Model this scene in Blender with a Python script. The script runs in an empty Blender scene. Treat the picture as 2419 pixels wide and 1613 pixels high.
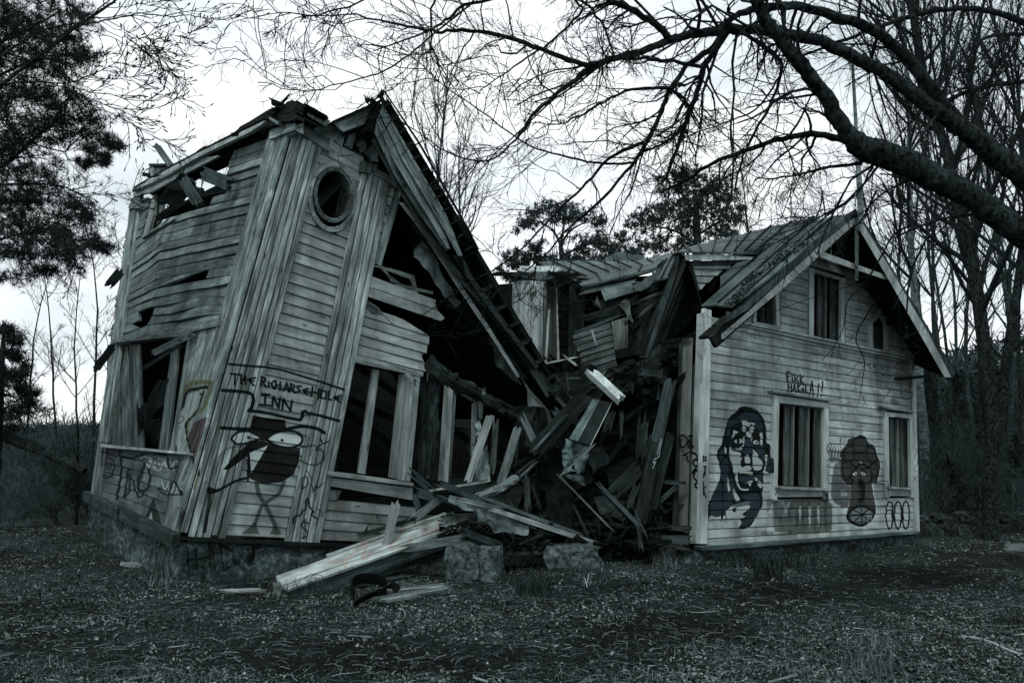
import bpy, math, random
import numpy as np
from mathutils import Vector, noise as mnoise
random.seed(7)
RNG = np.random.default_rng(7)
R = math.radians
# ------------------------------------------------------------------ camera
SC = bpy.context.scene
IW, IH, FPX = 2419.0, 1613.0, 1748.0
PITCH = R(4.5); CX = IW/2; HORIZ = 1070.0
CYP = HORIZ - FPX*math.tan(PITCH)
CAM = np.array([0.0, 0.0, 1.6])
cam = bpy.data.cameras.new('camera'); camo = bpy.data.objects.new('camera', cam)
SC.collection.objects.link(camo); SC.camera = camo
camo.location = CAM; camo.rotation_euler = (math.pi/2 + PITCH, 0, 0)
cam.sensor_width = 36; cam.lens = 36*FPX/IW; cam.shift_y = (CYP - IH/2)/IW
cam.clip_start = .05; cam.clip_end = 1000
# ------------------------------------------------------------------ light
SUN_EL, SUN_AZ = R(52), R(200)      # azimuth from +Y, clockwise: behind the camera
wd = bpy.data.worlds.new('World'); SC.world = wd; wd.use_nodes = True
nt = wd.node_tree; N = nt.nodes; L = nt.links; N.clear()
sky = N.new('ShaderNodeTexSky'); sky.sky_type = 'NISHITA'; sky.sun_disc = False
sky.sun_elevation = SUN_EL; sky.sun_rotation = SUN_AZ
tc = N.new('ShaderNodeTexCoord'); mp = N.new('ShaderNodeMapping'); mp.inputs['Scale'].default_value = (1.6, 1.6, 5.0)
nz = N.new('ShaderNodeTexNoise'); nz.inputs['Scale'].default_value = 1.3; nz.inputs['Detail'].default_value = 5
cr = N.new('ShaderNodeValToRGB'); cr.color_ramp.elements[0].position = .33; cr.color_ramp.elements[1].position = .58
cr.color_ramp.elements[0].color = (6.2, 7.1, 7.5, 1); cr.color_ramp.elements[1].color = (10.2, 10.6, 10.6, 1)
mx = N.new('ShaderNodeMix'); mx.data_type = 'RGBA'; mx.inputs[0].default_value = .93
bg = N.new('ShaderNodeBackground'); bg.inputs['Strength'].default_value = .1
ow = N.new('ShaderNodeOutputWorld')
L.new(tc.outputs['Generated'], mp.inputs[0]); L.new(mp.outputs[0], nz.inputs['Vector']); L.new(nz.outputs[0], cr.inputs[0])
L.new(sky.outputs[0], mx.inputs[6]); L.new(cr.outputs[0], mx.inputs[7]); L.new(mx.outputs[2], bg.inputs[0]); L.new(bg.outputs[0], ow.inputs[0])
sl = bpy.data.lights.new('sun', 'SUN'); sl.energy = 1.5; sl.angle = R(14); sl.color = (1, .97, .93)
so = bpy.data.objects.new('sun', sl); SC.collection.objects.link(so)
so.rotation_euler = Vector((math.sin(SUN_AZ)*math.cos(SUN_EL), math.cos(SUN_AZ)*math.cos(SUN_EL), math.sin(SUN_EL))).to_track_quat('Z', 'Y').to_euler()
SC.view_settings.view_transform = 'Standard'; SC.view_settings.look = 'None'
SC.view_settings.exposure = 0.25; SC.view_settings.gamma = 1; SC.view_settings.use_curve_mapping = False
SC.cycles.max_bounces = 5; SC.cycles.diffuse_bounces = 3

# ------------------------------------------------------------------ geometry helpers
_cp, _sp = math.cos(PITCH), math.sin(PITCH)
def ray(px, py):                     # direction scaled so that y = 1
    x = (px-CX)/FPX; y = (CYP-py)/FPX
    d = np.array([x, _cp - y*_sp, _sp + y*_cp]); return d/d[1]
def P(px, py, Y): return CAM + ray(px, py)*Y
def proj(p):
    p = np.asarray(p, float) - CAM
    f = p[..., 1]*_cp + p[..., 2]*_sp; u = -p[..., 1]*_sp + p[..., 2]*_cp
    return np.stack([CX + FPX*p[..., 0]/f, CYP - FPX*u/f], -1)
def G(px, py, z=0.0):
    d = ray(px, py); return CAM + d*((z-CAM[2])/d[2])
def unit(v): v = np.asarray(v, float); return v/np.linalg.norm(v)
class Plane:
    def __init__(s, o, n): s.o = np.asarray(o, float); s.n = unit(n)
    @classmethod
    def through(c, a, b, d):
        n = np.cross(np.asarray(b)-a, np.asarray(d)-a)
        if n @ (CAM-a) < 0: n = -n
        return c(a, n)
    def hit(s, px, py, off=0.0):
        d = ray(px, py); o = s.o + s.n*off
        return CAM + d*(((o-CAM) @ s.n)/(d @ s.n))
def zc(ox, oy, k):
    return lambda *p: [(ox+k*p[i], oy+k*p[i+1]) for i in range(0, len(p), 2)]
Z1 = zc(200, 180, .3826); Z2 = zc(180, 750, .44638); Z3 = zc(800, 200, .44643); Z4 = zc(900, 800, .39545)
Z5 = zc(1150, 450, .35078); Z6 = zc(1600, 450, .57393); M8 = zc(1660, 940, .20408); M9 = zc(1800, 820, .30604)
M10 = zc(960, 860, .25514); M11 = zc(1260, 860, .28056); M12 = zc(1600, 480, .21688); M13 = zc(0, 0, .29337)
M14 = zc(1900, 0, .3188); ZB = zc(1000, 0, .60332); FV = zc(0, 0, 1.02849); S0 = zc(0, 0, 1.0)
def lerp(a, b, t): return np.asarray(a, float)*(1-t) + np.asarray(b, float)*t

COL = SC.collection
def root_of(o):
    while o.parent: o = o.parent
    return o
def tag(o, label=None, cat=None, group=None, kind=None):
    if label: o['label'] = label
    if cat: o['category'] = cat
    if group: o['group'] = group
    if kind: o['kind'] = kind
    return o
def thing(name, loc, label=None, cat=None, group=None):
    o = bpy.data.objects.new(name, None); COL.objects.link(o); o.location = [float(a) for a in loc]
    o.empty_display_size = .3
    return tag(o, label, cat, group)
def mk(name, V, Fc, mat, parent=None, grain=None, paint=None, tone=1.0, smooth=False, colr=None):
    V = np.asarray(V, float)
    if parent is not None: loc = np.array(root_of(parent).location)
    else: loc = np.array([V[:, 0].mean(), V[:, 1].mean(), V[:, 2].min()])
    me = bpy.data.meshes.new(name)
    if isinstance(Fc, np.ndarray):
        n, k = Fc.shape; me.vertices.add(len(V)); me.vertices.foreach_set('co', (V-loc).astype(np.float32).ravel())
        me.loops.add(n*k); me.loops.foreach_set('vertex_index', Fc.astype(np.int32).ravel())
        me.polygons.add(n); me.polygons.foreach_set('loop_start', np.arange(0, n*k, k, dtype=np.int32))
        me.polygons.foreach_set('loop_total', np.full(n, k, np.int32)); me.update(calc_edges=True)
    else:
        me.from_pydata((V-loc).tolist(), [], Fc); me.update()
    li = None
    if grain is not None or paint is not None:
        li = np.empty(len(me.loops), np.int32); me.loops.foreach_get('vertex_index', li)
    if grain is not None:
        uv = me.uv_layers.new(name='grain'); uv.data.foreach_set('uv', np.asarray(grain, np.float32)[li].ravel())
    if paint is not None:
        uv = me.uv_layers.new(name='paint'); uv.data.foreach_set('uv', np.asarray(paint, np.float32)[li].ravel())
    if colr is not None:
        a = me.color_attributes.new('tone', 'FLOAT_COLOR', 'POINT')
        c = np.ones((len(V), 4), np.float32); c[:, :3] = np.asarray(colr, np.float32).reshape(len(V), -1); a.data.foreach_set('color', c.ravel())
    if smooth: me.polygons.foreach_set('use_smooth', np.ones(len(me.polygons), bool))
    me.materials.append(mat)
    o = bpy.data.objects.new(name, me); COL.objects.link(o)
    if parent is not None: o.parent = parent
    else: o.location = loc.tolist()
    if parent is not None and parent.parent is None and parent.type == 'MESH': pass
    o.color = (tone, tone, tone, 1)
    return o
# ------------------------------------------------------------------ materials
def T(v, r=None): 
    k = .60 + .22*min(1, v/.3) if r is None else r
    return (v*k, v, v*.985, 1)
class NB:
    def __init__(s, name):
        s.m = bpy.data.materials.new(name); s.m.use_nodes = True; s.t = s.m.node_tree; s.N = s.t.nodes; s.L = s.t.links
        s.b = s.N['Principled BSDF']; s.b.inputs['Roughness'].default_value = .85
        s.b.inputs['Specular IOR Level'].default_value = .06
    def n(s, typ, **kw):
        x = s.N.new(typ)
        for k, v in kw.items():
            if k.startswith('i_'):
                k = k[2:]; x.inputs[int(k) if k.isdigit() else k.replace('_', ' ')].default_value = v
            else: setattr(x, k, v)
        return x
    def l(s, a, b): s.L.new(a, b)
    def uv(s, name): return s.n('ShaderNodeUVMap', uv_map=name).outputs[0]
    def pos(s): return s.n('ShaderNodeNewGeometry').outputs['Position']
    def map(s, v, sc, loc=(0, 0, 0)):
        m = s.n('ShaderNodeMapping'); m.inputs['Scale'].default_value = sc; m.inputs['Location'].default_value = loc; s.l(v, m.inputs[0]); return m.outputs[0]
    def noise(s, v, scale, detail=4, rough=.55, dist=0.0):
        x = s.n('ShaderNodeTexNoise', i_Scale=scale, i_Detail=detail, i_Roughness=rough, i_Distortion=dist)
        if v is not None: s.l(v, x.inputs['Vector'])
        return x.outputs[0]
    def ramp(s, f, stops):
        x = s.n('ShaderNodeValToRGB'); e = x.color_ramp.elements
        while len(e) < len(stops): e.new(.5)
        for q, (p, c) in zip(e, stops):
            q.position = p; q.color = c if hasattr(c, '__len__') else (c, c, c, 1)
        s.l(f, x.inputs[0]); return x.outputs[0]
    def mul(s, a, b, f=1.0):
        x = s.n('ShaderNodeMix', data_type='RGBA', blend_type='MULTIPLY'); x.inputs[0].default_value = f
        s.l(a, x.inputs[6]); s.l(b, x.inputs[7]); return x.outputs[2]
    def mix(s, f, a, b):
        x = s.n('ShaderNodeMix', data_type='RGBA')
        for v, i in ((f, 0), (a, 6), (b, 7)):
            if hasattr(v, 'links'): s.l(v, x.inputs[i])
            else: x.inputs[i].default_value = v
        return x.outputs[2]
    def math(s, op, a, b):
        x = s.n('ShaderNodeMath', operation=op)
        for v, i in ((a, 0), (b, 1)):
            if hasattr(v, 'links'): s.l(v, x.inputs[i])
            else: x.inputs[i].default_value = v
        return x.outputs[0]
    def bump(s, h, strength, dist):
        x = s.n('ShaderNodeBump', i_Strength=strength, i_Distance=dist); s.l(h, x.inputs['Height']); s.l(x.outputs[0], s.b.inputs['Normal'])
    def out(s, c): s.l(c, s.b.inputs['Base Color']); return s.m
def wood(name, dark, light, img=None, streak=(2.2, 34), patch=.5, bump=.5, peel=None, knots=True, worn=None, grime=.85):
    b = NB(name); g = b.uv('grain')
    inf = b.n('ShaderNodeObjectInfo')
    off = b.n('ShaderNodeVectorMath', operation='MULTIPLY_ADD'); b.l(inf.outputs['Random'], off.inputs[0]); off.inputs[1].default_value = (13, 29, 0); b.l(g, off.inputs[2])
    g = off.outputs[0]
    gm = b.map(g, (streak[0], streak[1], 1)); f1 = b.noise(gm, 1.0, 7, .62, .5)
    f2 = b.noise(b.map(g, (1.1, 5, 1)), 1.0, 4, .6, .3)
    c = b.ramp(f1, [(.27, T(dark)), (.5, T((dark+light)*.48)), (.72, T(light))])
    c = b.mul(c, b.ramp(f2, [(.32, 1-patch), (.62, 1.12)]))
    w = b.noise(b.map(b.pos(), (2.6, 2.6, .55)), 1.0, 5, .65)
    c = b.mul(c, b.ramp(w, [(.3, .42), (.6, 1.2)]), grime)
    if worn: c = b.mul(c, b.ramp(b.noise(b.map(g, (.9, worn, 1)), 1.0, 5, .65, .4), [(.34, .5), (.5, .95), (.66, 1.5)]))
    cr_ = b.noise(b.map(g, (1.0, 75, 1)), 1.0, 3, .5, .2)
    c = b.mul(c, b.ramp(cr_, [(.26, .35), (.34, 1)]), .7)
    if knots:
        v = b.n('ShaderNodeTexVoronoi', i_Scale=1.0, i_Randomness=1.0); b.l(b.map(g, (2.3, 7.5, 1)), v.inputs['Vector'])
        c = b.mul(c, b.ramp(v.outputs['Distance'], [(.06, .2), (.13, 1.0)]), .95)
    if peel:
        pn = b.noise(b.map(g, (3.0, 11, 1)), 1.0, 6, .7, .6)
        c = b.mix(b.ramp(pn, [(peel[0]-.03, 0.0), (peel[0]+.03, 1.0)]), c, T(peel[1]))
    if img:
        it = b.n('ShaderNodeTexImage', image=img, extension='CLIP'); b.l(b.uv('paint'), it.inputs[0])
        wear = b.ramp(b.math('ADD', b.math('MULTIPLY', f1, .6), b.math('MULTIPLY', f2, .4)), [(.25, .85), (.36, 1.0), (.62, 1.0), (.75, .8)])
        fac = b.math('MULTIPLY', it.outputs[1], wear)
        c = b.mix(fac, c, b.mul(it.outputs[0], b.ramp(f2, [(.3, .75), (.6, 1.15)])))
    c = b.mul(c, inf.outputs['Color'])
    b.bump(b.math('ADD', f1, b.math('MULTIPLY', cr_, .7)), bump, .012)
    return b.out(c)
def plain(name, dark, light, scale=6, detail=6, bump=.4, bd=.02, rough=.9, sp=(1, 1, 1), lo=.35, hi=.68, met=0.0, r=None):
    b = NB(name); p = b.map(b.pos(), sp); f = b.noise(p, scale, detail, .65, .3); f2 = b.noise(p, scale*.23, 3)
    c = b.ramp(f, [(lo, T(dark, r)), (hi, T(light, r))]); c = b.mul(c, b.ramp(f2, [(.35, .6), (.62, 1.2)]), .8)
    inf = b.n('ShaderNodeObjectInfo'); c = b.mul(c, inf.outputs['Color'])
    b.b.inputs['Roughness'].default_value = rough; b.b.inputs['Metallic'].default_value = met
    b.bump(f, bump, bd); return b.out(c)
# ------------------------------------------------------------------ ruled wall surfaces
class Surf:
    """a wall skin: columns of 3-D points (bottom to top) joined left to right; s along, t up, o outwards"""
    def __init__(s, cols, disp=None):
        s.S = np.array([c[0] for c in cols], float)
        s.T = [np.array([q[0] for q in c[1]], float) for c in cols]
        s.C = [np.array([q[1] for q in c[1]], float) for c in cols]
        a, b, c = s.C[0][0], s.C[-1][0], s.C[0][-1]
        n = np.cross(b-a, c-a); s.N = unit(n if n @ (CAM-a) > 0 else -n); s.disp = disp
        s.W = np.linalg.norm(b-a); s.H = np.linalg.norm(c-a)
        u = np.linspace(-.1, 1.25, 46); gs, gt = np.meshgrid(u, u); s.gs, s.gt = gs.ravel(), gt.ravel(); s.gp = proj(s.P(s.gs, s.gt))
    def P(s, u, t, o=0.0):
        u = np.atleast_1d(np.asarray(u, float)); t = np.atleast_1d(np.asarray(t, float)); u, t = np.broadcast_arrays(u, t)
        cols = []
        for Tk, C in zip(s.T, s.C):
            k = np.clip(np.searchsorted(Tk, t, side='right')-1, 0, len(Tk)-2); f = ((t-Tk[k])/(Tk[k+1]-Tk[k]))[:, None]
            cols.append(C[k]*(1-f)+C[k+1]*f)
        cols = np.stack(cols); k = np.clip(np.searchsorted(s.S, u, side='right')-1, 0, len(s.S)-2)
        f = ((u-s.S[k])/(s.S[k+1]-s.S[k]))[:, None]; i = np.arange(len(u))
        r = cols[k, i]*(1-f)+cols[k+1, i]*f
        if s.disp is not None: r = r + s.N*np.asarray(s.disp(u, t))[:, None]
        return r + s.N*np.broadcast_to(np.asarray(o, float), u.shape)[:, None]
    def inv(s, px, py, o=0.0):
        k = np.argmin((s.gp[:, 0]-px)**2+(s.gp[:, 1]-py)**2); u, t = s.gs[k], s.gt[k]
        for _ in range(7):
            q = proj(s.P([u, u+1e-3, u], [t, t, t+1e-3], o)); J = np.array([(q[1]-q[0])/1e-3, (q[2]-q[0])/1e-3]).T
            d = np.linalg.solve(J, np.array([px, py])-q[0]); d = np.clip(d, -.15, .15); u += d[0]; t += d[1]
        return u, t
    def poly(s, pts, o=0.0): return [s.inv(*p, o) for p in pts]
def quadsurf(bl, br, tl, tr, **k): return Surf([(0, [(0, bl), (1, tl)]), (1, [(0, br), (1, tr)])], **k)
def crossings(polys, t):
    xs = []
    for pl in polys:
        n = len(pl)
        for i in range(n):
            (s0, t0), (s1, t1) = pl[i], pl[(i+1) % n]
            if (t0 <= t) != (t1 <= t): xs.append(s0+(s1-s0)*(t-t0)/(t1-t0))
    return sorted(xs)
def clap_piece(sf, s0a, s1a, s0b, s1b, t0, t1, mat, parent, d0=.030, d1=.013, warp=None, tone=1.0, name='clapboard', rag=0.0):
    L_ = abs(s1a-s0a)*sf.W; ns = max(2, min(12, int(L_/.28)+1)); dt = (t1-t0)
    gap = .0095/sf.H
    prof = [(t0, -.022), (t0, d0*.85), (t0+gap*.6, d0), (t1-gap*1.15, d1), (t1-gap*1.1, -.018), (t1+gap*.6, -.020)]
    f = np.linspace(0, 1, ns+1); V = []; GR = []; PT = []; se = random.uniform(0, 50)
    wob = np.array([mnoise.noise(Vector((x*L_*1.3+se, se, 0))) for x in f])
    for j, (t, o) in enumerate(prof):
        r = (t-t0)/dt; r = min(max(r, 0), 1)
        a = s0a*(1-r)+s0b*r; b = s1a*(1-r)+s1b*r
        a2 = a + (random.uniform(-rag, rag)/sf.W if rag else 0); b2 = b + (random.uniform(-rag, rag)/sf.W if rag else 0)
        ss = a2+(b2-a2)*f; oo = np.full(ns+1, o) + wob*.006; tt = np.full(ns+1, t) + wob*.05*dt*(.4 if j in (0, 1, 2) else .3)
        if warp is not None:
            w = warp(ss, tt, r); oo = oo + w[0]; tt = tt + w[1]
        V.append(sf.P(ss, tt, oo)); GR.append(np.stack([ss*sf.W, np.full(ns+1, t*sf.H)], 1)); PT.append(np.stack([ss, tt], 1))
    V = np.concatenate(V); GR = np.concatenate(GR); PT = np.concatenate(PT); m = ns+1; Fc = []
    for j in range(len(prof)-1):
        for i in range(ns): Fc.append((j*m+i, j*m+i+1, (j+1)*m+i+1, (j+1)*m+i))
    for i in range(ns): Fc.append((5*m+i, 5*m+i+1, i+1, i))
    Fc.append(tuple(j*m for j in range(6))); Fc.append(tuple(j*m+ns for j in reversed(range(6))))
    return mk(name, V, Fc, mat, parent, grain=GR, paint=PT, tone=tone)
def clapboards(sf, polys, n, mat, parent, joints=.55, t_lo=0, t_hi=1, rag=0.0, warp=None, tone=(.75, 1.12), name='clapboard', minlen=.06, **k):
    for r in range(n):
        t0 = t_lo+(t_hi-t_lo)*r/n; t1 = t_lo+(t_hi-t_lo)*(r+1)/n; e = (t1-t0)*.06
        A, B = crossings(polys, t0+e), crossings(polys, t1-e)
        if len(A) != len(B): A = B = crossings(polys, (t0+t1)/2)
        for i in range(0, len(A)-1, 2):
            a0, a1, b0, b1 = A[i], A[i+1], B[i], B[i+1]
            if max(a1-a0, b1-b0)*sf.W < minlen: continue
            cuts = [0, 1]
            L_ = (a1-a0)*sf.W
            if L_ > 1.2 and random.random() < joints: cuts = [0, random.uniform(.25, .75), 1]
            if L_ > 3.2: cuts = [0, random.uniform(.2, .42), random.uniform(.58, .8), 1]
            for c0, c1 in zip(cuts, cuts[1:]):
                g = .002/sf.W
                clap_piece(sf, a0+(a1-a0)*c0+g, a0+(a1-a0)*c1-g, b0+(b1-b0)*c0+g, b0+(b1-b0)*c1-g, t0, t1, mat, parent, warp=warp, tone=random.uniform(*tone), name=name, rag=rag, **k)
def prism(name, front, back, mat, parent=None, tone=1.0, paint=None, along=None, group=None):
    front = np.asarray(front); back = np.asarray(back); n = len(front); V = np.concatenate([front, back])
    Fc = [tuple(range(n)), tuple(range(2*n-1, n-1, -1))] + [(i, i+n, (i+1) % n+n, (i+1) % n) for i in range(n)]
    if along is None:
        e = [(np.linalg.norm(front[(i+1) % n]-front[i]), i) for i in range(n)]; i = max(e)[1]; along = front[(i+1) % n]-front[i]
    a = unit(along); nn = front.mean(0)-back.mean(0)
    nn = unit(nn) if np.linalg.norm(nn) > 1e-6 else np.array([0, 0, 1.]); b = np.cross(nn, a)
    gr = np.stack([V @ a, V @ b + (V @ nn)], 1)
    pt = None
    if paint is not None: pt = np.concatenate([paint, paint])
    return mk(name, V, Fc, mat, parent, grain=gr, paint=pt, tone=tone)
def slab(sf, pts, o0, o1, mat, parent, name='board', tone=1.0, st=False):
    """board lying on a wall skin, outline given as picture points; o0 back, o1 front (outwards)"""
    q = np.array(pts if st else sf.poly(pts, o1))
    return prism(name, sf.P(q[:, 0], q[:, 1], o1), sf.P(q[:, 0], q[:, 1], o0), mat, parent, tone, paint=q)
def vboards(sf, tl, tr, bl, br, n, mat, parent, name='pilaster_board', o=.0, th=.03, relief=.012, tone=(.8, 1.15), nseg=6, rag=0.0):
    """n vertical boards side by side between two slanting picture lines"""
    for i in range(n):
        f0, f1 = i/n, (i+1)/n; g = .05/n
        rows = np.linspace(0, 1, nseg+1); V = []; GR = []; PT = []
        up = relief if i % 2 else 0.0; up += random.uniform(-.003, .003)
        lo_e = random.uniform(-rag, rag); hi_e = random.uniform(-rag, rag)
        for r in rows:
            A = lerp(bl, tl, r); B = lerp(br, tr, r)
            if r == 0: A = A+np.array([0, lo_e]); B = B+np.array([0, lo_e])
            if r == 1: A = A+np.array([0, hi_e]); B = B+np.array([0, hi_e])
            a = sf.inv(*lerp(A, B, f0+g)); b = sf.inv(*lerp(A, B, f1-g)); w = .15*(b[0]-a[0])
            for (q, oo) in (((a[0], a[1]), o), ((a[0], a[1]), o+th*.6+up), ((a[0]+w, a[1]), o+th+up), ((b[0]-w, b[1]), o+th+up), ((b[0], b[1]), o+th*.6+up), ((b[0], b[1]), o)):
                V.append(sf.P(q[0], q[1], oo)[0]); GR.append((q[1]*sf.H, q[0]*sf.W*1.0)); PT.append(q)
        Fc = []
        for r in range(nseg):
            for j in range(5): Fc.append((r*6+j, r*6+j+1, (r+1)*6+j+1, (r+1)*6+j))
            Fc.append((r*6+5, r*6, (r+1)*6, (r+1)*6+5))
        Fc.append(tuple(range(6))); Fc.append(tuple(range(nseg*6+5, nseg*6-1, -1)))
        mk(name, V, Fc, mat, parent, grain=GR, paint=PT, tone=random.uniform(*tone))
def plank(name, p0, p1, w, th, mat, parent=None, face=None, tone=1.0, rag=.06, bend=0.0, twist=0.0, nl=6, nw=6, tap=1.0):
    """a board from p0 to p1 with splintered ends; face = direction its broad side looks"""
    p0, p1 = np.asarray(p0, float), np.asarray(p1, float); L_ = np.linalg.norm(p1-p0); a = (p1-p0)/L_
    if face is None: face = CAM-(p0+p1)/2
    f = np.asarray(face, float); f = f-a*(f @ a); f = unit(f); b = np.cross(f, a); V = []; GR = []
    e0 = [random.uniform(-1, 1)*rag for _ in range(nw+1)]; e1 = [random.uniform(-1, 1)*rag for _ in range(nw+1)]
    se = random.uniform(0, 90)
    for i in range(nl+1):
        r = i/nl; th_ = twist*(r-.5); bb = b*math.cos(th_)+f*math.sin(th_); ff = f*math.cos(th_)-b*math.sin(th_)
        c = p0+(p1-p0)*r + ff*bend*(1-(2*r-1)**2); ww = w*(1+(tap-1)*r)
        edge = (mnoise.noise(Vector((se, r*L_*3, 0)))*.05, mnoise.noise(Vector((se+9, r*L_*3, 0)))*.05)
        for side in (1, -1):
            for j in range(nw+1):
                q = j/nw-.5; ex = (e0[j] if i == 0 else e1[j] if i == nl else 0)
                q2 = q + (edge[0] if j == 0 else edge[1] if j == nw else 0)
                V.append(c+bb*ww*q2+ff*side*th/2+a*ex); GR.append((r*L_+ex, q*w+(.3 if side < 0 else 0)))
    m = 2*(nw+1); Fc = []
    for i in range(nl):
        A = i*m; B = A+m; k = nw+1
        for j in range(nw):
            Fc.append((A+j, A+j+1, B+j+1, B+j)); Fc.append((A+k+j+1, A+k+j, B+k+j, B+k+j+1))
        Fc.append((A, B, B+k, A+k)); Fc.append((A+nw, A+k+nw, B+k+nw, B+nw))
    for A in (0, nl*m):
        for j in range(nw): Fc.append((A+j, A+j+1, A+nw+1+j+1, A+nw+1+j))
    return mk(name, V, Fc, mat, parent, grain=GR, tone=tone)
def tube(pts, rad, n=8, rough=0.0, caps=True, se=0):
    pts = np.asarray(pts, float); m = len(pts); tg = np.gradient(pts, axis=0); tg /= np.linalg.norm(tg, axis=1)[:, None]
    rad = np.broadcast_to(np.asarray(rad, float), (m,)); ref = np.array([.31, .2, .93]); 
    if abs(unit(pts[-1]-pts[0]) @ unit(ref)) > .9: ref = np.array([.9, .1, .2])
    u = np.cross(tg, ref); u /= np.linalg.norm(u, axis=1)[:, None]; v = np.cross(tg, u); a = np.arange(n)/n*2*math.pi
    rr = rad[:, None]*np.ones(n)
    if rough:
        for i in range(m):
            for j in range(n): rr[i, j] *= 1+rough*mnoise.noise(Vector((i*.9+se, math.cos(a[j])*1.4, math.sin(a[j])*1.4)))*2
    V = pts[:, None]+rr[..., None]*(np.cos(a)[None, :, None]*u[:, None]+np.sin(a)[None, :, None]*v[:, None])
    V = V.reshape(-1, 3); i, j = np.meshgrid(np.arange(m-1), np.arange(n), indexing='ij'); i, j = i.ravel(), j.ravel(); k = (j+1) % n
    Fc = [tuple(q) for q in np.stack([i*n+j, i*n+k, (i+1)*n+k, (i+1)*n+j], 1).tolist()]
    if caps: Fc += [tuple(range(n)), tuple(range(m*n-1, (m-1)*n-1, -1))]
    d = np.concatenate([[0], np.cumsum(np.linalg.norm(np.diff(pts, axis=0), axis=1))])
    GR = np.stack([np.repeat(d, n), np.tile(a, m)*np.repeat(rad, n)], 1)
    return V, Fc, GR
def smooth_path(p, k):
    p = np.asarray(p, float); n = len(p); t = np.linspace(0, n-1, k); out = []
    for x in t:
        i = min(int(x), n-2); f = x-i; a = p[max(i-1, 0)]; b = p[i]; c = p[i+1]; d = p[min(i+2, n-1)]
        out.append(.5*((2*b)+(c-a)*f+(2*a-5*b+4*c-d)*f*f+(3*b-3*c+d-a)*f**3))
    return np.array(out)
def tubes(paths, radii, n=3):
    """many thin tubes at once: paths (N,k,3), radii (N,k)"""
    N_, k, _ = paths.shape; tg = np.gradient(paths, axis=1); tg /= np.linalg.norm(tg, axis=2)[..., None]+1e-9
    ref = np.array([.31, .2, .93]); u = np.cross(tg, ref); u /= np.linalg.norm(u, axis=2)[..., None]+1e-9; v = np.cross(tg, u)
    a = np.arange(n)/n*2*math.pi
    V = paths[:, :, None]+radii[:, :, None, None]*(np.cos(a)[:, None]*u[:, :, None]+np.sin(a)[:, None]*v[:, :, None])
    b = (np.arange(N_)*k*n)[:, None, None]; i = (np.arange(k-1)*n)[None, :, None]; j = np.arange(n)[None, None, :]; j2 = (j+1) % n
    Fc = np.stack([b+i+j, b+i+j2, b+i+n+j2, b+i+n+j], -1).reshape(-1, 4)
    return V.reshape(-1, 3), Fc
def merge(parts):
    V = []; Fq = []; o = 0
    for v, f in parts: V.append(v); Fq.append(f+o); o += len(v)
    return np.concatenate(V), np.concatenate(Fq)
def grow(paths, radii, nch, lr, ang, k=5, wig=.2, up=0.0, lo=.25, rr=.55, lmin=None, rmin=.0015, rng=RNG):
    """children of every path: start along it, leave at an angle, wiggle"""
    N_, kk, _ = paths.shape; M = N_*nch; seg = np.linalg.norm(np.diff(paths, axis=1), axis=2).sum(1)
    f = rng.uniform(lo, 1.0, M)*(kk-1); pid = np.repeat(np.arange(N_), nch); i = np.minimum(f.astype(int), kk-2); w = (f-i)[:, None]
    p0 = paths[pid, i]*(1-w)+paths[pid, i+1]*w; d = paths[pid, i+1]-paths[pid, i]; d /= np.linalg.norm(d, axis=1)[:, None]+1e-9
    r0 = (radii[pid, i]*(1-w[:, 0])+radii[pid, i+1]*w[:, 0])
    x = rng.normal(size=(M, 3)); x -= d*(x*d).sum(1)[:, None]; x /= np.linalg.norm(x, axis=1)[:, None]
    an = ang*rng.uniform(.6, 1.3, M)[:, None]; dr = d*np.cos(an)+x*np.sin(an)
    ln = seg[pid]*lr*rng.uniform(.45, 1.2, M)*(1.25-.55*(f/(kk-1))); 
    if lmin: ln = np.maximum(ln, lmin*rng.uniform(.6, 1.2, M))
    out = np.empty((M, k, 3)); out[:, 0] = p0
    for j in range(1, k):
        dr = dr+rng.normal(size=(M, 3))*wig+np.array([0, 0, up]); dr /= np.linalg.norm(dr, axis=1)[:, None]
        out[:, j] = out[:, j-1]+dr*(ln/(k-1))[:, None]
    rs = np.maximum(r0*rr, rmin)[:, None]*np.linspace(1, .45, k)[None]
    return out, np.maximum(rs, rmin*.8)
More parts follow.
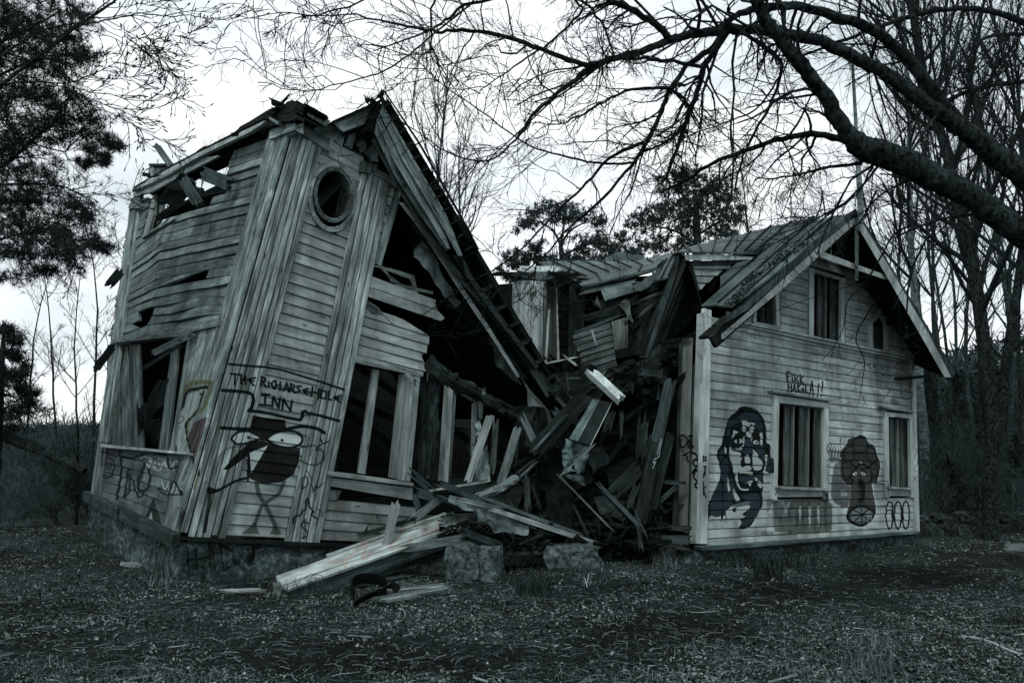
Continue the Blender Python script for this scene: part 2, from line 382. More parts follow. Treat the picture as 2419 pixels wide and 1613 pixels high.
def sheet(name, pts, mat, parent=None, amp=.03, freq=4, th=.004, cuts=3, tone=1.0, se=0.0):
    """crumpled sheet of metal, felt or cloth spanning a closed 3-D outline"""
    import bmesh
    bm = bmesh.new(); vs = [bm.verts.new([float(c) for c in p]) for p in pts]; bm.faces.new(vs)
    bmesh.ops.triangulate(bm, faces=bm.faces[:])
    for _ in range(cuts): bmesh.ops.subdivide_edges(bm, edges=bm.edges[:], cuts=1, use_grid_fill=True)
    n = Vector(unit(np.cross(np.asarray(pts[1], float)-pts[0], np.asarray(pts[-1], float)-pts[0])).tolist())
    for v in bm.verts:
        q = v.co*freq+Vector((se, se, se)); d = mnoise.noise(q)+.5*abs(mnoise.noise(q*2.3)); v.co += n*(d*amp)
        v.co += Vector((mnoise.noise(q*1.7+Vector((7, 0, 0))), mnoise.noise(q*1.7+Vector((0, 7, 0))), mnoise.noise(q*1.7+Vector((0, 0, 7)))))*amp*.5
    bm.normal_update()
    V = np.array([v.co[:] for v in bm.verts]); Nn = np.array([v.normal[:] for v in bm.verts]); Fc = [[v.index for v in f.verts] for f in bm.faces]
    bm.verts.index_update(); Fc = [[v.index for v in f.verts] for f in bm.faces]; be = [(e.verts[0].index, e.verts[1].index) for e in bm.edges if len(e.link_faces) == 1]
    m = len(V); V2 = np.concatenate([V, V-Nn*th]); F2 = [tuple(f) for f in Fc]+[tuple(i+m for i in reversed(f)) for f in Fc]+[(a, b, b+m, a+m) for a, b in be]
    bm.free()
    return mk(name, V2, F2, mat, parent, grain=V2[:, :2], tone=tone, smooth=True)
def rock(name, c, size, mat, parent=None, rz=0.0, amp=.12, tone=1.0, sub=6):
    """roughly squared stone; c = centre of its base"""
    V = []; Fc = []; n = sub; idx = {}
    def vid(p):
        k = tuple(round(x, 4) for x in p)
        if k not in idx: idx[k] = len(V); V.append(p)
        return idx[k]
    L_ = np.linspace(-1, 1, n+1)
    for ax in range(3):
        for sg in (-1, 1):
            for i in range(n):
                for j in range(n):
                    q = []
                    for (a, b) in ((i, j), (i+1, j), (i+1, j+1), (i, j+1)):
                        p = [0, 0, 0]; p[ax] = sg; p[(ax+1) % 3] = L_[a]; p[(ax+2) % 3] = L_[b]; q.append(vid(tuple(p)))
                    Fc.append(tuple(q if sg > 0 else q[::-1]))
    V = np.array(V, float); se = random.uniform(0, 99); ln = np.linalg.norm(V, axis=1)[:, None]; V = V*(1-.09*(ln-1)/.73)
    D = np.array([[mnoise.noise(Vector((*(p*1.3), ))+Vector((se, k*7, 0))) for k in range(3)] for p in V]); V = V+D*amp*2.2
    D2 = np.array([[mnoise.noise(Vector((*(p*4.3), ))+Vector((se, k*7, 3))) for k in range(3)] for p in V]); V = V+D2*amp*.7
    V = V*np.array(size)/2; V[:, 2] += size[2]/2; cs, sn = math.cos(rz), math.sin(rz)
    V = np.stack([V[:, 0]*cs-V[:, 1]*sn, V[:, 0]*sn+V[:, 1]*cs, V[:, 2]], 1)+np.asarray(c, float)
    return mk(name, V, Fc, mat, parent, tone=tone, smooth=False)
# ------------------------------------------------------------------ painted lettering, drawn on the wall in the wall's own coordinates
class Canvas:
    def __init__(s, x0, y0, x1, y1, k=3):
        s.x0, s.y0, s.k = x0, y0, k; s.w, s.h = int((x1-x0)*k), int((y1-y0)*k); s.a = np.zeros((s.h, s.w, 4), np.float32)
    def fill(s, pts, c, al=1.0):
        p = (np.array(pts)-[s.x0, s.y0])*s.k; lo = np.maximum(np.floor(p.min(0)).astype(int), 0); hi = np.minimum(np.ceil(p.max(0)).astype(int)+1, [s.w, s.h])
        if (hi <= lo).any(): return
        X, Y = np.meshgrid(np.arange(lo[0], hi[0])+.5, np.arange(lo[1], hi[1])+.5); ins = np.zeros(X.shape, bool); n = len(p)
        for i in range(n):
            (xa, ya), (xb, yb) = p[i], p[(i+1) % n]
            if ya == yb: continue
            ins ^= ((ya <= Y) != (yb <= Y)) & (X < xa+(xb-xa)*(Y-ya)/(yb-ya))
        s.put(lo, hi, ins.astype(np.float32)*al, c)
    def put(s, lo, hi, m, c):
        v = s.a[lo[1]:hi[1], lo[0]:hi[0]]; c = np.array(T(c)[:3] if not hasattr(c, '__len__') else c, np.float32); m = m[..., None]
        v[..., :3] = v[..., :3]*(1-m)+c*m; v[..., 3:] = np.maximum(v[..., 3:], m) if True else v[..., 3:]
    def line(s, pts, w, c=.006, al=1.0):
        p = (np.array(pts, float)-[s.x0, s.y0])*s.k; w = w*s.k/2
        for a, b in zip(p, p[1:]):
            lo = np.maximum(np.floor(np.minimum(a, b)-w*2-6).astype(int), 0); hi = np.minimum(np.ceil(np.maximum(a, b)+w*2+6).astype(int), [s.w, s.h])
            if (hi <= lo).any(): continue
            X, Y = np.meshgrid(np.arange(lo[0], hi[0])+.5, np.arange(lo[1], hi[1])+.5); d = b-a; q = max(d @ d, 1e-6)
            t = np.clip(((X-a[0])*d[0]+(Y-a[1])*d[1])/q, 0, 1); r = np.hypot(X-a[0]-t*d[0], Y-a[1]-t*d[1])
            s.put(lo, hi, np.maximum(np.clip((w-r)/2.0+.6, 0, 1), .16*np.exp(-(np.maximum(r-w, 0)/(1.5+w*.5))**2)).astype(np.float32)*al, c)
    def curve(s, pts, w, c=.006, al=1.0, n=6): s.line(smooth_path(pts, (len(pts)-1)*n+1), w, c, al)
    def loop(s, pts, w, c=.006, al=1.0): p = list(pts); s.line(smooth_path(p+[p[0]], len(p)*6+1), w, c, al)
    def blob(s, pts, c, al=1.0): p = list(pts); s.fill(smooth_path(p+[p[0]], len(p)*6+1)[:-1], c, al)
    def bake(s, sf, name, w, h):
        """resample into the wall's s,t square"""
        S_, T_ = np.meshgrid((np.arange(w)+.5)/w, (np.arange(h)+.5)/h); q = proj(sf.P(S_.ravel(), T_.ravel(), .02))
        x = (q[:, 0]-s.x0)*s.k-.5; y = (q[:, 1]-s.y0)*s.k-.5; ok = (x > 0) & (y > 0) & (x < s.w-2) & (y < s.h-2)
        x = np.clip(x, 0, s.w-2); y = np.clip(y, 0, s.h-2); i = x.astype(int); j = y.astype(int); fx = (x-i)[:, None]; fy = (y-j)[:, None]
        A = s.a; v = (A[j, i]*(1-fx)+A[j, i+1]*fx)*(1-fy)+(A[j+1, i]*(1-fx)+A[j+1, i+1]*fx)*fy; v[~ok] = 0
        im = bpy.data.images.new(name, w, h, alpha=True, float_buffer=False); im.colorspace_settings.name = 'Non-Color'; im.alpha_mode = 'CHANNEL_PACKED'
        im.pixels.foreach_set(v.astype(np.float32).ravel()); im.update(); im.pack(); return im
GL = {  # spray-can capitals on a unit box (x right, y up)
 'T': [[(0, 1), (1, 1)], [(.5, 1), (.45, 0)]], 'H': [[(.05, 1), (0, 0)], [(.95, 1), (1, 0)], [(0, .5), (1, .55)]],
 'E': [[(1, .95), (.1, .5), (1, .05)], [(.1, .5), (.9, .52)]], 'R': [[(.02, 0), (.05, 1)], [(.0, .98), (.85, .86), (.75, .58), (.05, .5)], [(.3, .5), (1.0, 0)]],
 'I': [[(.5, 1), (.5, 0)]], 'J': [[(.1, 1), (.9, 1)], [(.5, 1), (.5, 0)], [(0, 0), (1, 0)]], 'C': [[(.95, .95), (.1, .5), (.9, .02)]], 'A': [[(0, 0), (.5, 1), (1, 0)], [(.2, .38), (.85, .38)]],
 'S': [[(.95, .95), (.1, .75), (.85, .35), (.1, 0)]], 'O': [[(.05, .05), (.1, .95), (.95, .95), (.9, .05), (.05, .05)]], 'L': [[(.15, 1), (.1, 0), (.9, .05)]],
 'N': [[(0, 0), (.05, 1), (.9, 0), (1, 1)]], 'F': [[(.1, 0), (.1, 1), (.95, 1)], [(.1, .55), (.75, .55)]], 'U': [[(.05, 1), (.1, .1), (.9, .1), (.95, 1)]],
 'K': [[(.1, 1), (.1, 0)], [(.95, 1), (.1, .5), (.95, 0)]], '!': [[(.5, 1), (.5, .3)], [(.5, .05), (.52, .0)]], 'D': [[(.1, 0), (.1, 1), (.9, .7), (.9, .25), (.1, 0)]],
 'o': [[(.5, .75), (.1, .4), (.5, .02), (.95, .4), (.5, .75)]], 'V': [[(0, 1), (.45, 0), (1, 1)]], '-': [[(.1, .5), (.9, .5)]], 'P': [[(.1, 0), (.1, 1), (.9, .8), (.1, .5)]], 'W': [[(0, 1), (.25, 0), (.5, .7), (.75, 0), (1, 1)]]}
def word(cv, chars, w, c=.006):
    """chars: (glyph, top-left, top-right, bottom-left) in picture points"""
    for ch, tl, tr, bl in chars:
        tl, tr, bl = map(np.array, (tl, tr, bl))
        for st in GL[ch]: cv.line([bl+(tl-bl)*y+(tr-tl)*x for x, y in st], w, c)
# ------------------------------------------------------------------ the leaning left house: wall skins
PF = Plane.through(P(425, 1257, 9.3), P(693, 306, 9.6), P(916, 1270, 10.9))
FF = quadsurf(PF.hit(425, 1257), PF.hit(985, 1285), PF.hit(693, 306), PF.hit(1108, 509))
_lf = [P(220, 1170, 12.6), P(316, 455, 12.5), P(425, 1257, 9.3), P(693, 306, 9.6)]
PL = Plane.through(_lf[0], _lf[2], _lf[3])
def _pl(px, py, dy=0): 
    q = PL.hit(px, py); return P(px, py, q[1]+dy)
LF = Surf([(0, [(0, _pl(220, 1170)), (.5, _pl(267, 812)), (.8, _pl(294, 622)), (1, _pl(316, 450))]),
           (.34, [(0, _pl(288, 1198)), (.5, _pl(352, 792)), (.62, _pl(366, 695, .10)), (.82, _pl(392, 535, .22)), (1, _pl(430, 402, .05))]),
           (.5, [(0, _pl(321, 1211)), (.5, _pl(410, 782)), (.62, _pl(418, 683, .06)), (.82, _pl(446, 515, .12)), (1, _pl(482, 383))]),
           (1, [(0, _pl(425, 1257)), (1, _pl(693, 306))])])
# ------------------------------------------------------------------ the gabled right house: wall skins
GW = Plane.through(P(1657, 1294, 10.6), P(2171, 1259, 13.2), P(1663, 745, 10.55))
RW = quadsurf(GW.hit(1657, 1294), GW.hit(2171, 1259), GW.hit(1663, 745), GW.hit(2160, 846))
# ------------------------------------------------------------------ spray paint on the left house
cv = Canvas(195, 850, 830, 1295)
def z2(*a): return Z2(*a)
BK = .006
cv.fill(z2(135, 690, 590, 722, 545, 900, 470, 1112, 115, 945), (.03, .042, .043), .6)
cv.blob(z2(150, 700, 235, 705, 225, 820, 215, 950, 150, 930), (.02, .022, .026), .75)
cv.blob(z2(400, 730, 520, 735, 500, 830, 430, 900, 350, 850), (.11, .15, .15), .55)
cv.blob(z2(120, 800, 240, 820, 330, 860, 300, 980, 130, 930), (.10, .13, .13), .4)
cv.curve(z2(250, 735, 300, 745, 350, 725, 360, 790, 330, 860, 340, 915, 380, 900, 390, 830, 370, 760), 6)
cv.curve(z2(275, 800, 262, 900, 258, 950, 285, 900, 275, 830, 300, 860, 330, 950, 365, 920), 4.5)
cv.curve(z2(230, 700, 240, 800, 215, 960), 6.5)
cv.curve(z2(150, 740, 200, 760, 190, 830, 150, 850), 3.5)
cv.fill(z2(365, 1060, 408, 948, 455, 1095), BK, .95); cv.fill(z2(385, 1062, 397, 1025, 408, 1070), .2)
for q in ((365, 760, 385, 790, 395, 750, 410, 800), (420, 760, 418, 800, 445, 805, 440, 770), (455, 790, 470, 760, 480, 800), (495, 760, 490, 800, 520, 805, 515, 770, 540, 760, 545, 800), (455, 870, 475, 910, 490, 865), (500, 880, 495, 915, 520, 920, 530, 880), (350, 745, 370, 735, 400, 748), (430, 745, 470, 752, 500, 740)):
    cv.curve(z2(*q), 2.6, .3)
cv.curve(z2(560, 740, 540, 800, 520, 880, 490, 960, 470, 1040), 5, BK)
cv.curve(z2(480, 730, 500, 800, 540, 790, 530, 860, 560, 900, 580, 940), 5, BK)
cv.curve(z2(435, 905, 470, 935, 580, 940), 3.5, BK)
cv.blob(z2(600, 400, 690, 395, 668, 470, 600, 530, 560, 600, 560, 700, 515, 700, 500, 620, 545, 520), .24, .85)
cv.curve(z2(570, 410, 600, 355, 650, 345, 722, 348), 10, (.05, .065, .03), .9)
cv.curve(z2(735, 350, 690, 480, 620, 520, 595, 600, 640, 720, 640, 820, 620, 900), 7, (.07, .085, .035), .85)
cv.blob(z2(640, 560, 700, 530, 712, 560, 690, 660, 650, 745, 612, 690, 610, 620), (.030, .022, .025), .9)
cv.curve(z2(520, 520, 560, 470, 590, 395, 640, 378, 705, 372), 8.5, BK)
cv.curve(z2(500, 620, 520, 680, 530, 700), 8, BK)
cv.curve(z2(690, 400, 650, 505, 595, 545, 585, 600, 620, 690, 640, 760, 645, 830), 5.5, BK)
cv.curve(z2(668, 402, 676, 418, 668, 440), 3, BK)
cv.curve(z2(540, 530, 560, 520, 575, 540, 545, 560, 530, 590, 560, 580), 1.6, BK)
cv.blob(z2(680, 1000, 640, 960, 640, 900, 690, 860, 700, 940), (.05, .03, .035), .35)
# sign, hat and bird
cv.line(z2(798, 246, 925, 258, 1000, 262, 1080, 275, 1180, 305, 1262, 330, 1340, 358, 1412, 382), 5.2)
cv.line(z2(760, 384, 860, 390, 905, 396, 930, 408, 934, 440, 925, 475, 908, 492, 960, 497, 1030, 508, 1110, 528, 1186, 542, 1200, 520, 1196, 500, 1214, 494), 7.5)
cv.line(z2(1218, 503, 1300, 522, 1385, 546), 6.5)
word(cv, [('T', *z2(814, 297, 862, 302, 812, 352)), ('H', *z2(868, 302, 892, 306, 868, 350)), ('E', *z2(902, 304, 944, 316, 896, 350)),
          ('R', *z2(975, 312, 1008, 318, 972, 362)), ('I', *z2(1012, 338, 1026, 340, 1012, 368)), ('C', *z2(1030, 326, 1050, 332, 1028, 372)), ('H', *z2(1056, 334, 1082, 342, 1053, 377)),
          ('A', *z2(1098, 342, 1130, 348, 1096, 388)), ('R', *z2(1135, 350, 1160, 356, 1130, 392)), ('S', *z2(1166, 354, 1192, 362, 1160, 396)), ('E', *z2(1196, 366, 1228, 374, 1192, 402)),
          ('-', *z2(1226, 385, 1242, 388, 1226, 400)), ('H', *z2(1250, 368, 1280, 380, 1244, 416)), ('O', *z2(1286, 382, 1318, 390, 1284, 424)), ('L', *z2(1326, 388, 1350, 396, 1324, 430)), ('E', *z2(1356, 400, 1394, 410, 1350, 440))], 4.6)
word(cv, [('J', *z2(975, 404, 1030, 410, 970, 460)), ('N', *z2(1042, 416, 1080, 424, 1036, 472)), ('N', *z2(1094, 430, 1142, 440, 1090, 484))], 5.4)
cv.fill(z2(913, 585, 930, 516, 1000, 530, 1106, 540, 1112, 590, 1040, 640, 985, 650), BK, .97)
cv.curve(z2(762, 582, 850, 588, 950, 592, 1050, 612, 1110, 592, 1190, 576, 1260, 584, 1306, 608), 8)
cv.fill(z2(985, 650, 895, 660, 905, 720, 915, 850, 990, 880, 1090, 870, 1150, 830, 1180, 760, 1185, 690, 1030, 665), BK, .97)
cv.fill(z2(910, 660, 850, 715, 772, 800, 800, 806, 905, 728), BK, .97)
cv.blob(z2(815, 640, 845, 608, 905, 600, 950, 618, 976, 638, 930, 656, 850, 668), .42); cv.loop(z2(815, 640, 845, 608, 905, 600, 950, 618, 976, 638, 930, 656, 850, 668), 5)
cv.blob(z2(1003, 642, 1050, 612, 1110, 598, 1170, 608, 1198, 640, 1182, 672, 1130, 688, 1060, 676), .44); cv.loop(z2(1003, 642, 1050, 612, 1110, 598, 1170, 608, 1198, 640, 1182, 672, 1130, 688, 1060, 676), 5.5)
cv.line(z2(906, 632, 910, 634), 6.5); cv.line(z2(1088, 648, 1091, 649), 6)
cv.fill(z2(1014, 676, 918, 716, 926, 822), .42); cv.line(z2(912, 730, 908, 862), 5)
cv.curve(z2(880, 680, 800, 690, 752, 740, 735, 830), 2.4, BK, .7); cv.curve(z2(1180, 690, 1250, 675, 1300, 710, 1296, 760, 1240, 778, 1178, 752), 3, BK, .85)
cv.curve(z2(905, 848, 840, 862, 775, 898, 735, 912), 6); cv.blob(z2(684, 905, 705, 893, 730, 905, 765, 908, 735, 925, 700, 930), BK); cv.line(z2(704, 915, 698, 990, 676, 1126), 9, BK, .9)
cv.curve(z2(955, 862, 965, 930, 1000, 990, 1040, 1070, 1060, 1130), 10, BK, .75); cv.curve(z2(1100, 868, 1068, 935, 985, 995, 945, 1090, 910, 1130), 8, BK, .75)
cv.fill(z2(872, 1142, 945, 1085, 972, 1144), BK, .7); cv.fill(z2(1022, 1146, 1055, 1088, 1088, 1146), BK, .7)
cv.curve(z2(1286, 634, 1298, 664, 1326, 655), 3); cv.curve(z2(1298, 664, 1268, 688, 1262, 700, 1280, 700), 3)
cv.curve(z2(1190, 850, 1212, 840, 1215, 880, 1190, 905), 2.6); cv.line(z2(1190, 850, 1188, 900), 2.6); cv.line(z2(1240, 880, 1250, 920, 1262, 885, 1270, 900, 1300, 872), 2.4); cv.line(z2(1210, 800, 1245, 860), 1.6)
cv.curve(z2(1142, 1085, 1150, 1052, 1182, 1040, 1190, 1018, 1210, 1006, 1206, 968, 1222, 956, 1230, 998, 1248, 1022, 1240, 1040, 1268, 1062, 1266, 1092), 3.6)
cv.curve(z2(1224, 1086, 1196, 1078, 1184, 1096, 1214, 1126, 1216, 1150, 1190, 1162), 3.2); cv.line(z2(1212, 1062, 1204, 1172), 2); cv.line(z2(1204, 1060, 1196, 1172), 2)
cv.curve(z2(1250, 1000, 1290, 1020, 1300, 1050), 2, BK, .6)
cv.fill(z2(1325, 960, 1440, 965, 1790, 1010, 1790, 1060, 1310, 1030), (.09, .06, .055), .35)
IMG_FF = cv.bake(FF, 'paint_front', 1500, 1000)
IMG_LF = cv.bake(LF, 'paint_side', 1000, 900)
# ------------------------------------------------------------------ spray paint on the gabled house
cw = Canvas(1640, 830, 2180, 1300)
def m8(*a): return M8(*a)
def m9(*a): return M9(*a)
MU = (.016, .026, .036); WH = .34
cw.blob(m8(420, 110, 480, 95, 560, 110, 650, 160, 705, 240, 735, 350, 742, 510, 780, 540, 785, 660, 800, 730, 800, 850, 770, 870, 700, 840, 705, 1000, 690, 1110, 695, 1220, 640, 1340, 560, 1470, 480, 1515, 420, 1500, 450, 1440, 410, 1380, 430, 1280, 340, 1240, 270, 1290, 280, 1440, 250, 1350, 215, 1430, 195, 1340, 80, 1370, 50, 1440, 60, 1260, 110, 1130, 200, 920, 195, 770, 170, 690, 168, 610, 215, 540, 270, 330, 320, 210, 390, 160), BK)
for q in ((300, 270, 400, 220, 520, 160, 640, 200, 690, 300, 700, 420, 600, 330, 520, 260, 400, 290, 300, 330), (290, 350, 330, 330, 310, 420, 270, 460), (470, 490, 540, 470, 590, 560, 560, 640, 480, 640, 490, 560),
          (190, 620, 240, 600, 235, 700, 200, 720), (210, 760, 290, 700, 300, 900, 250, 960, 210, 900), (110, 1140, 210, 960, 220, 1340, 90, 1340), (245, 990, 340, 930, 370, 1150, 250, 1330),
          (430, 900, 580, 890, 600, 960, 480, 990, 430, 950), (330, 580, 430, 560, 480, 620, 380, 620), (440, 1130, 640, 1110, 660, 1290, 560, 1440, 450, 1480, 500, 1340, 560, 1240),
          (600, 640, 700, 660, 700, 720, 640, 740), (620, 880, 700, 850, 700, 930, 640, 960), (740, 680, 790, 690, 790, 830, 745, 840), (600, 560, 700, 560, 720, 640, 640, 630)):
    cw.blob(m8(*q), MU)
for q in ((455, 250, 530, 255, 520, 275, 605, 290, 590, 320, 560, 300, 540, 330, 500, 320, 465, 310), (545, 335, 585, 330, 598, 370, 570, 402, 545, 380), (465, 320, 505, 350, 490, 390, 460, 370), (505, 405, 520, 385, 565, 420, 550, 458, 510, 440),
          (362, 368, 412, 392, 380, 415, 352, 410), (340, 430, 370, 420, 352, 462, 338, 462), (660, 405, 690, 402, 692, 445, 662, 440), (668, 450, 694, 450, 690, 536, 670, 536), (470, 450, 486, 446, 480, 520, 466, 524),
          (372, 490, 400, 478, 440, 470, 462, 505, 420, 525, 378, 515), (380, 585, 430, 580, 460, 540, 475, 545, 455, 590, 410, 598), (580, 510, 620, 485, 655, 515, 640, 532, 600, 530), (565, 450, 575, 450, 572, 495, 562, 490),
          (305, 625, 325, 550, 340, 600, 395, 620, 440, 640, 445, 700, 470, 680, 440, 740, 460, 800, 540, 770, 560, 830, 420, 850, 380, 880, 355, 850, 350, 780, 325, 720), (490, 680, 520, 655, 550, 700, 545, 750, 490, 745),
          (580, 640, 640, 650, 645, 690, 690, 735, 690, 800, 665, 830, 600, 830, 580, 770), (425, 850, 480, 845, 570, 855, 580, 890, 520, 880, 480, 870, 430, 880), (385, 880, 410, 860, 408, 940, 440, 1040, 525, 1050, 525, 1065, 440, 1060, 395, 990, 378, 930),
          (720, 655, 750, 660, 745, 730, 725, 735), (728, 755, 742, 755, 725, 840, 715, 830), (640, 970, 665, 960, 690, 1000, 680, 1040, 645, 1010), (600, 915, 635, 930, 635, 960, 612, 950), (290, 910, 300, 960, 315, 1040, 308, 1088, 292, 1070, 286, 980),
          (350, 1048, 380, 1080, 428, 1165, 410, 1200, 372, 1160), (500, 985, 540, 960, 575, 960, 550, 1020, 530, 990), (270, 1310, 350, 1240, 340, 1300, 400, 1320, 420, 1260, 540, 1240, 530, 1290, 460, 1340, 490, 1370, 440, 1400, 450, 1440, 410, 1490, 400, 1420, 290, 1440),
          (255, 560, 278, 590, 268, 645, 252, 620), (585, 590, 630, 640, 590, 630)):
    cw.blob(m8(*q), WH, .96)
cw.blob(m8(330, 1240, 540, 1190, 520, 1240, 350, 1260), (.06, .09, .09), .9); cw.fill(m8(345, 1280, 395, 1260, 385, 1320, 350, 1315), BK)
cw.line(m8(405, 505, 415, 500), 4.5); cw.line(m8(625, 510, 632, 514), 4.5); cw.curve(m8(445, 745, 470, 760, 510, 770, 550, 775), 2.5); cw.curve(m8(430, 880, 500, 895, 580, 900), 2.5)
cw.blob(m8(400, 470, 430, 470, 425, 520, 400, 520), BK)
for x0, x1 in ((700, 730), (738, 768)): cw.curve(m8(x0, 1000, x0+15, 1060, x0+5, 1100, x1, 1040), 2, .3)
cw.fill(m8(800, 1190, 890, 1190, 900, 1500, 810, 1500), (.03, .04, .04), .45)
cw.blob(m8(700, 1180, 800, 1170, 780, 1300, 740, 1310, 740, 1210), (.04, .05, .05), .5)
# block letters under the window
cw.fill(m9(90, 1185, 545, 1165, 540, 1400, 420, 1440, 100, 1420), (.045, .06, .06), .8)
cw.fill(m9(210, 1185, 240, 1180, 235, 1440, 200, 1440), BK, .7); cw.fill(m9(85, 1190, 125, 1180, 120, 1330, 90, 1320), BK, .6)
for x in (255, 300, 350, 390, 430, 475): cw.fill(m9(x, 1180, x+30, 1180, x+30, 1400, x+5, 1405), (.012, .016, .015), .85)
for x in (287, 362, 428): cw.fill(m9(x, 1225, x+18, 1222, x+16, 1400, x, 1400), .34, .85)
cw.fill(m9(150, 1290, 195, 1290, 195, 1310, 150, 1312), .2, .7); cw.line(m9(160, 1180, 190, 1280), 4, .22, .7); cw.fill(m9(205, 1190, 225, 1190, 190, 1285, 165, 1280), .25, .7)
for x in (250, 320, 395, 455, 505): cw.blob(m9(x, 1190, x+28, 1200, x+24, 1245, x+8, 1255, x-4, 1225), (.05, .06, .045), .8)
cw.blob(m9(110, 1370, 200, 1345, 240, 1360, 230, 1405, 150, 1420, 110, 1400), (.055, .068, .05), .85); cw.blob(m9(250, 1390, 340, 1370, 420, 1380, 520, 1390, 520, 1420, 400, 1430, 260, 1430), (.045, .058, .042), .7)
for x in (130, 270, 300, 380, 410, 470): cw.curve(m9(x, 1360, x+10, 1300, x+22, 1350, x+30, 1420), 2.4, BK, .8)
cw.fill(m9(545, 1240, 585, 1240, 585, 1425, 540, 1425), .36, .9); cw.fill(m9(470, 1130, 515, 1130, 515, 1180, 480, 1180), BK, .7)
cw.curve(m9(85, 1085, 110, 1080, 100, 1110, 85, 1140), 2); cw.fill(m9(0, 1420, 90, 1420, 90, 1450, 0, 1455), (.05, .06, .06), .5)
# tree-shaped face with a citrus slice
halo = m9(755, 672, 800, 690, 825, 735, 870, 760, 888, 820, 915, 900, 905, 980, 885, 1045, 850, 1055, 870, 1180, 880, 1270, 845, 1340, 770, 1385, 690, 1360, 650, 1310, 680, 1200, 690, 1075, 650, 1055, 605, 985, 610, 880, 615, 800, 650, 755, 670, 710, 715, 695)
cw.loop(halo, 5.0, .40); cw.blob(halo, (.022, .028, .028))
cw.blob(m9(515, 1080, 530, 960, 560, 890, 610, 870, 610, 985, 640, 1050, 690, 1080, 680, 1200, 640, 1235, 570, 1230, 530, 1190), (.062, .07, .072), .85)
cw.curve(m9(612, 872, 570, 885, 540, 940, 525, 1030, 515, 1130, 540, 1200, 575, 1232), 3, BK); cw.curve(m9(590, 870, 548, 905, 530, 1000, 524, 1090, 520, 1150, 560, 1215, 600, 1236), 7, .38, .8)
for q in ((700, 720, 760, 690, 810, 720, 800, 800, 720, 800), (640, 790, 700, 770, 700, 870, 640, 880), (810, 770, 870, 790, 880, 880, 830, 880), (620, 900, 690, 890, 680, 1000, 640, 1010), (840, 900, 895, 910, 880, 1000, 840, 1000)):
    cw.blob(m9(*q), (.03, .038, .038), .9); cw.loop(m9(*q), 2.2, BK)
cw.blob(m9(700, 880, 830, 880, 850, 1000, 800, 1040, 730, 1040, 690, 990), (.036, .044, .044))
cw.curve(m9(700, 900, 725, 925, 755, 905, 790, 905, 815, 930, 845, 905), 4, BK); cw.curve(m9(700, 960, 690, 1000, 705, 1040, 690, 1060), 3, BK); cw.curve(m9(840, 950, 850, 1000, 830, 1040), 3, BK)
cw.fill(m9(698, 975, 732, 960, 728, 992, 708, 990), .4); cw.fill(m9(765, 962, 798, 972, 792, 990, 775, 988), .4); cw.line(m9(718, 976, 720, 980), 3); cw.line(m9(780, 976, 782, 980), 3); cw.line(m9(762, 884, 770, 890), 3, .3)
cw.curve(m9(690, 965, 715, 945, 735, 950), 3, BK); cw.curve(m9(762, 950, 785, 945, 805, 965), 3, BK); cw.blob(m9(735, 1040, 760, 1010, 790, 1040, 800, 1100, 785, 1180, 745, 1200, 765, 1150, 760, 1090), BK)
cw.blob(m9(695, 1050, 735, 1045, 740, 1200, 730, 1210, 690, 1250, 685, 1200), (.045, .052, .052), .7); cw.blob(m9(800, 1060, 850, 1060, 862, 1240, 800, 1210), (.045, .052, .052), .7)
sl_ = m9(660, 1305, 700, 1250, 765, 1225, 830, 1245, 868, 1285, 830, 1340, 770, 1370, 700, 1352); cw.blob(sl_, (.10, .12, .12)); cw.loop(sl_, 4.5)
for x, y in ((660, 1305), (700, 1250), (765, 1225), (830, 1245), (868, 1285), (830, 1340), (770, 1370), (700, 1352)): cw.line(m9(775, 1290, x, y), 2.6)
# bubble letters
for cx_ in (985, 1050, 1110):
    p = m9(cx_-28, 1300, cx_-20, 1220, cx_, 1190, cx_+22, 1220, cx_+26, 1330, cx_+8, 1400, cx_-15, 1380); cw.blob(p, .37, .9); cw.loop(p, 3.4)
cw.curve(m9(960, 1260, 1000, 1260, 1005, 1320), 2.6); cw.curve(m9(1025, 1240, 1020, 1340), 2.6); cw.curve(m9(1085, 1240, 1092, 1330, 1075, 1350), 2.6)
for x in (900, 925, 820, 845): cw.line(m9(x, 1260+random.randint(0, 60), x+3, 1410), 1.6, .3, .7)
for x in (900, 915, 935): cw.line(m9(x, 1190, x+2, 1400), 1.4, BK, .5)
# words over the window
word(cw, [('F', *m9(190, 188, 222, 196, 192, 262)), ('U', *m9(232, 205, 256, 210, 232, 266)), ('C', *m9(264, 212, 284, 216, 262, 272)), ('K', *m9(294, 208, 326, 226, 292, 275)),
          ('H', *m9(204, 280, 230, 284, 202, 340)), ('A', *m9(240, 285, 266, 290, 236, 342)), ('K', *m9(276, 282, 300, 288, 274, 345)), ('o', *m9(302, 300, 328, 304, 300, 348)), ('L', *m9(336, 290, 356, 294, 336, 350)), ('A', *m9(372, 258, 402, 264, 368, 368)), ('!', *m9(432, 280, 446, 284, 424, 376)), ('!', *m9(462, 262, 478, 268, 452, 374))], 3.3)
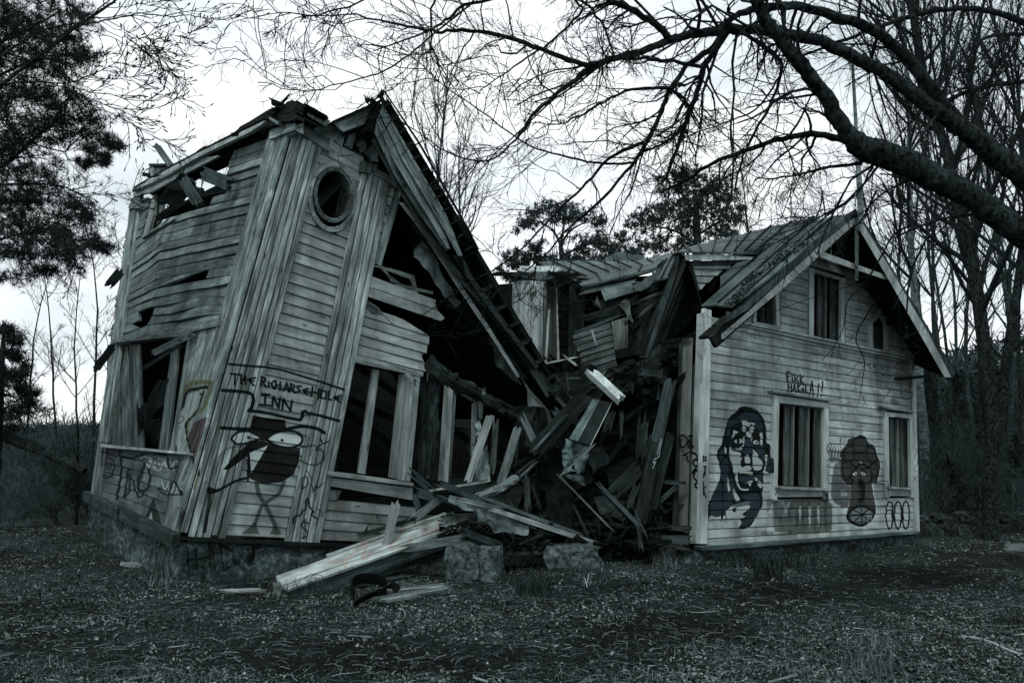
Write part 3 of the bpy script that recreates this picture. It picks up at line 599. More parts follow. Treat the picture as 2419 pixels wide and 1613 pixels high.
# faint tags
for q in ((30, 60, 20, 180, 60, 240), (50, 100, 80, 60, 90, 150, 130, 80), (130, 70, 150, 150), (470, 190, 520, 260, 540, 330), (440, 250, 500, 210, 510, 300, 560, 240), (560, 300, 610, 350, 600, 400), (20, 300, 15, 360), (610, 560, 630, 540, 650, 590, 620, 610, 612, 570), (630, 640, 660, 650, 650, 680, 630, 670), (280, 180, 310, 240, 330, 170)):
    cw.curve(m9(*q), 3.5, .03, .30)
for q in ((912, 260, 930, 330, 960, 290, 985, 330, 1005, 290), (1040, 230, 1070, 215, 1080, 250, 1040, 290, 1075, 300, 1060, 330), (1090, 210, 1120, 200, 1145, 230, 1110, 260, 1150, 280, 1130, 320), (940, 400, 1000, 330, 1060, 340, 1080, 390, 1020, 380, 1000, 420), (1080, 350, 1130, 330, 1150, 380, 1100, 400, 1080, 360)):
    cw.curve(m9(*q), 2.6, .03, .55)
cw.blob(m9(855, 335, 905, 340, 940, 400, 925, 520, 930, 700, 905, 700, 900, 540, 870, 450), .03, .42); cw.blob(m9(990, 440, 1000, 400, 1040, 400, 1060, 450), .02, .5)
cw.curve(m9(520, 745, 495, 750, 485, 790, 510, 830, 525, 780, 500, 745), 2.6, BK, .8)
for x in (530, 555, 580, 600): cw.curve(m9(x, 740, x+12, 780, x+4, 850, x+20, 800), 2.2, BK, .7)
cw.fill(m9(520, 850, 600, 850, 600, 885, 530, 890), (.04, .05, .04), .7); cw.curve(m9(485, 870, 505, 880, 490, 920), 3, BK, .7); cw.line(m9(610, 700, 606, 740), 3, BK, .7)
for q in ((610, 1110, 625, 1105, 630, 1130, 612, 1130), (640, 1110, 655, 1130, 640, 1135), (610, 1145, 660, 1140)): cw.curve(m9(*q), 1.6, .3, .9)
for x, y in ((765, 120), (818, 135), (870, 150), (930, 160), (975, 178), (940, 212), (990, 215)): cw.line(m9(x-3, y, x+3, y+4), 3, BK, .95)
cw.blob(m9(865, 1060, 900, 1050, 950, 1060, 945, 1180, 880, 1190, 868, 1120), (.06, .08, .08), .45); cw.curve(m9(870, 1050, 940, 1030, 960, 1060, 960, 1150), 2.5, BK, .7)
cw.curve(m9(1170, 780, 1190, 800, 1165, 850, 1190, 880, 1160, 940, 1185, 960), 1.8, BK, .6); cw.line(m9(1150, 990, 1180, 1030), 1.5, BK, .7); cw.line(m9(1180, 990, 1150, 1040), 1.5, BK, .7)
for q in ((135, 1100, 150, 1135, 165, 1100), (180, 1100, 182, 1140), (205, 1100, 195, 1135)): cw.line(m9(*q), 2, .3, .6)
IMG_RW = cw.bake(RW, 'paint_gable', 1800, 1300)
# ------------------------------------------------------------------ materials
M = {}
M['grey'] = wood('weathered_wood', .05, .32, streak=(2.4, 24), worn=8)
M['front'] = wood('weathered_siding_front', .23, .39, IMG_FF, streak=(3.6, 15), patch=.4, bump=.3); M['side'] = wood('weathered_siding_shaded_side', .10, .25, IMG_LF, streak=(3.6, 15), patch=.55, bump=.35, grime=1.0)  # side copy darker than the front: its shade is in the colour
M['pil'] = wood('weathered_pilaster', .085, .48, IMG_FF, streak=(2.0, 20), patch=.45, worn=6); M['pils'] = wood('weathered_pilaster_shaded_side', .045, .36, IMG_LF, streak=(2.0, 20), patch=.45, worn=7)  # side pilaster toned down likewise, shade painted into the wood
M['pale'] = wood('pale_worn_paint', .14, .46, streak=(2, 24), patch=.35, peel=(.66, .06))
M['gable'] = wood('cream_siding', .25, .46, IMG_RW, streak=(1.6, 9), patch=.42, bump=.3, grime=1.0, peel=(.66, .14), knots=False)
M['gable0'] = wood('plain_cream_siding', .25, .42, streak=(1.2, 10), patch=.3, bump=.25, peel=(.66, .12), knots=False)
M['gtrim'] = wood('cream_trim', .29, .52, IMG_RW, streak=(1.2, 14), patch=.3, bump=.3, peel=(.66, .12), knots=False)
M['dark'] = wood('dark_wood', .005, .034, patch=.6); M['nearblack'] = wood('black_shaded_wood', .001, .010, patch=.6, bump=.9)  # blacks that also hold the deep shade of gaps and openings
M['mid'] = wood('brown_wood', .010, .10, patch=.65); M['rot'] = wood('rotten_wood', .003, .085, streak=(5, 16), patch=.75, bump=1.0)
M['beam'] = wood('white_painted_beam', .26, .62, streak=(1.2, 26), patch=.4, peel=(.62, .14))
M['inner'] = wood('shaded_interior_board', .003, .018, patch=.5)  # indoor darkness is put into this board colour
M['stone'] = plain('foundation_stone', .012, .16, scale=15, bump=1.0, bd=.05, detail=9); M['metal'] = plain('weathered_sheet_metal', .05, .13, scale=3, bump=.15, rough=.5, met=.35)
M['bright'] = plain('bare_bright_wood', .35, .7, scale=9); M['felt'] = plain('roofing_felt', .003, .014, scale=8, bump=.6)
M['roofm'] = plain('roof_sheet', .045, .12, scale=2.2, bump=.2, rough=.6); M['cloth'] = plain('torn_building_paper', .06, .22, scale=4, bump=.3); M['bark'] = plain('rough_bark', .003, .065, scale=26, bump=1.0, bd=.08, sp=(1, 1, .6), lo=.38, hi=.72)
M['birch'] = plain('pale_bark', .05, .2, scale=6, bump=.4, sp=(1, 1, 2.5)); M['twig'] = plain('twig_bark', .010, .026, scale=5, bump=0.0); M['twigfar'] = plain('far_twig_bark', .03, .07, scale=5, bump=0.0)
# ================================================================== LEFT HOUSE
def gz(x, y):
    x = np.asarray(x, float); y = np.asarray(y, float)
    z = .03*np.sin(x*.9+.3)*np.cos(y*.7)+.02*np.sin(x*2.3+y*1.9)
    z = z + .24*np.exp(-((x+7.9)**2/6+(y-13.0)**2/7)) + .12*np.exp(-((x-1.2)**2/3+(y-11.3)**2/2))
    return z + .004*np.maximum(y-16, 0)
h1 = thing('leaning_house', PF.hit(425, 1257)*[1, 1, 0], 'two storey wooden house tower leaning sideways, torn open, with painted bird and inn sign', 'ruined house')
B1 = LF.inv
# --- side face clapboards
lf_out = [(160, 1140), (215, 1168)] + Z2(90, 940, 470, 1112, 590, 722) + Z2(150, 682, 140, 400, 185, 140, 600, 92) + [(518, 764)] + Z1(1000, 860, 1145, 366, 945, 432, 905, 505, 870, 745, 600, 850, 520, 890, 480, 905, 352, 998, 428, 720, 300, 745) + [(250, 800)]
lf_out = [(212, 1166), (389, 1246), (443, 1072), (247, 1054)] 
lower = LF.poly(Z2(88, 938, 468, 1112, 590, 722, 128, 676))
upper = LF.poly(Z2(185, 140, 600, 92) + [(532, 760)] + Z1(1190, 350, 945, 432, 905, 505, 868, 745, 600, 850, 520, 890, 480, 905, 352, 998, 428, 712, 290, 765) + [(262, 806)])
slit1 = LF.poly(Z1(385, 1345, 480, 1290, 600, 1245, 775, 1195, 765, 1250, 640, 1285, 500, 1318, 440, 1335)); slit2 = LF.poly(Z1(262, 1560, 300, 1505, 380, 1462, 450, 1440, 420, 1500, 390, 1545, 330, 1560))
def lfwarp(s, t, r):
    b = np.exp(-((s-.36)/.05)**2)*np.exp(-((t-.74)/.16)**2); e = np.clip((.62-t)/.06, 0, 1)*np.clip((t-.5)/.04, 0, 1)
    return (.05*b + .05*e*np.sin(s*9+t*40)*(1-r) + .02*np.sin(t*61+s*3)*(1-r)*(t > .5), .006*e*np.sin(s*14+t*30))
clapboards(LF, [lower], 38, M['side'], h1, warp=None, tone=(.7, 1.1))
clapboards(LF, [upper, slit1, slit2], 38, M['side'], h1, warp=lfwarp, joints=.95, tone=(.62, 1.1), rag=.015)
# --- corner pilaster, side half and the plain panel beside it
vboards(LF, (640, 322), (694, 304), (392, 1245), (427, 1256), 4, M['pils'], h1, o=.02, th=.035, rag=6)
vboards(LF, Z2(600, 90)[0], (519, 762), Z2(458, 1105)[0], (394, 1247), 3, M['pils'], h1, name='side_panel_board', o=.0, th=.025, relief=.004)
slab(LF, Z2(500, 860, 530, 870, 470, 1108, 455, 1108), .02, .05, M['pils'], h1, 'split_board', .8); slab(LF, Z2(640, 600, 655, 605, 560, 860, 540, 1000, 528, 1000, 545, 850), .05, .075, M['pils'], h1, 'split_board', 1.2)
def backing(sf, pts, o=-.03, mat='inner'): return slab(sf, pts, o-.03, o, M[mat], h1, 'wall_sheathing')
backing(LF, [(632, 325), (697, 305), (430, 1256), (388, 1240)]); backing(LF, Z2(600, 90)+[(530, 762), (396, 1245)]+Z2(465, 1100)+Z2(520, 700)); backing(LF, Z2(100, 930, 468, 1105, 588, 724, 135, 680))
backing(FF, [(692, 306), (760, 345), (532, 1264), (427, 1255)]); backing(FF, [(854, 402), (919, 440), (752, 1284), (672, 1276)])
# --- back-left corner board
for a, b in (((213, 1172), (226, 1176)), ((226, 1176), (236, 1180))):
    f = (a[0]-213)/23; slab(LF, [a, b, (b[0]+97-f*4, 468), (a[0]+97-f*4, 468)], .0, .05+.03*(f == 0), M['pils'], h1, 'corner_board', 1.0)
slab(LF, Z1(270, 830, 290, 790, 335, 790, 335, 815, 290, 815), .02, .12, M['grey'], h1, 'corner_capital')
slab(LF, Z1(275, 800, 300, 745, 345, 725, 335, 790), .02, .09, M['grey'], h1, 'corner_capital', 1.1)
# --- front face clapboards
oc = FF.poly([Z1(1525+135*math.cos(a), 760+195*math.sin(a))[0] for a in np.linspace(0, 2*math.pi, 28)[:-1]])
rA = FF.poly([(757, 340), (856, 398), (669, 1281), (529, 1266)])
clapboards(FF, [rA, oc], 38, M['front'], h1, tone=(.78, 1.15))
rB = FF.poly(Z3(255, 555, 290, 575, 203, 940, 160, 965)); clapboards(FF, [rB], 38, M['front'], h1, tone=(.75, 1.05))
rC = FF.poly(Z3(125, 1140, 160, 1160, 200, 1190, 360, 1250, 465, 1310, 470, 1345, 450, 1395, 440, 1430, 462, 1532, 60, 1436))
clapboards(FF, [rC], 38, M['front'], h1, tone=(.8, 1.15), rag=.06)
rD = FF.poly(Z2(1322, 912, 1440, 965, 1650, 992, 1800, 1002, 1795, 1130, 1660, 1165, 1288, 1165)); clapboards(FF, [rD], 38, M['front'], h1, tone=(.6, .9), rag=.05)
def ffb(z, *p, o0=.0, o1=.03, m='grey', name='board', tone=1.0): return slab(FF, z(*p), o0, o1, M[m], h1, name, tone)
ffb(Z3, 150, 1005, 515, 1140, 512, 1158, 522, 1190, 140, 1062, o1=.05, m='front', name='broken_plank', tone=1.05)
ffb(Z3, 140, 1066, 522, 1194, 562, 1235, 540, 1250, 130, 1112, o1=.045, m='front', name='broken_plank', tone=.9)
ffb(Z2, 1335, 845, 1782, 900, 1778, 965, 1330, 888, o0=.02, o1=.055, m='front', name='apron_board')
ffb(Z2, 1445, 182, 1837, 290, 1837, 312, 1442, 232, o0=.0, o1=.06, m='pil', name='header_board')
for i in range(3): ffb(Z3, 120, 1120+i*18, 215+i*10, 1180+i*12, 205, 1195+i*10, 125, 1150+i*10, o0=.01, o1=.03, name='splinter', tone=.6)
# --- pilaster boards on the front
vboards(FF, (692, 304), (760, 343), (424, 1257), (531, 1266), 6, M['pil'], h1, o=.02, th=.035, rag=7)
vboards(FF, (853, 400), (919, 436), (669, 1278), (752, 1289), 5, M['pil'], h1, o=.03, th=.035, relief=.016)
# --- caps
for (z, y0, y1, e) in ((0, 0, 26, .10), (1, 22, 34, .06)):
    slab(LF, [(636, 303+y0), (697, 281+y0), (697, 281+y1), (636, 303+y1)], -.02, e, M['grey'], h1, 'pilaster_cap', 1.15)
    slab(FF, [(697, 281+y0), (778, 332+y0), (778, 332+y1), (697, 281+y1)], -.02, e, M['grey'], h1, 'pilaster_cap', .95)
ffb(Z1, 1500, 440, 1720, 560, 1722, 500, 1500, 390, o0=.0, o1=.03, m='front', name='frieze_board', tone=1.05); ffb(Z1, 1470, 470, 1700, 650, 1710, 575, 1500, 445, o0=-.01, o1=.018, m='front', name='frieze_board', tone=.9)
ffb(Z1, 1760, 545, 1970, 660, 1945, 700, 1880, 660, 1790, 610, o0=.02, o1=.09, name='cornice_board', tone=.95)
ffb(Z1, 1705, 590, 1715, 520, 1775, 545, 1770, 605, o0=.03, o1=.12, name='pilaster_cap', tone=.4)
ffb(Z3, 295, 570, 335, 535, 218, 950, 186, 950, o0=-.01, o1=.04, name='corner_board', tone=1.0); ffb(Z3, 322, 560, 345, 530, 225, 960, 212, 955, o0=.04, o1=.06, name='corner_board', tone=1.2)
# --- round window

def ring(sf, cx, cy, ax, ay, w0, w1, o0, o1, mat, parent, name, k=12, n=4, tone=(.8, 1.1)):
    """ring of k curved segments; half axes ax, ay in picture units, w0..w1 as fractions"""
    for i in range(k):
        V = []; 
        for j in range(n+1):
            a = 2*math.pi*(i+.015+(j/n)*.97)/k
            for w in (w0, w1):
                q = sf.inv(cx+ax*w*math.cos(a), cy+ay*w*math.sin(a))
                for o in (o0, o1): V.append(sf.P(q[0], q[1], o)[0])
        Fc = []
        for j in range(n):
            a = j*4; Fc += [(a, a+4, a+5, a+1), (a+2, a+3, a+7, a+6), (a+1, a+5, a+7, a+3), (a, a+2, a+6, a+4)]
        Fc += [(0, 1, 3, 2), (n*4, n*4+2, n*4+3, n*4+1)]; V = np.array(V)
        mk(name, V, Fc, mat, parent, grain=np.stack([np.arange(len(V))*.05, np.tile([0, .03, .1, .13], n+1)], 1), tone=random.uniform(*tone))
ocx, ocy = Z1(1525, 745)[0]
ow_ = mk('round_window', FF.P([.0], [.0], 0)+np.zeros((3, 3)), [(0, 1, 2)], M['nearblack'], h1, grain=np.zeros((3, 2)))
ring(FF, ocx-2, ocy+2, 56, 83, .86, 1.0, .0, .075, M['pil'], ow_, 'outer_frame', 10)
ring(FF, ocx, ocy-2, 47, 66, .84, 1.0, -.2, .10, M['grey'], ow_, 'inner_frame', 10, tone=(.45, .7))
vboards(FF, Z1(1455, 520)[0], Z1(1700, 650)[0], Z1(1380, 800)[0], Z1(1400, 810)[0], 1, M['pil'], ow_, name='panel', o=-.01, th=.01) if False else None
# board panel round the window above and at its right
for q in ((1455, 520, 1700, 660, 1690, 720, 1655, 640, 1600, 590, 1530, 570, 1450, 600, 1420, 650), (1650, 650, 1700, 655, 1640, 960, 1610, 940, 1655, 830)):
    ffb(Z1, *q, o0=.0, o1=.028, m='pil', name='panel_board', tone=1.0)
# --- lower left window of the side face
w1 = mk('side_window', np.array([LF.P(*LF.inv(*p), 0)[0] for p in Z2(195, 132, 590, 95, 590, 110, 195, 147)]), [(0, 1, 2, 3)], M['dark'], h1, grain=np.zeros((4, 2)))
def lfb(z, *p, o0=-.02, o1=.03, m='grey', name='board', tone=1.0, par=None): return slab(LF, z(*p), o0, o1, M[m], par or h1, name, tone)
lfb(Z2, 188, 128, 760, 2, 762, 40, 600, 78, 190, 150, o1=.07, name='lintel_board', tone=.7)
lfb(Z2, 190, 118, 600, 76, 602, 92, 190, 135, o0=.03, o1=.13, name='drip_cap', tone=.6)
lfb(Z2, 130, 668, 590, 712, 588, 724, 128, 684, o1=.14, m='pale', name='sill', par=w1)
for q, tn, o in (((200, 140, 228, 142, 235, 690, 190, 680), .38, 0), ((232, 142, 272, 144, 295, 695, 245, 690), .55, -.03), ((278, 143, 300, 145, 305, 690, 298, 690), .3, 0), ((302, 145, 336, 142, 352, 692, 306, 690), .6, .01), ((165, 145, 200, 140, 190, 680, 155, 670), .35, -.01)):
    lfb(Z2, *q, o0=o-.03, o1=o, name='frame_board', tone=tn, par=w1)
lfb(Z2, 505, 150, 545, 150, 480, 715, 435, 700, o0=-.08, o1=-.05, name='frame_board', tone=.7, par=w1); lfb(Z2, 590, 100, 605, 98, 520, 700, 495, 715, o0=-.04, o1=.03, name='frame_board', tone=.9, par=w1)
# --- upper opening of the side face
lfb(Z1, 420, 735, 432, 728, 425, 850, 385, 985, 355, 1000, 358, 985, o0=-.02, o1=.04, m='pale', name='frame_board', tone=.7); lfb(Z1, 430, 740, 480, 750, 490, 860, 430, 935, 415, 920, o0=-.1, o1=-.06, name='frame_board', tone=.6)
# --- eave fascia and torn roofing over the side face
lfb(Z1, 295, 692, 700, 474, 1115, 272, 1090, 300, 1020, 345, 700, 500, 500, 620, 300, 712, o0=.16, o1=.21, m='pale', name='fascia_board', tone=1.0)
lfb(Z1, 298, 716, 500, 624, 700, 506, 830, 490, 780, 520, 620, 600, 420, 712, 300, 745, o0=.10, o1=.14, m='pale', name='fascia_board', tone=.85)
lfb(Z1, 300, 684, 520, 556, 900, 359, 1110, 250, 1112, 260, 900, 369, 520, 566, 305, 690, o0=-.3, o1=.22, m='felt', name='roof_edge', tone=.8)
def jag(z, pts, k, a):
    out = []; p = z(*pts); n = len(p)
    for i in range(n):
        A, B = p[i], p[(i+1) % n]
        for j in range(k): f = j/k; out.append((A[0]+(B[0]-A[0])*f+random.uniform(-a, a)*(j > 0), A[1]+(B[1]-A[1])*f+random.uniform(-a, a)*(j > 0)))
    return out
slab(LF, jag(Z1, (880, 375, 960, 310, 1120, 215, 1200, 185, 1280, 148, 1315, 152, 1312, 182, 1358, 165, 1358, 190, 1330, 200, 1330, 230, 1360, 240, 1350, 275, 1290, 278, 1145, 360, 1040, 400, 1020, 350, 1090, 290), 3, 3), -.35, .0, M['nearblack'], h1, 'torn_roofing', 1.3)
slab(LF, jag(Z1, (960, 330, 1140, 230, 1300, 175, 1300, 215, 1150, 270, 980, 350), 4, 2.5), .0, .12, M['nearblack'], h1, 'torn_roofing', 2.2)
slab(LF, jag(Z1, (1030, 300, 1200, 240, 1310, 225, 1310, 262, 1200, 290, 1060, 340), 4, 2.5), .05, .16, M['nearblack'], h1, 'torn_roofing', 1.6)
slab(LF, jag(Z1, (620, 520, 740, 430, 800, 425, 860, 400, 850, 425, 700, 505, 640, 530), 3, 2), -.3, -.1, M['nearblack'], h1, 'torn_roofing', 1.2)
lfb(Z1, 1140, 250, 1200, 285, 1190, 302, 1140, 268, o0=.1, o1=.2, name='batten', tone=.6)
for _ in range(16):
    x, y = random.uniform(1000, 1310), random.uniform(-60, 60); a = Z1(x, 395-(x-1000)*.62+y*.6)[0]; q = LF.P(*LF.inv(*a), .1)[0]
    plank('roof_splinter', q, q+np.array([random.uniform(-.2, .3), random.uniform(-.3, .1), random.uniform(-.12, .12)]), random.uniform(.03, .09), .02, M['nearblack'], h1, tone=2.5, nl=3, nw=3)
# inner structure behind the side face
lfb(Z1, 430, 720, 945, 430, 900, 510, 420, 770, o0=-.5, o1=-.45, m='nearblack', name='inner_board', tone=1.6)
def pk(z, a, b, Y0, Y1, w, th, m, par, name='plank', **k):
    p, q = z(*a)[0], z(*b)[0]; return plank(name, P(p[0], p[1], Y0), P(q[0], q[1], Y1), w, th, M[m], par, **k)
pk(Z1, (610, 640), (710, 800), 11.2, 10.9, .16, .08, 'mid', h1, 'fallen_rafter', tone=1.2); pk(Z1, (740, 605), (900, 670), 10.8, 10.5, .2, .09, 'mid', h1, 'fallen_rafter', tone=1.4)
pk(Z1, (520, 670), (740, 720), 11.5, 11.1, .12, .05, 'dark', h1, 'fallen_rafter'); pk(Z1, (690, 740), (880, 700), 11.2, 10.9, .06, .04, 'mid', h1, 'fallen_rafter')
pk(Z1, (500, 800), (640, 640), 11.8, 11.4, .3, .03, 'mid', h1, 'loose_board', tone=.9); pk(Z1, (450, 880), (620, 760), 11.8, 11.3, .1, .03, 'mid', h1, 'loose_board')
pk(Z1, (1420, 800), (1580, 640), 10.7, 10.9, .14, .06, 'grey', h1, 'rafter', tone=.9); pk(Z1, (1560, 870), (1590, 700), 10.6, 10.7, .07, .05, 'grey', h1, 'rafter', tone=.8); pk(Z1, (1440, 860), (1580, 780), 10.9, 11, .2, .05, 'dark', h1, 'rafter')
pk(Z1, (370, 1000), (560, 890), 12.0, 11.4, .05, .04, 'grey', h1, 'loose_board', tone=.6)
pk(Z1, (150, 1290), (225, 1200), 12.7, 12.65, .15, .03, 'mid', h1, 'broken_batten'); pk(Z2, (105, 275), (195, 150), 12.5, 12.3, .12, .03, 'mid', h1, 'broken_batten', tone=.8)
pk(Z2, (412, 185), (600, 92), 10.7, 10.2, .09, .05, 'grey', h1, 'broken_batten', tone=1.1); pk(Z2, (355, 268), (560, 140), 10.8, 10.4, .05, .03, 'mid', h1, 'broken_batten', tone=.8)
for a, b, w in (((350, 560), (470, 330), .18), ((360, 640), (430, 540), .16), ((400, 690), (455, 560), .14), ((350, 690), (345, 470), .12), ((370, 520), (480, 420), .1)):
    pk(Z2, a, b, 11.6, 11.2, w, .03, 'mid', h1, 'loose_board', tone=random.uniform(.6, 1.1))
# --- things standing up at the top
for i in range(5):
    x = 1368+i*46; slab(FF, Z1(x+14, 180+i*36, x+58, 200+i*38, x+44-i*3, 320+i*34, x-4, 320+i*18), .0, .03, M['pale'], h1, 'upright_board', random.uniform(.7, .95))
ffb(Z1, 1530, 285, 1805, 180, 1830, 150, 1760, 285, 1600, 345, o0=.18, o1=.22, m='grey', name='rake_board', tone=1.35); ffb(Z1, 1530, 276, 1700, 201, 1845, 136, 1842, 145, 1700, 212, 1535, 284, o0=-.1, o1=.3, m='felt', name='roof_edge')
ffb(Z1, 1590, 350, 1755, 285, 1750, 340, 1700, 330, 1600, 370, o0=.10, o1=.14, m='dark', name='rake_board')
ffb(Z1, 1830, 150, 1822, 200, 1780, 355, 1743, 335, 1745, 330, 1800, 200, o0=.25, o1=.5, m='nearblack', name='rake_return', tone=1.0)
for q, tn in (((1590, 440, 1630, 340, 1665, 350, 1640, 460), 1.0), ((1650, 440, 1700, 400, 1725, 440, 1690, 490), .8), ((1690, 410, 1760, 395, 1745, 345, 1690, 370), .55), ((1700, 480, 1760, 440, 1790, 490, 1785, 545, 1735, 530), .9), ((1600, 455, 1650, 465, 1720, 500, 1700, 495, 1620, 450), .6), ((1715, 540, 1740, 535, 1790, 560, 1770, 600, 1730, 590), .35)):
    p = Z1(*q); o = random.uniform(.02, .2); sheet('torn_flashing', [FF.P(*FF.inv(*a), o)[0] for a in p], M['cloth'], h1, amp=.05, freq=7, cuts=2, tone=tn)
pk(Z1, (1420, 345), (1608, 305), 9.4, 9.9, .09, .01, 'dark', h1, 'metal_strip', rag=0)
pk(Z1, (445, 430), (530, 550), 12.3, 12.4, .11, .05, 'grey', h1, 'broken_batten', tone=.8)
lfb(Z1, 400, 545, 500, 540, 500, 590, 385, 625, o0=-.7, o1=-.65, m='pale', name='gable_board', tone=.8); lfb(Z1, 395, 540, 600, 538, 600, 548, 395, 552, o0=-.72, o1=-.5, m='dark', name='roof_edge'); pk(Z1, (370, 608), (400, 612), 13.0, 12.9, .07, .05, 'dark', h1, 'broken_batten')
# --- the right roof slope: rake boards, rafters, sheathing seen from beneath
RPo = .5
def rk(*p, o0=RPo, o1=RPo+.03, m='grey', name='rake_board', tone=1.0): 
    q = [PF.hit(x, y, o0) for x, y in Z3(*p)]; q1 = [PF.hit(x, y, o1) for x, y in Z3(*p)]
    return prism(name, q1, q, M[m], h1, tone)
rk(232, 105, 350, 310, 565, 680, 612, 790, 655, 905, 632, 905, 560, 770, 330, 385, 217, 150, o0=.56, o1=.60, tone=.95)
rk(214, 158, 330, 392, 556, 772, 590, 872, 572, 862, 300, 420, 200, 190, o0=.50, o1=.56, tone=1.15)
rk(200, 195, 300, 425, 440, 620, 580, 872, 570, 880, 430, 690, 290, 470, 190, 255, o0=.44, o1=.50, tone=.85)
rk(188, 265, 300, 490, 500, 800, 655, 1010, 760, 1140, 745, 1150, 640, 1040, 470, 810, 340, 600, 175, 300, o0=.36, o1=.44, m='mid', name='rafter', tone=.8)
rk(318, 622, 345, 625, 470, 800, 640, 1045, 800, 1285, 960, 1545, 945, 1550, 790, 1310, 630, 1075, 455, 805, o0=.30, o1=.36, m='pale', name='edge_board', tone=.75)
rk(345, 700, 500, 870, 650, 1060, 800, 1270, 1010, 1568, 960, 1545, 800, 1290, 640, 1050, 470, 810, o0=.2, o1=.3, m='dark', name='rafter')
rk(600, 900, 660, 912, 760, 1110, 1010, 1450, 1100, 1568, 1060, 1568, 980, 1460, 740, 1140, o0=.30, o1=.42, m='dark', name='rafter', tone=1.3)
rk(655, 912, 690, 990, 850, 1210, 1060, 1490, 1040, 1500, 830, 1230, 670, 1010, o0=.42, o1=.5, m='mid', name='rafter', tone=.7)
for t in (.12, .3, .46, .62, .8, .95):
    x, y = 700+420*t, 1010+560*t; rk(x-10, y+12, x+55, y-22, x+70, y-8, x+5, y+28, o0=.4, o1=.5, m='rot', name='roof_batten', tone=.7)
for t in np.linspace(0, 1, 12):
    x, y = 250+430*t, 110+760*t; rk(x-14, y+2, x+26, y-22+4*t, x+34, y-14, x-6, y+12, o0=.45, o1=.62, m='dark', name='roof_batten')
rk(236, 32, 246, 34, 430, 305, 560, 530, 650, 690, 745, 872, 735, 874, 640, 700, 545, 530, 420, 312, o0=.44, o1=.6, m='nearblack', name='roof_edge')
rk(600, 690, 625, 682, 700, 790, 742, 872, 735, 874, 695, 830, 650, 770, o0=.3, o1=.6, m='nearblack', name='roof_edge')
rk(60, 158, 150, 112, 236, 30, 240, 40, 160, 118, 62, 166, o0=.3, o1=.45, m='nearblack', name='roof_edge')
for a, b in (((145, 70), (160, 100)), ((165, 70), (190, 95)), ((222, 60), (240, 100)), ((235, 30), (218, 80))): pk(Z3, a, b, 9.75, 9.8, .06, .03, 'nearblack', h1, 'roof_splinter')
A0, B0, C0 = PF.hit(*Z3(238, 92)[0], RPo), PF.hit(*Z3(660, 900)[0], RPo), PF.hit(1352, 985, .42)
dB = unit((LF.C[0][0]-LF.C[-1][0])*[1, 1, .2]); nrm = np.cross(C0-A0, dB); nrm = unit(nrm if nrm[2] > 0 else -nrm)
nb = 13
for i in range(nb):
    a, b = i/nb*4.2-.02, (i+1)/nb*4.2-.03
    lo = C0 + (unit(A0-C0)*random.uniform(0, .3) if i < 6 else unit(A0-C0)*random.uniform(.0, .5)); top = A0
    p = [top+dB*a, lo+dB*a, lo+dB*b, top+dB*b]; prism('sheathing_board', [q+nrm*.03 for q in p], [q for q in p], M['inner'], h1, random.uniform(.8, 2.2), along=C0-A0)
for i, u in enumerate(np.linspace(.06, .94, 9)):
    q = lerp(A0, C0, u); plank('purlin', q-nrm*.05, q-nrm*.05+dB*4.0, .10, .08, M['dark'], h1, face=nrm, tone=.8) if i % 3 == 0 else None
prism('roof_covering', [A0+nrm*.1, C0+nrm*.1, C0+nrm*.1+dB*4.2, A0+nrm*.1+dB*4.2], [A0+nrm*.045, C0+nrm*.045, C0+nrm*.045+dB*4.2, A0+nrm*.045+dB*4.2], M['felt'], h1)
# left roof slope: hidden sheet added to block light
A9 = A0-[0, 0, .35]; q1, q2 = PF.hit(700, 345, -.3), LF.P(.0, .93, -.3)[0]; prism('roof_covering', [A9+dB*.4, q1, q2, A0+dB*4.2-[0, 0, .2]], [A9+dB*.4-[0, 0, .08], q1-[0, 0, .08], q2-[0, 0, .08], A0+dB*4.2-[0, 0, .3]], M['felt'], h1)
# hanging paper under the roof
for p, o, tn in (((450, 805, 400, 880, 392, 915, 440, 960, 520, 1060, 560, 1120, 620, 1185, 650, 1150, 560, 1020, 480, 880), .1, 1.1), ((800, 1335, 818, 1390, 810, 1450, 850, 1490, 920, 1568, 960, 1580, 930, 1500, 850, 1400), .1, .7)):
    sheet('torn_building_paper', [PF.hit(x, y, o) for x, y in Z3(*p)], M['cloth'], h1, amp=.07, freq=4, cuts=3, tone=tn)
# rest of the gable wall: broken boards sloping under the rake
for p, tn in (((170, 960, 225, 955, 400, 1010, 415, 1080, 395, 1075, 380, 1030, 220, 970), .8), ((215, 965, 330, 1055, 500, 1095, 500, 1110, 320, 1075), .7), ((230, 965, 300, 1040, 420, 1090, 415, 1105, 280, 1040), 1.0)): ffb(Z3, *p, o0=.0, o1=.03, name='splinter', tone=tn)
for p, tn in (((415, 520, 415+30, 560, 640, 880, 620, 890), 0.6),): pass
# --- large front window
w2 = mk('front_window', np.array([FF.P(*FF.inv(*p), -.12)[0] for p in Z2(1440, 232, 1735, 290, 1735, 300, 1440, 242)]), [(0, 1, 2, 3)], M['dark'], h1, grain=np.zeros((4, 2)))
def ws(par, z, *p, o0=-.05, o1=.03, m='pale', name='frame', tone=1.0): return slab(FF, z(*p), o0, o1, M[m], par, name, tone)
ws(w2, Z2, 1572, 262, 1607, 265, 1530, 828, 1495, 822, o0=-.12, o1=-.05, name='mullion', tone=.75); ws(w2, Z2, 1727, 288, 1750, 295, 1690, 850, 1668, 847, o0=-.12, o1=.0, tone=.6)
ws(w2, Z2, 1760, 300, 1822, 308, 1768, 865, 1705, 858, o0=-.02, o1=.045, name='casing', tone=.85); ws(w2, Z2, 1748, 296, 1766, 300, 1712, 858, 1690, 850, o0=-.02, o1=.02, name='casing', tone=.6)
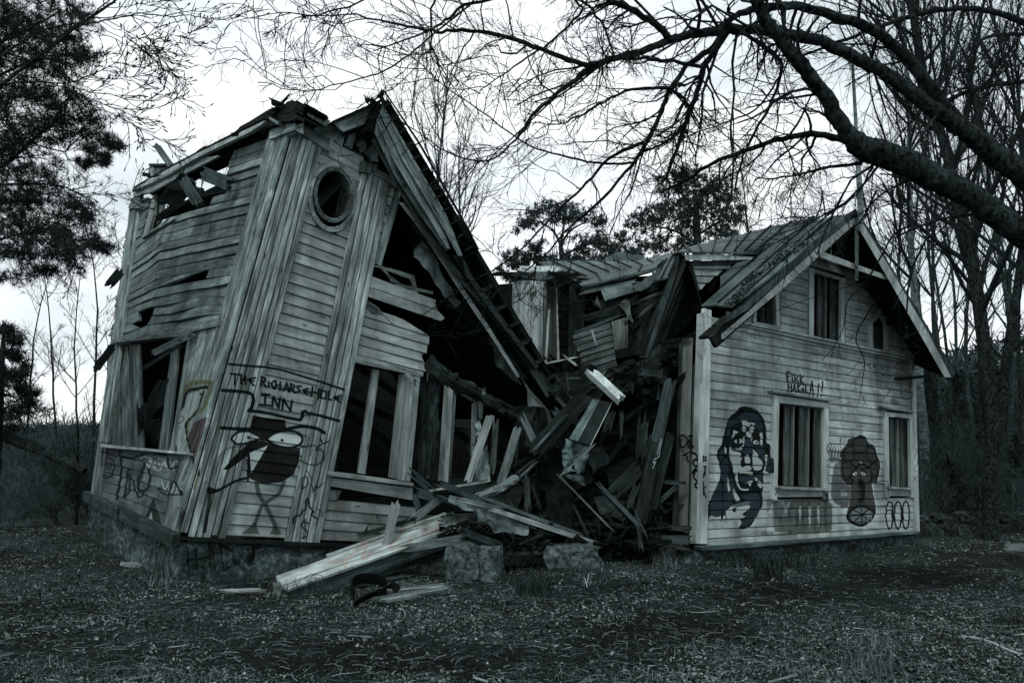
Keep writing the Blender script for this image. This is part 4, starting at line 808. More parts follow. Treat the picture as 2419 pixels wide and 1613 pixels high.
ws(w2, Z2, 1338, 812, 1785, 875, 1785, 892, 1336, 836, o0=-.05, o1=.12, name='sill', tone=.9); ws(w2, Z2, 1440, 230, 1740, 285, 1738, 300, 1438, 245, o0=-.12, o1=.0, m='dark', name='frame', tone=1.2)
pk(Z2, (1750, 298), (1795, 345), 10.72, 10.6, .07, .07, 'pale', w2, 'loose_batten', tone=.5)
for a, b in (((1370, 400), (1740, 560)), ((1480, 250), (1730, 430)), ((1390, 470), (1700, 700))): pk(Z2, a, b, 12.6, 12.8, .12, .1, 'dark', h1, 'inner_stud', tone=1.4)
# --- log wall and second window under the rake
def rl(x0, y0, x1, y1, w0, w1): 
    V, Fc, gr = tube([PF.hit(x0, y0, -.12), PF.hit((x0+x1)/2+random.uniform(-2, 2), (y0+y1)/2, -.12), PF.hit(x1, y1, -.12)], [w0, (w0+w1)/2, w1], 9, .5, se=x0); return V, Fc, gr
for i in range(4):
    x = 1001+i*11; V, Fc, gr = tube(smooth_path([PF.hit(x, 884+i*7, -.12), PF.hit(x-3, 960, -.12+random.uniform(-.03, .03)), PF.hit(x-7, 1040, -.12), PF.hit(x-11, 1128, -.12)], 12), .055, 9, .55, se=i*7); mk('rotten_log', V, Fc, M['rot'], h1, grain=gr, tone=random.uniform(.7, 1.2))
for (a, b, w, tn) in (((1005, 868), (1235, 985), .10, .8), ((1010, 850), (1140, 930), .07, 1.1), ((1120, 925), (1240, 1000), .06, .6)):
    p = smooth_path([PF.hit(*a, -.05), PF.hit((a[0]+b[0])/2, (a[1]+b[1])/2+5, .0), PF.hit(*b, -.1)], 14); V, Fc, gr = tube(p, w, 9, .6, se=a[1]); mk('rotten_beam', V, Fc, M['rot'], h1, grain=gr, tone=tn)
w3 = mk('narrow_window', np.array([PF.hit(*p, -.12) for p in M10(440, 235, 660, 335, 655, 350, 440, 250)]), [(0, 1, 2, 3)], M['grey'], h1, grain=np.zeros((4, 2)))
def w3s(*p, o0=-.1, o1=.0, m='pale', name='casing', tone=1.0, par=w3): 
    q = M10(*p); return prism(name, [PF.hit(*a, o1) for a in q], [PF.hit(*a, o0) for a in q], M[m], par, tone)
w3s(350, 192, 392, 188, 340, 1080, 292, 1078, o1=.02, tone=.7); w3s(392, 188, 435, 200, 386, 1095, 342, 1082, o1=.03, tone=1.0); w3s(440, 238, 464, 248, 405, 1105, 378, 1096, o1=-.02, name='frame', tone=.65)
w3s(440, 225, 668, 335, 650, 362, 462, 262, o1=-.02, name='frame', tone=.6); w3s(605, 368, 660, 345, 640, 700, 592, 900, o1=-.02, name='frame', tone=.7); w3s(662, 350, 715, 340, 702, 505, 668, 500, o1=.02, name='casing', tone=.55)
w3s(700, 240, 735, 262, 730, 330, 705, 320, o1=.05, name='batten', tone=.6, par=h1); w3s(190, 80, 205, 80, 200, 160, 188, 160, o1=.05, m='grey', name='batten', tone=.6, par=h1)
for p in ((630, 540, 690, 515, 695, 590, 655, 625), (590, 740, 640, 730, 650, 800, 600, 850), (640, 640, 690, 600, 660, 700)): sheet('torn_building_paper', [PF.hit(x, y, .03) for x, y in M10(*p)], M['cloth'], h1, amp=.03, freq=9, cuts=2, tone=2.0)
for a, b in (((440, 630), (580, 720)), ((450, 600), (560, 690))): pk(M10, a, b, 13, 13.3, .1, .05, 'dark', h1, 'inner_stud', tone=2)
# --- interior: back wall, floor, partition
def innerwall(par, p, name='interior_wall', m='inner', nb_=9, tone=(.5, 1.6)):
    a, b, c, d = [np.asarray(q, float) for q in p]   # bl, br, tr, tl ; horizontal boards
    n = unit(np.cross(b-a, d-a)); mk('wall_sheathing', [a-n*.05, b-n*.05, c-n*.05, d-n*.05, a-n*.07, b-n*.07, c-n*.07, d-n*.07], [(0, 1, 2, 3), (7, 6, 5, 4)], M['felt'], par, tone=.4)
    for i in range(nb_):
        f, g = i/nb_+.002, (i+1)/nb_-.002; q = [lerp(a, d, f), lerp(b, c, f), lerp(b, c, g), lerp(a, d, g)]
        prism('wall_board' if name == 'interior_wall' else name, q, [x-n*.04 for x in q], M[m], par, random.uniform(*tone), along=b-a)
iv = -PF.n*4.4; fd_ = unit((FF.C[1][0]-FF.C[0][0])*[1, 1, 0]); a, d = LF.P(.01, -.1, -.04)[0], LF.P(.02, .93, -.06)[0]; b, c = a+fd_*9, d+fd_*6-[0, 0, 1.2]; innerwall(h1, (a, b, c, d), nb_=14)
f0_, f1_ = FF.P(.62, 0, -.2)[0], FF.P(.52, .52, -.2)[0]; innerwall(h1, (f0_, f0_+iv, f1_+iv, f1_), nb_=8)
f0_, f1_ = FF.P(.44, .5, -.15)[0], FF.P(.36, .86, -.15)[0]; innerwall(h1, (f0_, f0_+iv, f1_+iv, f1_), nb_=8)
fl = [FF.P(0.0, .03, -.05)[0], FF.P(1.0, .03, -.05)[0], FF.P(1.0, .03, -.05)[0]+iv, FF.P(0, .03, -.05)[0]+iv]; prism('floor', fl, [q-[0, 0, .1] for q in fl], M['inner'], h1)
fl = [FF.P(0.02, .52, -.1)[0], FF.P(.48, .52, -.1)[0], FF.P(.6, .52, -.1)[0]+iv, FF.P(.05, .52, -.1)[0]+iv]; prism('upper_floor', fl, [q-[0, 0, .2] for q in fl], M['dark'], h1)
# --- sill beams and stone foundation
WTL = [(212, 1172), (436, 1277)]
for (a, b, t_) in ((WTL[0], (300, 1214), 1.0), ((296, 1212), (436, 1279), .8)):
    p, q = _pl(*a), _pl(*b); plank('sill_board', p+LF.N*.06, q+LF.N*.10, .10, .16, M['mid'], h1, face=[0, 0, 1], tone=t_, rag=.02)

plank('sill_board', FF.P(.02, -.012, .02)[0], FF.P(.75, -.012, .02)[0], .14, .05, M['dark'], h1, face=[0, 0, 1])
g0 = G(408, 1379); g0[2] = -.1; gl = P(206, 1290, 12.55); gl[2] = -.1; gr_ = P(905, 1360, 10.6); gr_[2] = -.15
tp0, tpl, tpr = P(421, 1279, g0[1]+.02), P(212, 1178, 12.6), P(900, 1276, 10.95)
FL = quadsurf(gl, g0, tpl, tp0, disp=lambda s, t: [.05*mnoise.noise(Vector((x*9, y*3, 0)))+.03*mnoise.noise(Vector((x*26, y*9, 4))) for x, y in zip(s, t)])
FR = quadsurf(g0, gr_, tp0, tpr, disp=lambda s, t: [(.05*mnoise.noise(Vector((x*9, y*3, 9)))+.03*mnoise.noise(Vector((x*26, y*9, 7))))*min(1, x*12) for x, y in zip(s, t)])
cf = Canvas(400, 1250, 700, 1400)
def z9(*a): return zc(0, 1150, .5102)(*a)
word(cf, [('H', *z9(866, 282, 905, 288, 876, 390)), ('H', *z9(905, 282, 985, 275, 915, 390)), ('I', *z9(960, 262, 985, 262, 965, 385)), ('D', *z9(1012, 265, 1080, 262, 1030, 388)), ('T', *z9(1145, 290, 1215, 280, 1145, 340))], 5.0, .006)
IMG_FD = cf.bake(FR, 'paint_foundation', 1400, 360)
def stonemat(name, img):
    b = NB(name); f = b.noise(b.pos(), 13, 9, .72, .4); f2 = b.noise(b.pos(), 1.6, 3); v = b.n('ShaderNodeTexVoronoi', i_Scale=2.1, feature='DISTANCE_TO_EDGE'); b.l(b.pos(), v.inputs['Vector'])
    c = b.ramp(f, [(.33, T(.010)), (.5, T(.055)), (.68, T(.19))]); c = b.mul(c, b.ramp(f2, [(.35, .5), (.65, 1.3)])); c = b.mul(c, b.ramp(v.outputs[0], [(.0, .3), (.025, 1)]), .5)
    if img:
        it = b.n('ShaderNodeTexImage', image=img, extension='CLIP'); b.l(b.uv('paint'), it.inputs[0]); c = b.mix(b.math('MULTIPLY', it.outputs[1], b.ramp(f, [(.35, 1.0), (.7, .6)])), c, it.outputs[0])
    b.bump(b.math('ADD', f, b.math('MULTIPLY', v.outputs[0], .5)), .9, .05); return b.out(c)
M['found'] = stonemat('foundation_masonry', IMG_FD); M['foundp'] = stonemat('foundation_masonry_plain', None)
def wallgrid(sf, s0, s1, t0, t1, ns, nt, mat, par, name, inset=.06):
    S_, T_ = np.meshgrid(np.linspace(s0, s1, ns+1), np.linspace(t0, t1, nt+1)); u, v = (S_-s0)/(s1-s0), (T_-t0)/(t1-t0)
    e = np.minimum(np.minimum(u, 1-u)*(s1-s0)*sf.W, np.minimum(v, 1-v)*(t1-t0)*sf.H); o = -inset*np.exp(-(e/.03)**2)
    V = sf.P(S_.ravel(), T_.ravel(), o.ravel()); m = ns+1; Fc = np.array([(j*m+i, j*m+i+1, (j+1)*m+i+1, (j+1)*m+i) for j in range(nt) for i in range(ns)])
    return mk(name, V, Fc, mat, par, grain=np.stack([S_.ravel()*sf.W, T_.ravel()*sf.H], 1), paint=np.stack([S_.ravel(), T_.ravel()], 1), tone=random.uniform(.8, 1.25))
fo = mk('foundation', np.array([g0+[.3, .5, 0], gl+[.4, .3, 0], gr_+[0, .6, 0], gr_+[0, .6, .6], tp0+[.2, .6, -.04], tpl+[.4, .2, -.04]]), [(0, 1, 5, 4), (0, 4, 3, 2)], M['foundp'], h1)
for k, (a, b) in enumerate(((0, .2), (.2, .47), (.47, .72), (.72, 1.0))): wallgrid(FL, a, b, 0, 1, 14, 9, M['foundp'], fo, 'stone')
for k, (a, b) in enumerate(((0, .13), (.13, .34), (.34, .56), (.56, .8), (.8, 1.0))): wallgrid(FR, a, b, 0, 1, 14, 9, M['found'], fo, 'stone')

ivl = -LF.N*[1, 1, .3]; q0_, q1_, q2_, q3_ = [LF.P(s, t, -.22)[0] for s, t in ((.01, .515), (.8, .515), (.84, .80), (.06, .70))]; innerwall(h1, (q0_, q1_, q2_, q3_), nb_=10, tone=(.5, 1.5))  # this and the next partition added so slits and openings stay dark
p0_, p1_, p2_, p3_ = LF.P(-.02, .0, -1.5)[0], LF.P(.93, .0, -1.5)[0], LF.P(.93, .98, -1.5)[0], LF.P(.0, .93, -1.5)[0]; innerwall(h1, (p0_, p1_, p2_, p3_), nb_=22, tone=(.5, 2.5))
# ================================================================== RIGHT HOUSE
h2 = thing('gabled_house', RW.C[0][0]*[1, 1, 0], 'cream boarded gable house with seamed metal roof, boarded windows and painted faces', 'house')
NG = GW.n; DR = unit(-NG*[1, 1, 0])                      # back along the ridge
OV = .75
def gh(px, py, o=0.0): return GW.hit(px, py, o)
apex, bl_, br_ = gh(2022, 512, OV), gh(1700, 798, OV), gh(2254, 888, OV)
w_ap, w_l, w_r = apex+DR*OV, bl_+DR*OV, br_+DR*OV
Wa, Wr = gh(1956, 549), gh(2163, 848)
rgp = [tuple(proj(q)) for q in (Wa-[0, 0, .06], w_l-[0, 0, .12], Wr+[0, 0, .0])]
# lower wall
wl = RW.poly([(1670, 700), (2152, 830), (2163, 1262), (1668, 1294)])
hole1 = RW.poly(M9(100, 370, 512, 430, 505, 1150, 85, 1165)); hole2 = RW.poly(M9(953, 500, 1160, 520, 1160, 1150, 962, 1150))
n_low = 25
gl_, gr2 = RW.inv(*rgp[1]), RW.inv(*rgp[2])
up_ = [RW.inv(*rgp[0]), gr2, RW.inv(2160, 846), RW.inv(1669, 746), gl_]
up_ = [RW.inv(*rgp[0]), gr2, (gr2[0], .985), (gl_[0], .985), gl_]
hc = RW.poly([(1911, 630), (1998, 655), (1995, 812), (1913, 796)]); hl = RW.poly([(1782, 752), (1790, 730), (1840, 688), (1841, 774), (1784, 762)]); hr_ = RW.poly([(2058, 765), (2079, 738), (2098, 766), (2098, 838), (2058, 828)])
wl = [(q[0], min(q[1], .985)) for q in wl]
clapboards(RW, [wl, hole1, hole2], n_low, M['gable'], h2, joints=.9, tone=(.86, 1.1), d0=.022, d1=.012)
clapboards(RW, [up_, hc, hl, hr_], 25, M['gable'], h2, t_lo=1.0, t_hi=2.0, joints=.4, tone=(.72, .98), d0=.022, d1=.012)
def gb(z, *p, o0=.0, o1=.045, m='gtrim', name='board', tone=1.0, par=None): return slab(RW, z(*p), o0, o1, M[m], par or h2, name, tone)
def g6(*p, **k): return gb(Z6, *p, **k)
# corner boards and trim
gb(S0, 1664, 728, 1681, 733, 1671, 1284, 1652, 1284, o1=.06, name='corner_board', tone=1.15)
gb(S0, 2152, 848, 2162, 850, 2173, 1260, 2163, 1260, o1=.05, name='corner_board'); 
g6(250, 540, 330, 555, 650, 625, 960, 688, 960, 700, 650, 640, 330, 570, 258, 556, o1=.07, name='belt_moulding', tone=1.05); g6(240, 532, 960, 680, 960, 688, 245, 541, o1=.12, name='belt_moulding', tone=.9)
g6(95, 1466, 240, 1458, 1000, 1402, 1003, 1410, 240, 1472, 100, 1480, o1=.13, m='mid', name='water_table', tone=2.2); g6(98, 1474, 240, 1468, 1000, 1410, 1000, 1416, 240, 1480, 102, 1490, o1=.05, m='mid', name='sill_beam')
def gwin(name, open_, parts, inner, muntins):
    w = mk(name, np.array([RW.P(*RW.inv(*p), -.06)[0] for p in open_]), [(0, 1, 2, 3)] if len(open_) == 4 else [tuple(range(len(open_)))], M['nearblack'], h2, grain=np.zeros((len(open_), 2)))  # near-black pane painted in for the unlit room behind
    w.data.transform(__import__('mathutils').Matrix.Translation((DR*.12).tolist()))
    for nm, z, p, o0, o1, tn in parts: gb(z, *p, o0=o0, o1=o1, name=nm, tone=tn, par=w)
    for z, p, tn in inner: gb(z, *p, o0=-.10, o1=-.075, m='grey', name='plank', tone=tn, par=w)
    for z, p in muntins: gb(z, *p, o0=-.06, o1=-.02, name='muntin', tone=.45, par=w)
    return w
gwin('window', M9(137, 430, 480, 470, 475, 1085, 125, 1065), [
    ('casing', M9, (98, 370, 136, 376, 118, 1178, 80, 1176), .0, .06, 1.05), ('casing', M9, (136, 376, 517, 432, 517, 470, 137, 428), .0, .055, 1.0), ('casing', M9, (483, 466, 517, 470, 512, 1112, 480, 1108), .0, .06, 1.0),
    ('drip_cap', M9, (85, 333, 550, 406, 550, 420, 85, 350), .0, .12, .45), ('sill', M9, (115, 1070, 515, 1088, 515, 1108, 115, 1092), .0, .10, .8), ('apron', M9, (122, 1094, 512, 1110, 508, 1172, 500, 1152, 122, 1156), .0, .04, .75),
    ('frame', M9, (137, 424, 484, 466, 484, 478, 137, 436), -.08, .0, .5), ('frame', M9, (470, 470, 484, 472, 480, 1090, 470, 1088), -.08, .0, .4), ('drip_cap', M9, (475, 1110, 515, 1110, 512, 1180, 478, 1178), .0, .05, .35)],
    [(M9, (176, 448, 230, 452, 224, 1068, 168, 1062), .55), (M9, (292, 458, 344, 462, 338, 1072, 288, 1068), .6), (M9, (404, 472, 456, 478, 452, 1080, 399, 1076), .5)],
    [(M9, (243, 448, 253, 450, 243, 1068, 233, 1066)), (M9, (360, 460, 370, 462, 360, 1074, 350, 1072))])
gwin('window', M9(980, 540, 1142, 550, 1150, 1082, 985, 1074), [
    ('casing', M9, (950, 495, 978, 500, 985, 1160, 958, 1158), .0, .055, .95), ('casing', M9, (978, 500, 1165, 518, 1162, 552, 978, 535), .0, .05, .95), ('casing', M9, (1142, 550, 1172, 552, 1178, 1160, 1150, 1158), .0, .05, .95),
    ('drip_cap', M9, (935, 455, 1182, 494, 1182, 508, 940, 470), .0, .12, .5), ('sill', M9, (978, 1072, 1160, 1084, 1160, 1100, 980, 1090), .0, .09, .7), ('apron', M9, (982, 1090, 1158, 1100, 1158, 1148, 982, 1146), .0, .035, .7)],
    [(M9, (992, 545, 1048, 550, 1050, 1075, 996, 1072), .5), (M9, (1066, 550, 1138, 556, 1142, 1080, 1070, 1076), .45)], [(M9, (1048, 548, 1056, 549, 1058, 1076, 1050, 1076))])
gwin('window', Z6(563, 332, 676, 362, 673, 624, 560, 600), [
    ('casing', Z6, (544, 316, 564, 322, 562, 605, 543, 600), .0, .05, 1.0), ('casing', Z6, (676, 358, 691, 362, 689, 634, 674, 630), .0, .05, .95), ('casing', Z6, (564, 322, 676, 358, 676, 372, 564, 338), .0, .045, .75), ('sill', Z6, (543, 596, 690, 624, 690, 636, 543, 608), .0, .07, .8)],
    [(Z6, (580, 340, 612, 348, 608, 606, 577, 600), .4), (Z6, (630, 352, 668, 362, 664, 618, 630, 612), .45)], [(Z6, (612, 345, 617, 347, 614, 608, 609, 607))])
gwin('window', Z6(326, 500, 406, 430, 410, 556, 325, 540), [('casing', Z6, (404, 420, 419, 415, 421, 566, 409, 562), .0, .05, .95), ('casing', Z6, (315, 500, 327, 495, 327, 545, 316, 542), .0, .05, .9), ('sill', Z6, (315, 538, 420, 558, 420, 568, 315, 546), .0, .06, .8)],
    [(Z6, (345, 490, 360, 478, 362, 545, 345, 542), .25), (Z6, (370, 470, 400, 445, 402, 552, 370, 546), .22)], [])
gwin('window', Z6(806, 548, 835, 516, 858, 552, 860, 668, 807, 656), [('casing', Z6, (793, 540, 806, 545, 808, 664, 795, 660), .0, .05, .9), ('casing', Z6, (858, 548, 870, 548, 871, 680, 859, 674), .0, .05, .9), ('casing', Z6, (793, 540, 834, 496, 836, 514, 806, 549), .0, .05, .9), ('casing', Z6, (834, 496, 870, 548, 859, 553, 835, 514), .0, .05, .85), ('sill', Z6, (793, 655, 871, 672, 871, 682, 793, 664), .0, .06, .8)],
    [(Z6, (812, 560, 850, 560, 850, 664, 812, 656), .4)], [])
# --- roof: front barge boards
def bg_(*p, z=M12, o0=OV, o1=OV+.04, m='gtrim', name='bargeboard', tone=1.0):
    q = z(*p); return prism(name, [gh(x, y, o1) for x, y in q], [gh(x, y, o0) for x, y in q], M[m], h2, tone)
bg_(1940, 150, 1935, 225, 1560, 560, 1180, 905, 780, 1240, 510, 1475, 480, 1478, 478, 1425, 760, 1190, 1150, 830, 1530, 480, 1880, 190, tone=.52)
bg_(1885, 125, 1880, 190, 1500, 500, 1120, 850, 760, 1165, 440, 1355, 425, 1310, 740, 1090, 1100, 770, 1500, 400, o0=OV-.1, o1=OV, m='mid', name='bargeboard', tone=1.1)
bg_(1970, 140, 1985, 150, 2140, 330, 2121+60, 400, 2121+75, 480, 2121, 480, 1985, 270, 1960, 210, z=M12, tone=.75) if False else None
bg_(738, 108, 760, 130, 900, 360, 1040, 600, 1128, 768, 1100, 768, 1020, 628, 880, 385, 770, 195, 738, 145, z=Z6, tone=.65)
bg_(742, 104, 762, 118, 905, 352, 1050, 596, 1142, 745, 1138, 770, 1128, 768, 1040, 600, 900, 360, 755, 128, z=Z6, o0=OV-.12, o1=OV+.0, m='mid', tone=.8)
bg_(570, 255, 600, 252, 740, 305, 898, 362, 900, 380, 740, 328, 590, 275, z=Z6, o0=OV-.06, o1=OV+.0, name='collar_tie', tone=.62)
bg_(730, 110, 748, 112, 745, 372, 732, 370, z=Z6, o0=OV-.02, o1=OV+.07, name='king_post', m='mid', tone=1.5)
for (a, b) in (((600, 262), (738, 130)), ((890, 368), (748, 145))): bg_(a[0], a[1], a[0]+6, a[1]-16, b[0], b[1]+10, b[0], b[1]+28, z=Z6, o0=OV-.4, o1=OV-.3, m='dark', name='gable_brace', tone=1.0) if False else None
# gable peak infill of dark vertical boards, set back
for i in range(9):
    f0, f1 = i/9+.004, (i+1)/9-.004; x0, x1 = 600+300*f0, 600+300*f1
    def yt(x): return (118+(738-x)*.93) if x < 738 else 118+(x-738)*1.62
    def yb(x): return 262+(x-600)*.35
    if yt((x0+x1)/2) < yb((x0+x1)/2)-6:
        bg_(x0, yt(x0)+14, x1, yt(x1)+14, x1, yb(x1)+8, x0, yb(x0)+8, z=Z6, o0=.30, o1=.33, m='dark', name='peak_board', tone=random.uniform(.5, .9))
# --- roof slopes
ridge_b = None
def vplane_hit(px, py, base=apex):                       # vertical plane holding the ridge
    n = unit(np.cross(DR, [0, 0, 1])); d = ray(px, py); return CAM+d*(((base-CAM) @ n)/(d @ n))
R0 = apex+np.array([0, 0, .06]); Rm, R1 = vplane_hit(1802, 546), vplane_hit(1605, 600)
e_off = bl_-apex; e_offr = br_-apex
# left slope, a skin from eave to ridge (s back to front)
def down(p, f): return p+e_off*f
S_L = Surf([(0, [(0, down(R1, 1.0)-[0, 0, .12]), (1, R1)]), (.45, [(0, down(Rm, 1.0)-[0, 0, .08]), (1, Rm)]), (1, [(0, down(R0, 1.0)), (1, R0)])])
def sheetstrip(sf, pts, name, mat, tone, o0=.0, o1=.02): return slab(sf, pts, o0, o1, M[mat], h2, name, tone)
main_pts = M12(285, 1105, 610, 1140, 900, 905, 1200, 640, 1500, 395, 1890, 100, 1880, 60)
SW_ = 1.0/9
def roofpanels(sf, polys, n, mat, name='roof_panel', seam='roof_seam', o=.0):
    """standing seam sheets running up the slope"""
    for i in range(n):
        s0, s1 = i/n, (i+1)/n; sw = [[(q[1], q[0]) for q in pl] for pl in polys]
        A, B = crossings(sw, s0+.002), crossings(sw, s1-.002)
        if len(A) != len(B) or not A: 
            A2 = crossings(sw, (s0+s1)/2)
            if not A2: continue
            if len(A) != len(A2): A = A2
            if len(B) != len(A2): B = A2
            if len(A) != len(B): continue
        for k in range(0, len(A)-1, 2):
            m_ = 5; V = []; Q = []
            for j in range(m_+1):
                f = j/m_; u0, u1 = A[k]*(1-f)+A[k+1]*f, B[k]*(1-f)+B[k+1]*f
                for oo, ss, uu in ((.02, s0, u0), (.012, (s0*.5+s1*.5), (u0+u1)/2), (.02, s1, u1)): V.append(sf.P(ss, uu, o+oo+random.uniform(-.006, .006))[0])
            Fc = [(j*3+a, j*3+a+1, j*3+4+a, j*3+3+a) for j in range(m_) for a in (0, 1)]; V = np.array(V); V2 = np.concatenate([V, V-sf.N*.03])
            mm = len(V); Fc2 = Fc+[tuple(x+mm for x in f[::-1]) for f in Fc]+[(0, 1, 1+mm, mm), (1, 2, 2+mm, 1+mm)]+[(j*3, j*3+3, j*3+3+mm, j*3+mm) for j in range(m_)]+[(j*3+2, j*3+5, j*3+5+mm, j*3+2+mm) for j in range(m_)]+[(m_*3, m_*3+1, m_*3+1+mm, m_*3+mm), (m_*3+1, m_*3+2, m_*3+2+mm, m_*3+1+mm)]
            p_ = mk(name, V2, Fc2, M[mat], h2, tone=random.uniform(.85, 1.15))
            a, b = sf.P(s1, B[k]+.01, o+.035)[0], sf.P(s1, B[k+1]-.01, o+.035)[0]
            pm = sf.P(s1, (B[k]+B[k+1])/2, o+.035)[0]
            q = plank(seam, a, b, .014, .04, M['roofm'], p_, face=sf.N, tone=.28, rag=.0, nl=6, nw=1)
S_L.N = unit(np.cross(R0-down(R0, 1), -DR)); S_L.N = S_L.N if S_L.N[2] > 0 else -S_L.N
fr = S_L.poly(M12(275, 1110, 440, 1122, 610, 1142, 900, 905, 1200, 640, 1500, 395, 1900, 110)) ; fr = fr+[(1.0, 1.0), (.62, 1.0)]+S_L.poly(M12(960, 560, 560, 690))
fr_l = [(max(0, q[0]), min(1.0, q[1])) for q in fr]
roofpanels(S_L, [fr_l], 9, 'roofm')
# roof decking under the sheet (dark boards), front edge to the back
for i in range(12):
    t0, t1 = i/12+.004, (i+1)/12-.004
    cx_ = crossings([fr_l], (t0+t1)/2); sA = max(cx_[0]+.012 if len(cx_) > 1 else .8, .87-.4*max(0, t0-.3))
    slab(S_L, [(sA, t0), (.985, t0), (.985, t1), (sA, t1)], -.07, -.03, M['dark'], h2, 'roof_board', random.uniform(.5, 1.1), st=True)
for s_ in (.985,): slab(S_L, [(s_-.02, -.03), (s_, -.03), (s_, 1), (s_-.02, 1)], -.15, .015, M['dark'], h2, 'verge_board', .8, st=True)
# right slope, seen from below
R0r = R0; Rr1 = R0+DR*6.0
S_R = quadsurf(R0r+e_offr, R0r+e_offr+DR*6, R0r, Rr1)
fe = apex+e_offr
def SRp(s, t): f = lerp(fe, apex, t); return f+(lerp(Wr+(fe-br_), Wa, t)-f)*s
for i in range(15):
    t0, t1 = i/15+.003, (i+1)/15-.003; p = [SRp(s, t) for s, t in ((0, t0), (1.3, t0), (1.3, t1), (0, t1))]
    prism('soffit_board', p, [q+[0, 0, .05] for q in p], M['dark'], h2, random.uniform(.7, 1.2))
p = [SRp(0, -.01)+[0, 0, .08], SRp(1.3, -.01)+[0, 0, .10], SRp(1.3, 1)+[0, 0, .10], SRp(0, 1)+[0, 0, .08]]; prism('roof_covering', p, [q+[0, 0, .04] for q in p], M['felt'], h2); p = [p[1], p[1]+DR*5, p[2]+DR*5, p[2]]; prism('roof_covering', p, [q+[0, 0, .06] for q in p], M['felt'], h2)
for t_ in (.0, .33, .66): 
    a = SRp(0.02, t_+.03); plank('purlin', a-[0, 0, .1], SRp(1, t_+.03)-[0, 0, .1], .1, .12, M['dark'], h2, rag=0)
# end of the right eave
e1, e2 = S_R.P(0, .0, 0)[0], S_R.P(0, .0, 0)[0]+DR*.75; prism('eave_return', [e1-[0, 0, .05], e2-[0, 0, .05], e2+[-.45, -.26, -.10], e1+[-.45, -.26, -.10]], [q+[0, 0, .05] for q in (e1-[0, 0, .05], e2-[0, 0, .05], e2+[-.45, -.26, -.10], e1+[-.45, -.26, -.10])], M['dark'], h2, 1.2)
# leaf and moss drift on the left slope
base = np.array([S_L.inv(*M12(x, y)[0]) for x, y in ((850, 800), (760, 960), (640, 1080), (1000, 720), (1400, 480))])
pts = []
for _ in range(900):
    k = random.choices(range(4), (4, 5, 4, 2))[0]; f = random.random(); b0, b1 = base[k], base[min(k+1, 2) if k < 3 else 4]; c = b0*(1-f)+b1*f if k != 2 else b0; pts.append(S_L.P(c[0]+random.gauss(0, .012), c[1]+random.gauss(0, .02), .03+abs(random.gauss(0, .02)))[0])
pts = np.array(pts)
def flakes(c, size, rng=RNG, flat=.5):
    n = len(c); a = rng.normal(size=(n, 3)); a[:, 2] *= flat; a /= np.linalg.norm(a, axis=1)[:, None]; b = rng.normal(size=(n, 3)); b[:, 2] *= flat; b -= a*(a*b).sum(1)[:, None]; b /= np.linalg.norm(b, axis=1)[:, None]
    s = size*rng.uniform(.5, 1.5, n)[:, None]; V = np.stack([c-a*s, c+b*s*.55+np.array([0, 0, 1])*s*.2, c+a*s, c-b*s*.55], 1).reshape(-1, 3); return V, np.arange(n*4).reshape(-1, 4)
M['litter'] = plain('dead_leaves', .02, .16, scale=30, bump=0)
V, Fc = flakes(pts, .035); tag(mk('leaf_drift', V, Fc, M['litter'], h2), kind='stuff')
# --- shed dormer: seamed roof, eave board, cheek wall
pa, pb = S_L.inv(*M12(560, 690)[0]), S_L.inv(*M12(240, 940)[0]); CA, CB = S_L.P(*pa, .03)[0], S_L.P(*pb, .03)[0]
cheek = Plane(CA, NG)                                          # parallel to the gable wall
ck = [cheek.hit(x, y) for x, y in M12(150, 688, 560, 684, 240, 940)]
CK = quadsurf(cheek.hit(*M12(240, 945)[0]), cheek.hit(*M12(620, 950)[0]), cheek.hit(*M12(140, 640)[0]), cheek.hit(*M12(600, 640)[0]))
clapboards(CK, [CK.poly(M12(150, 672, 575, 672, 240, 945))], 4, M['gable0'], h2, tone=(.75, 1.0), joints=0)
def ckb(z, *p, o0=.0, o1=.04, m='mid', name='board', tone=1.0):
    q = z(*p); return prism(name, [cheek.hit(x, y, o1) for x, y in q], [cheek.hit(x, y, o0) for x, y in q], M[m], h2, tone)
ckb(M12, 75, 560, 480, 562, 890, 590, 872, 612, 480, 622, 90, 622, m='gtrim', o1=.10, name='eave_board', tone=.85)
ckb(M12, 140, 628, 560, 622, 870, 615, 640, 650, 560, 672, 140, 680, o1=.05, name='frieze_board', tone=.8)
ckb(M12, 130, 620, 155, 690, 215, 900, 275, 1130, 290, 1150, 268, 1140, 195, 905, 140, 700, o1=.05, name='trim_board', m='dark', tone=1.0)
eA, eB = cheek.hit(*M12(20, 552)[0], .12), cheek.hit(*M12(950, 572)[0], .12)
rr = [vplane_hit(*a) for a in ((1585, 604), (1632, 587), (1708, 569), (1802, 546), (1925, 518), (2012, 501))]
S_D = Surf([(0, [(0, eA), (1, rr[0])]), (.2, [(0, lerp(eA, eB, .2)), (1, rr[1])]), (.42, [(0, lerp(eA, eB, .42)), (1, rr[2])]), (.7, [(0, lerp(eA, eB, .7)), (1, rr[3])]), (1, [(0, eB), (1, rr[4])])])
S_D.N = np.array([0, 0, 1.])
roofpanels(S_D, [[(0, 0), (1, 0), (1, 1), (0, 1)]], 8, 'roofm', o=.03)
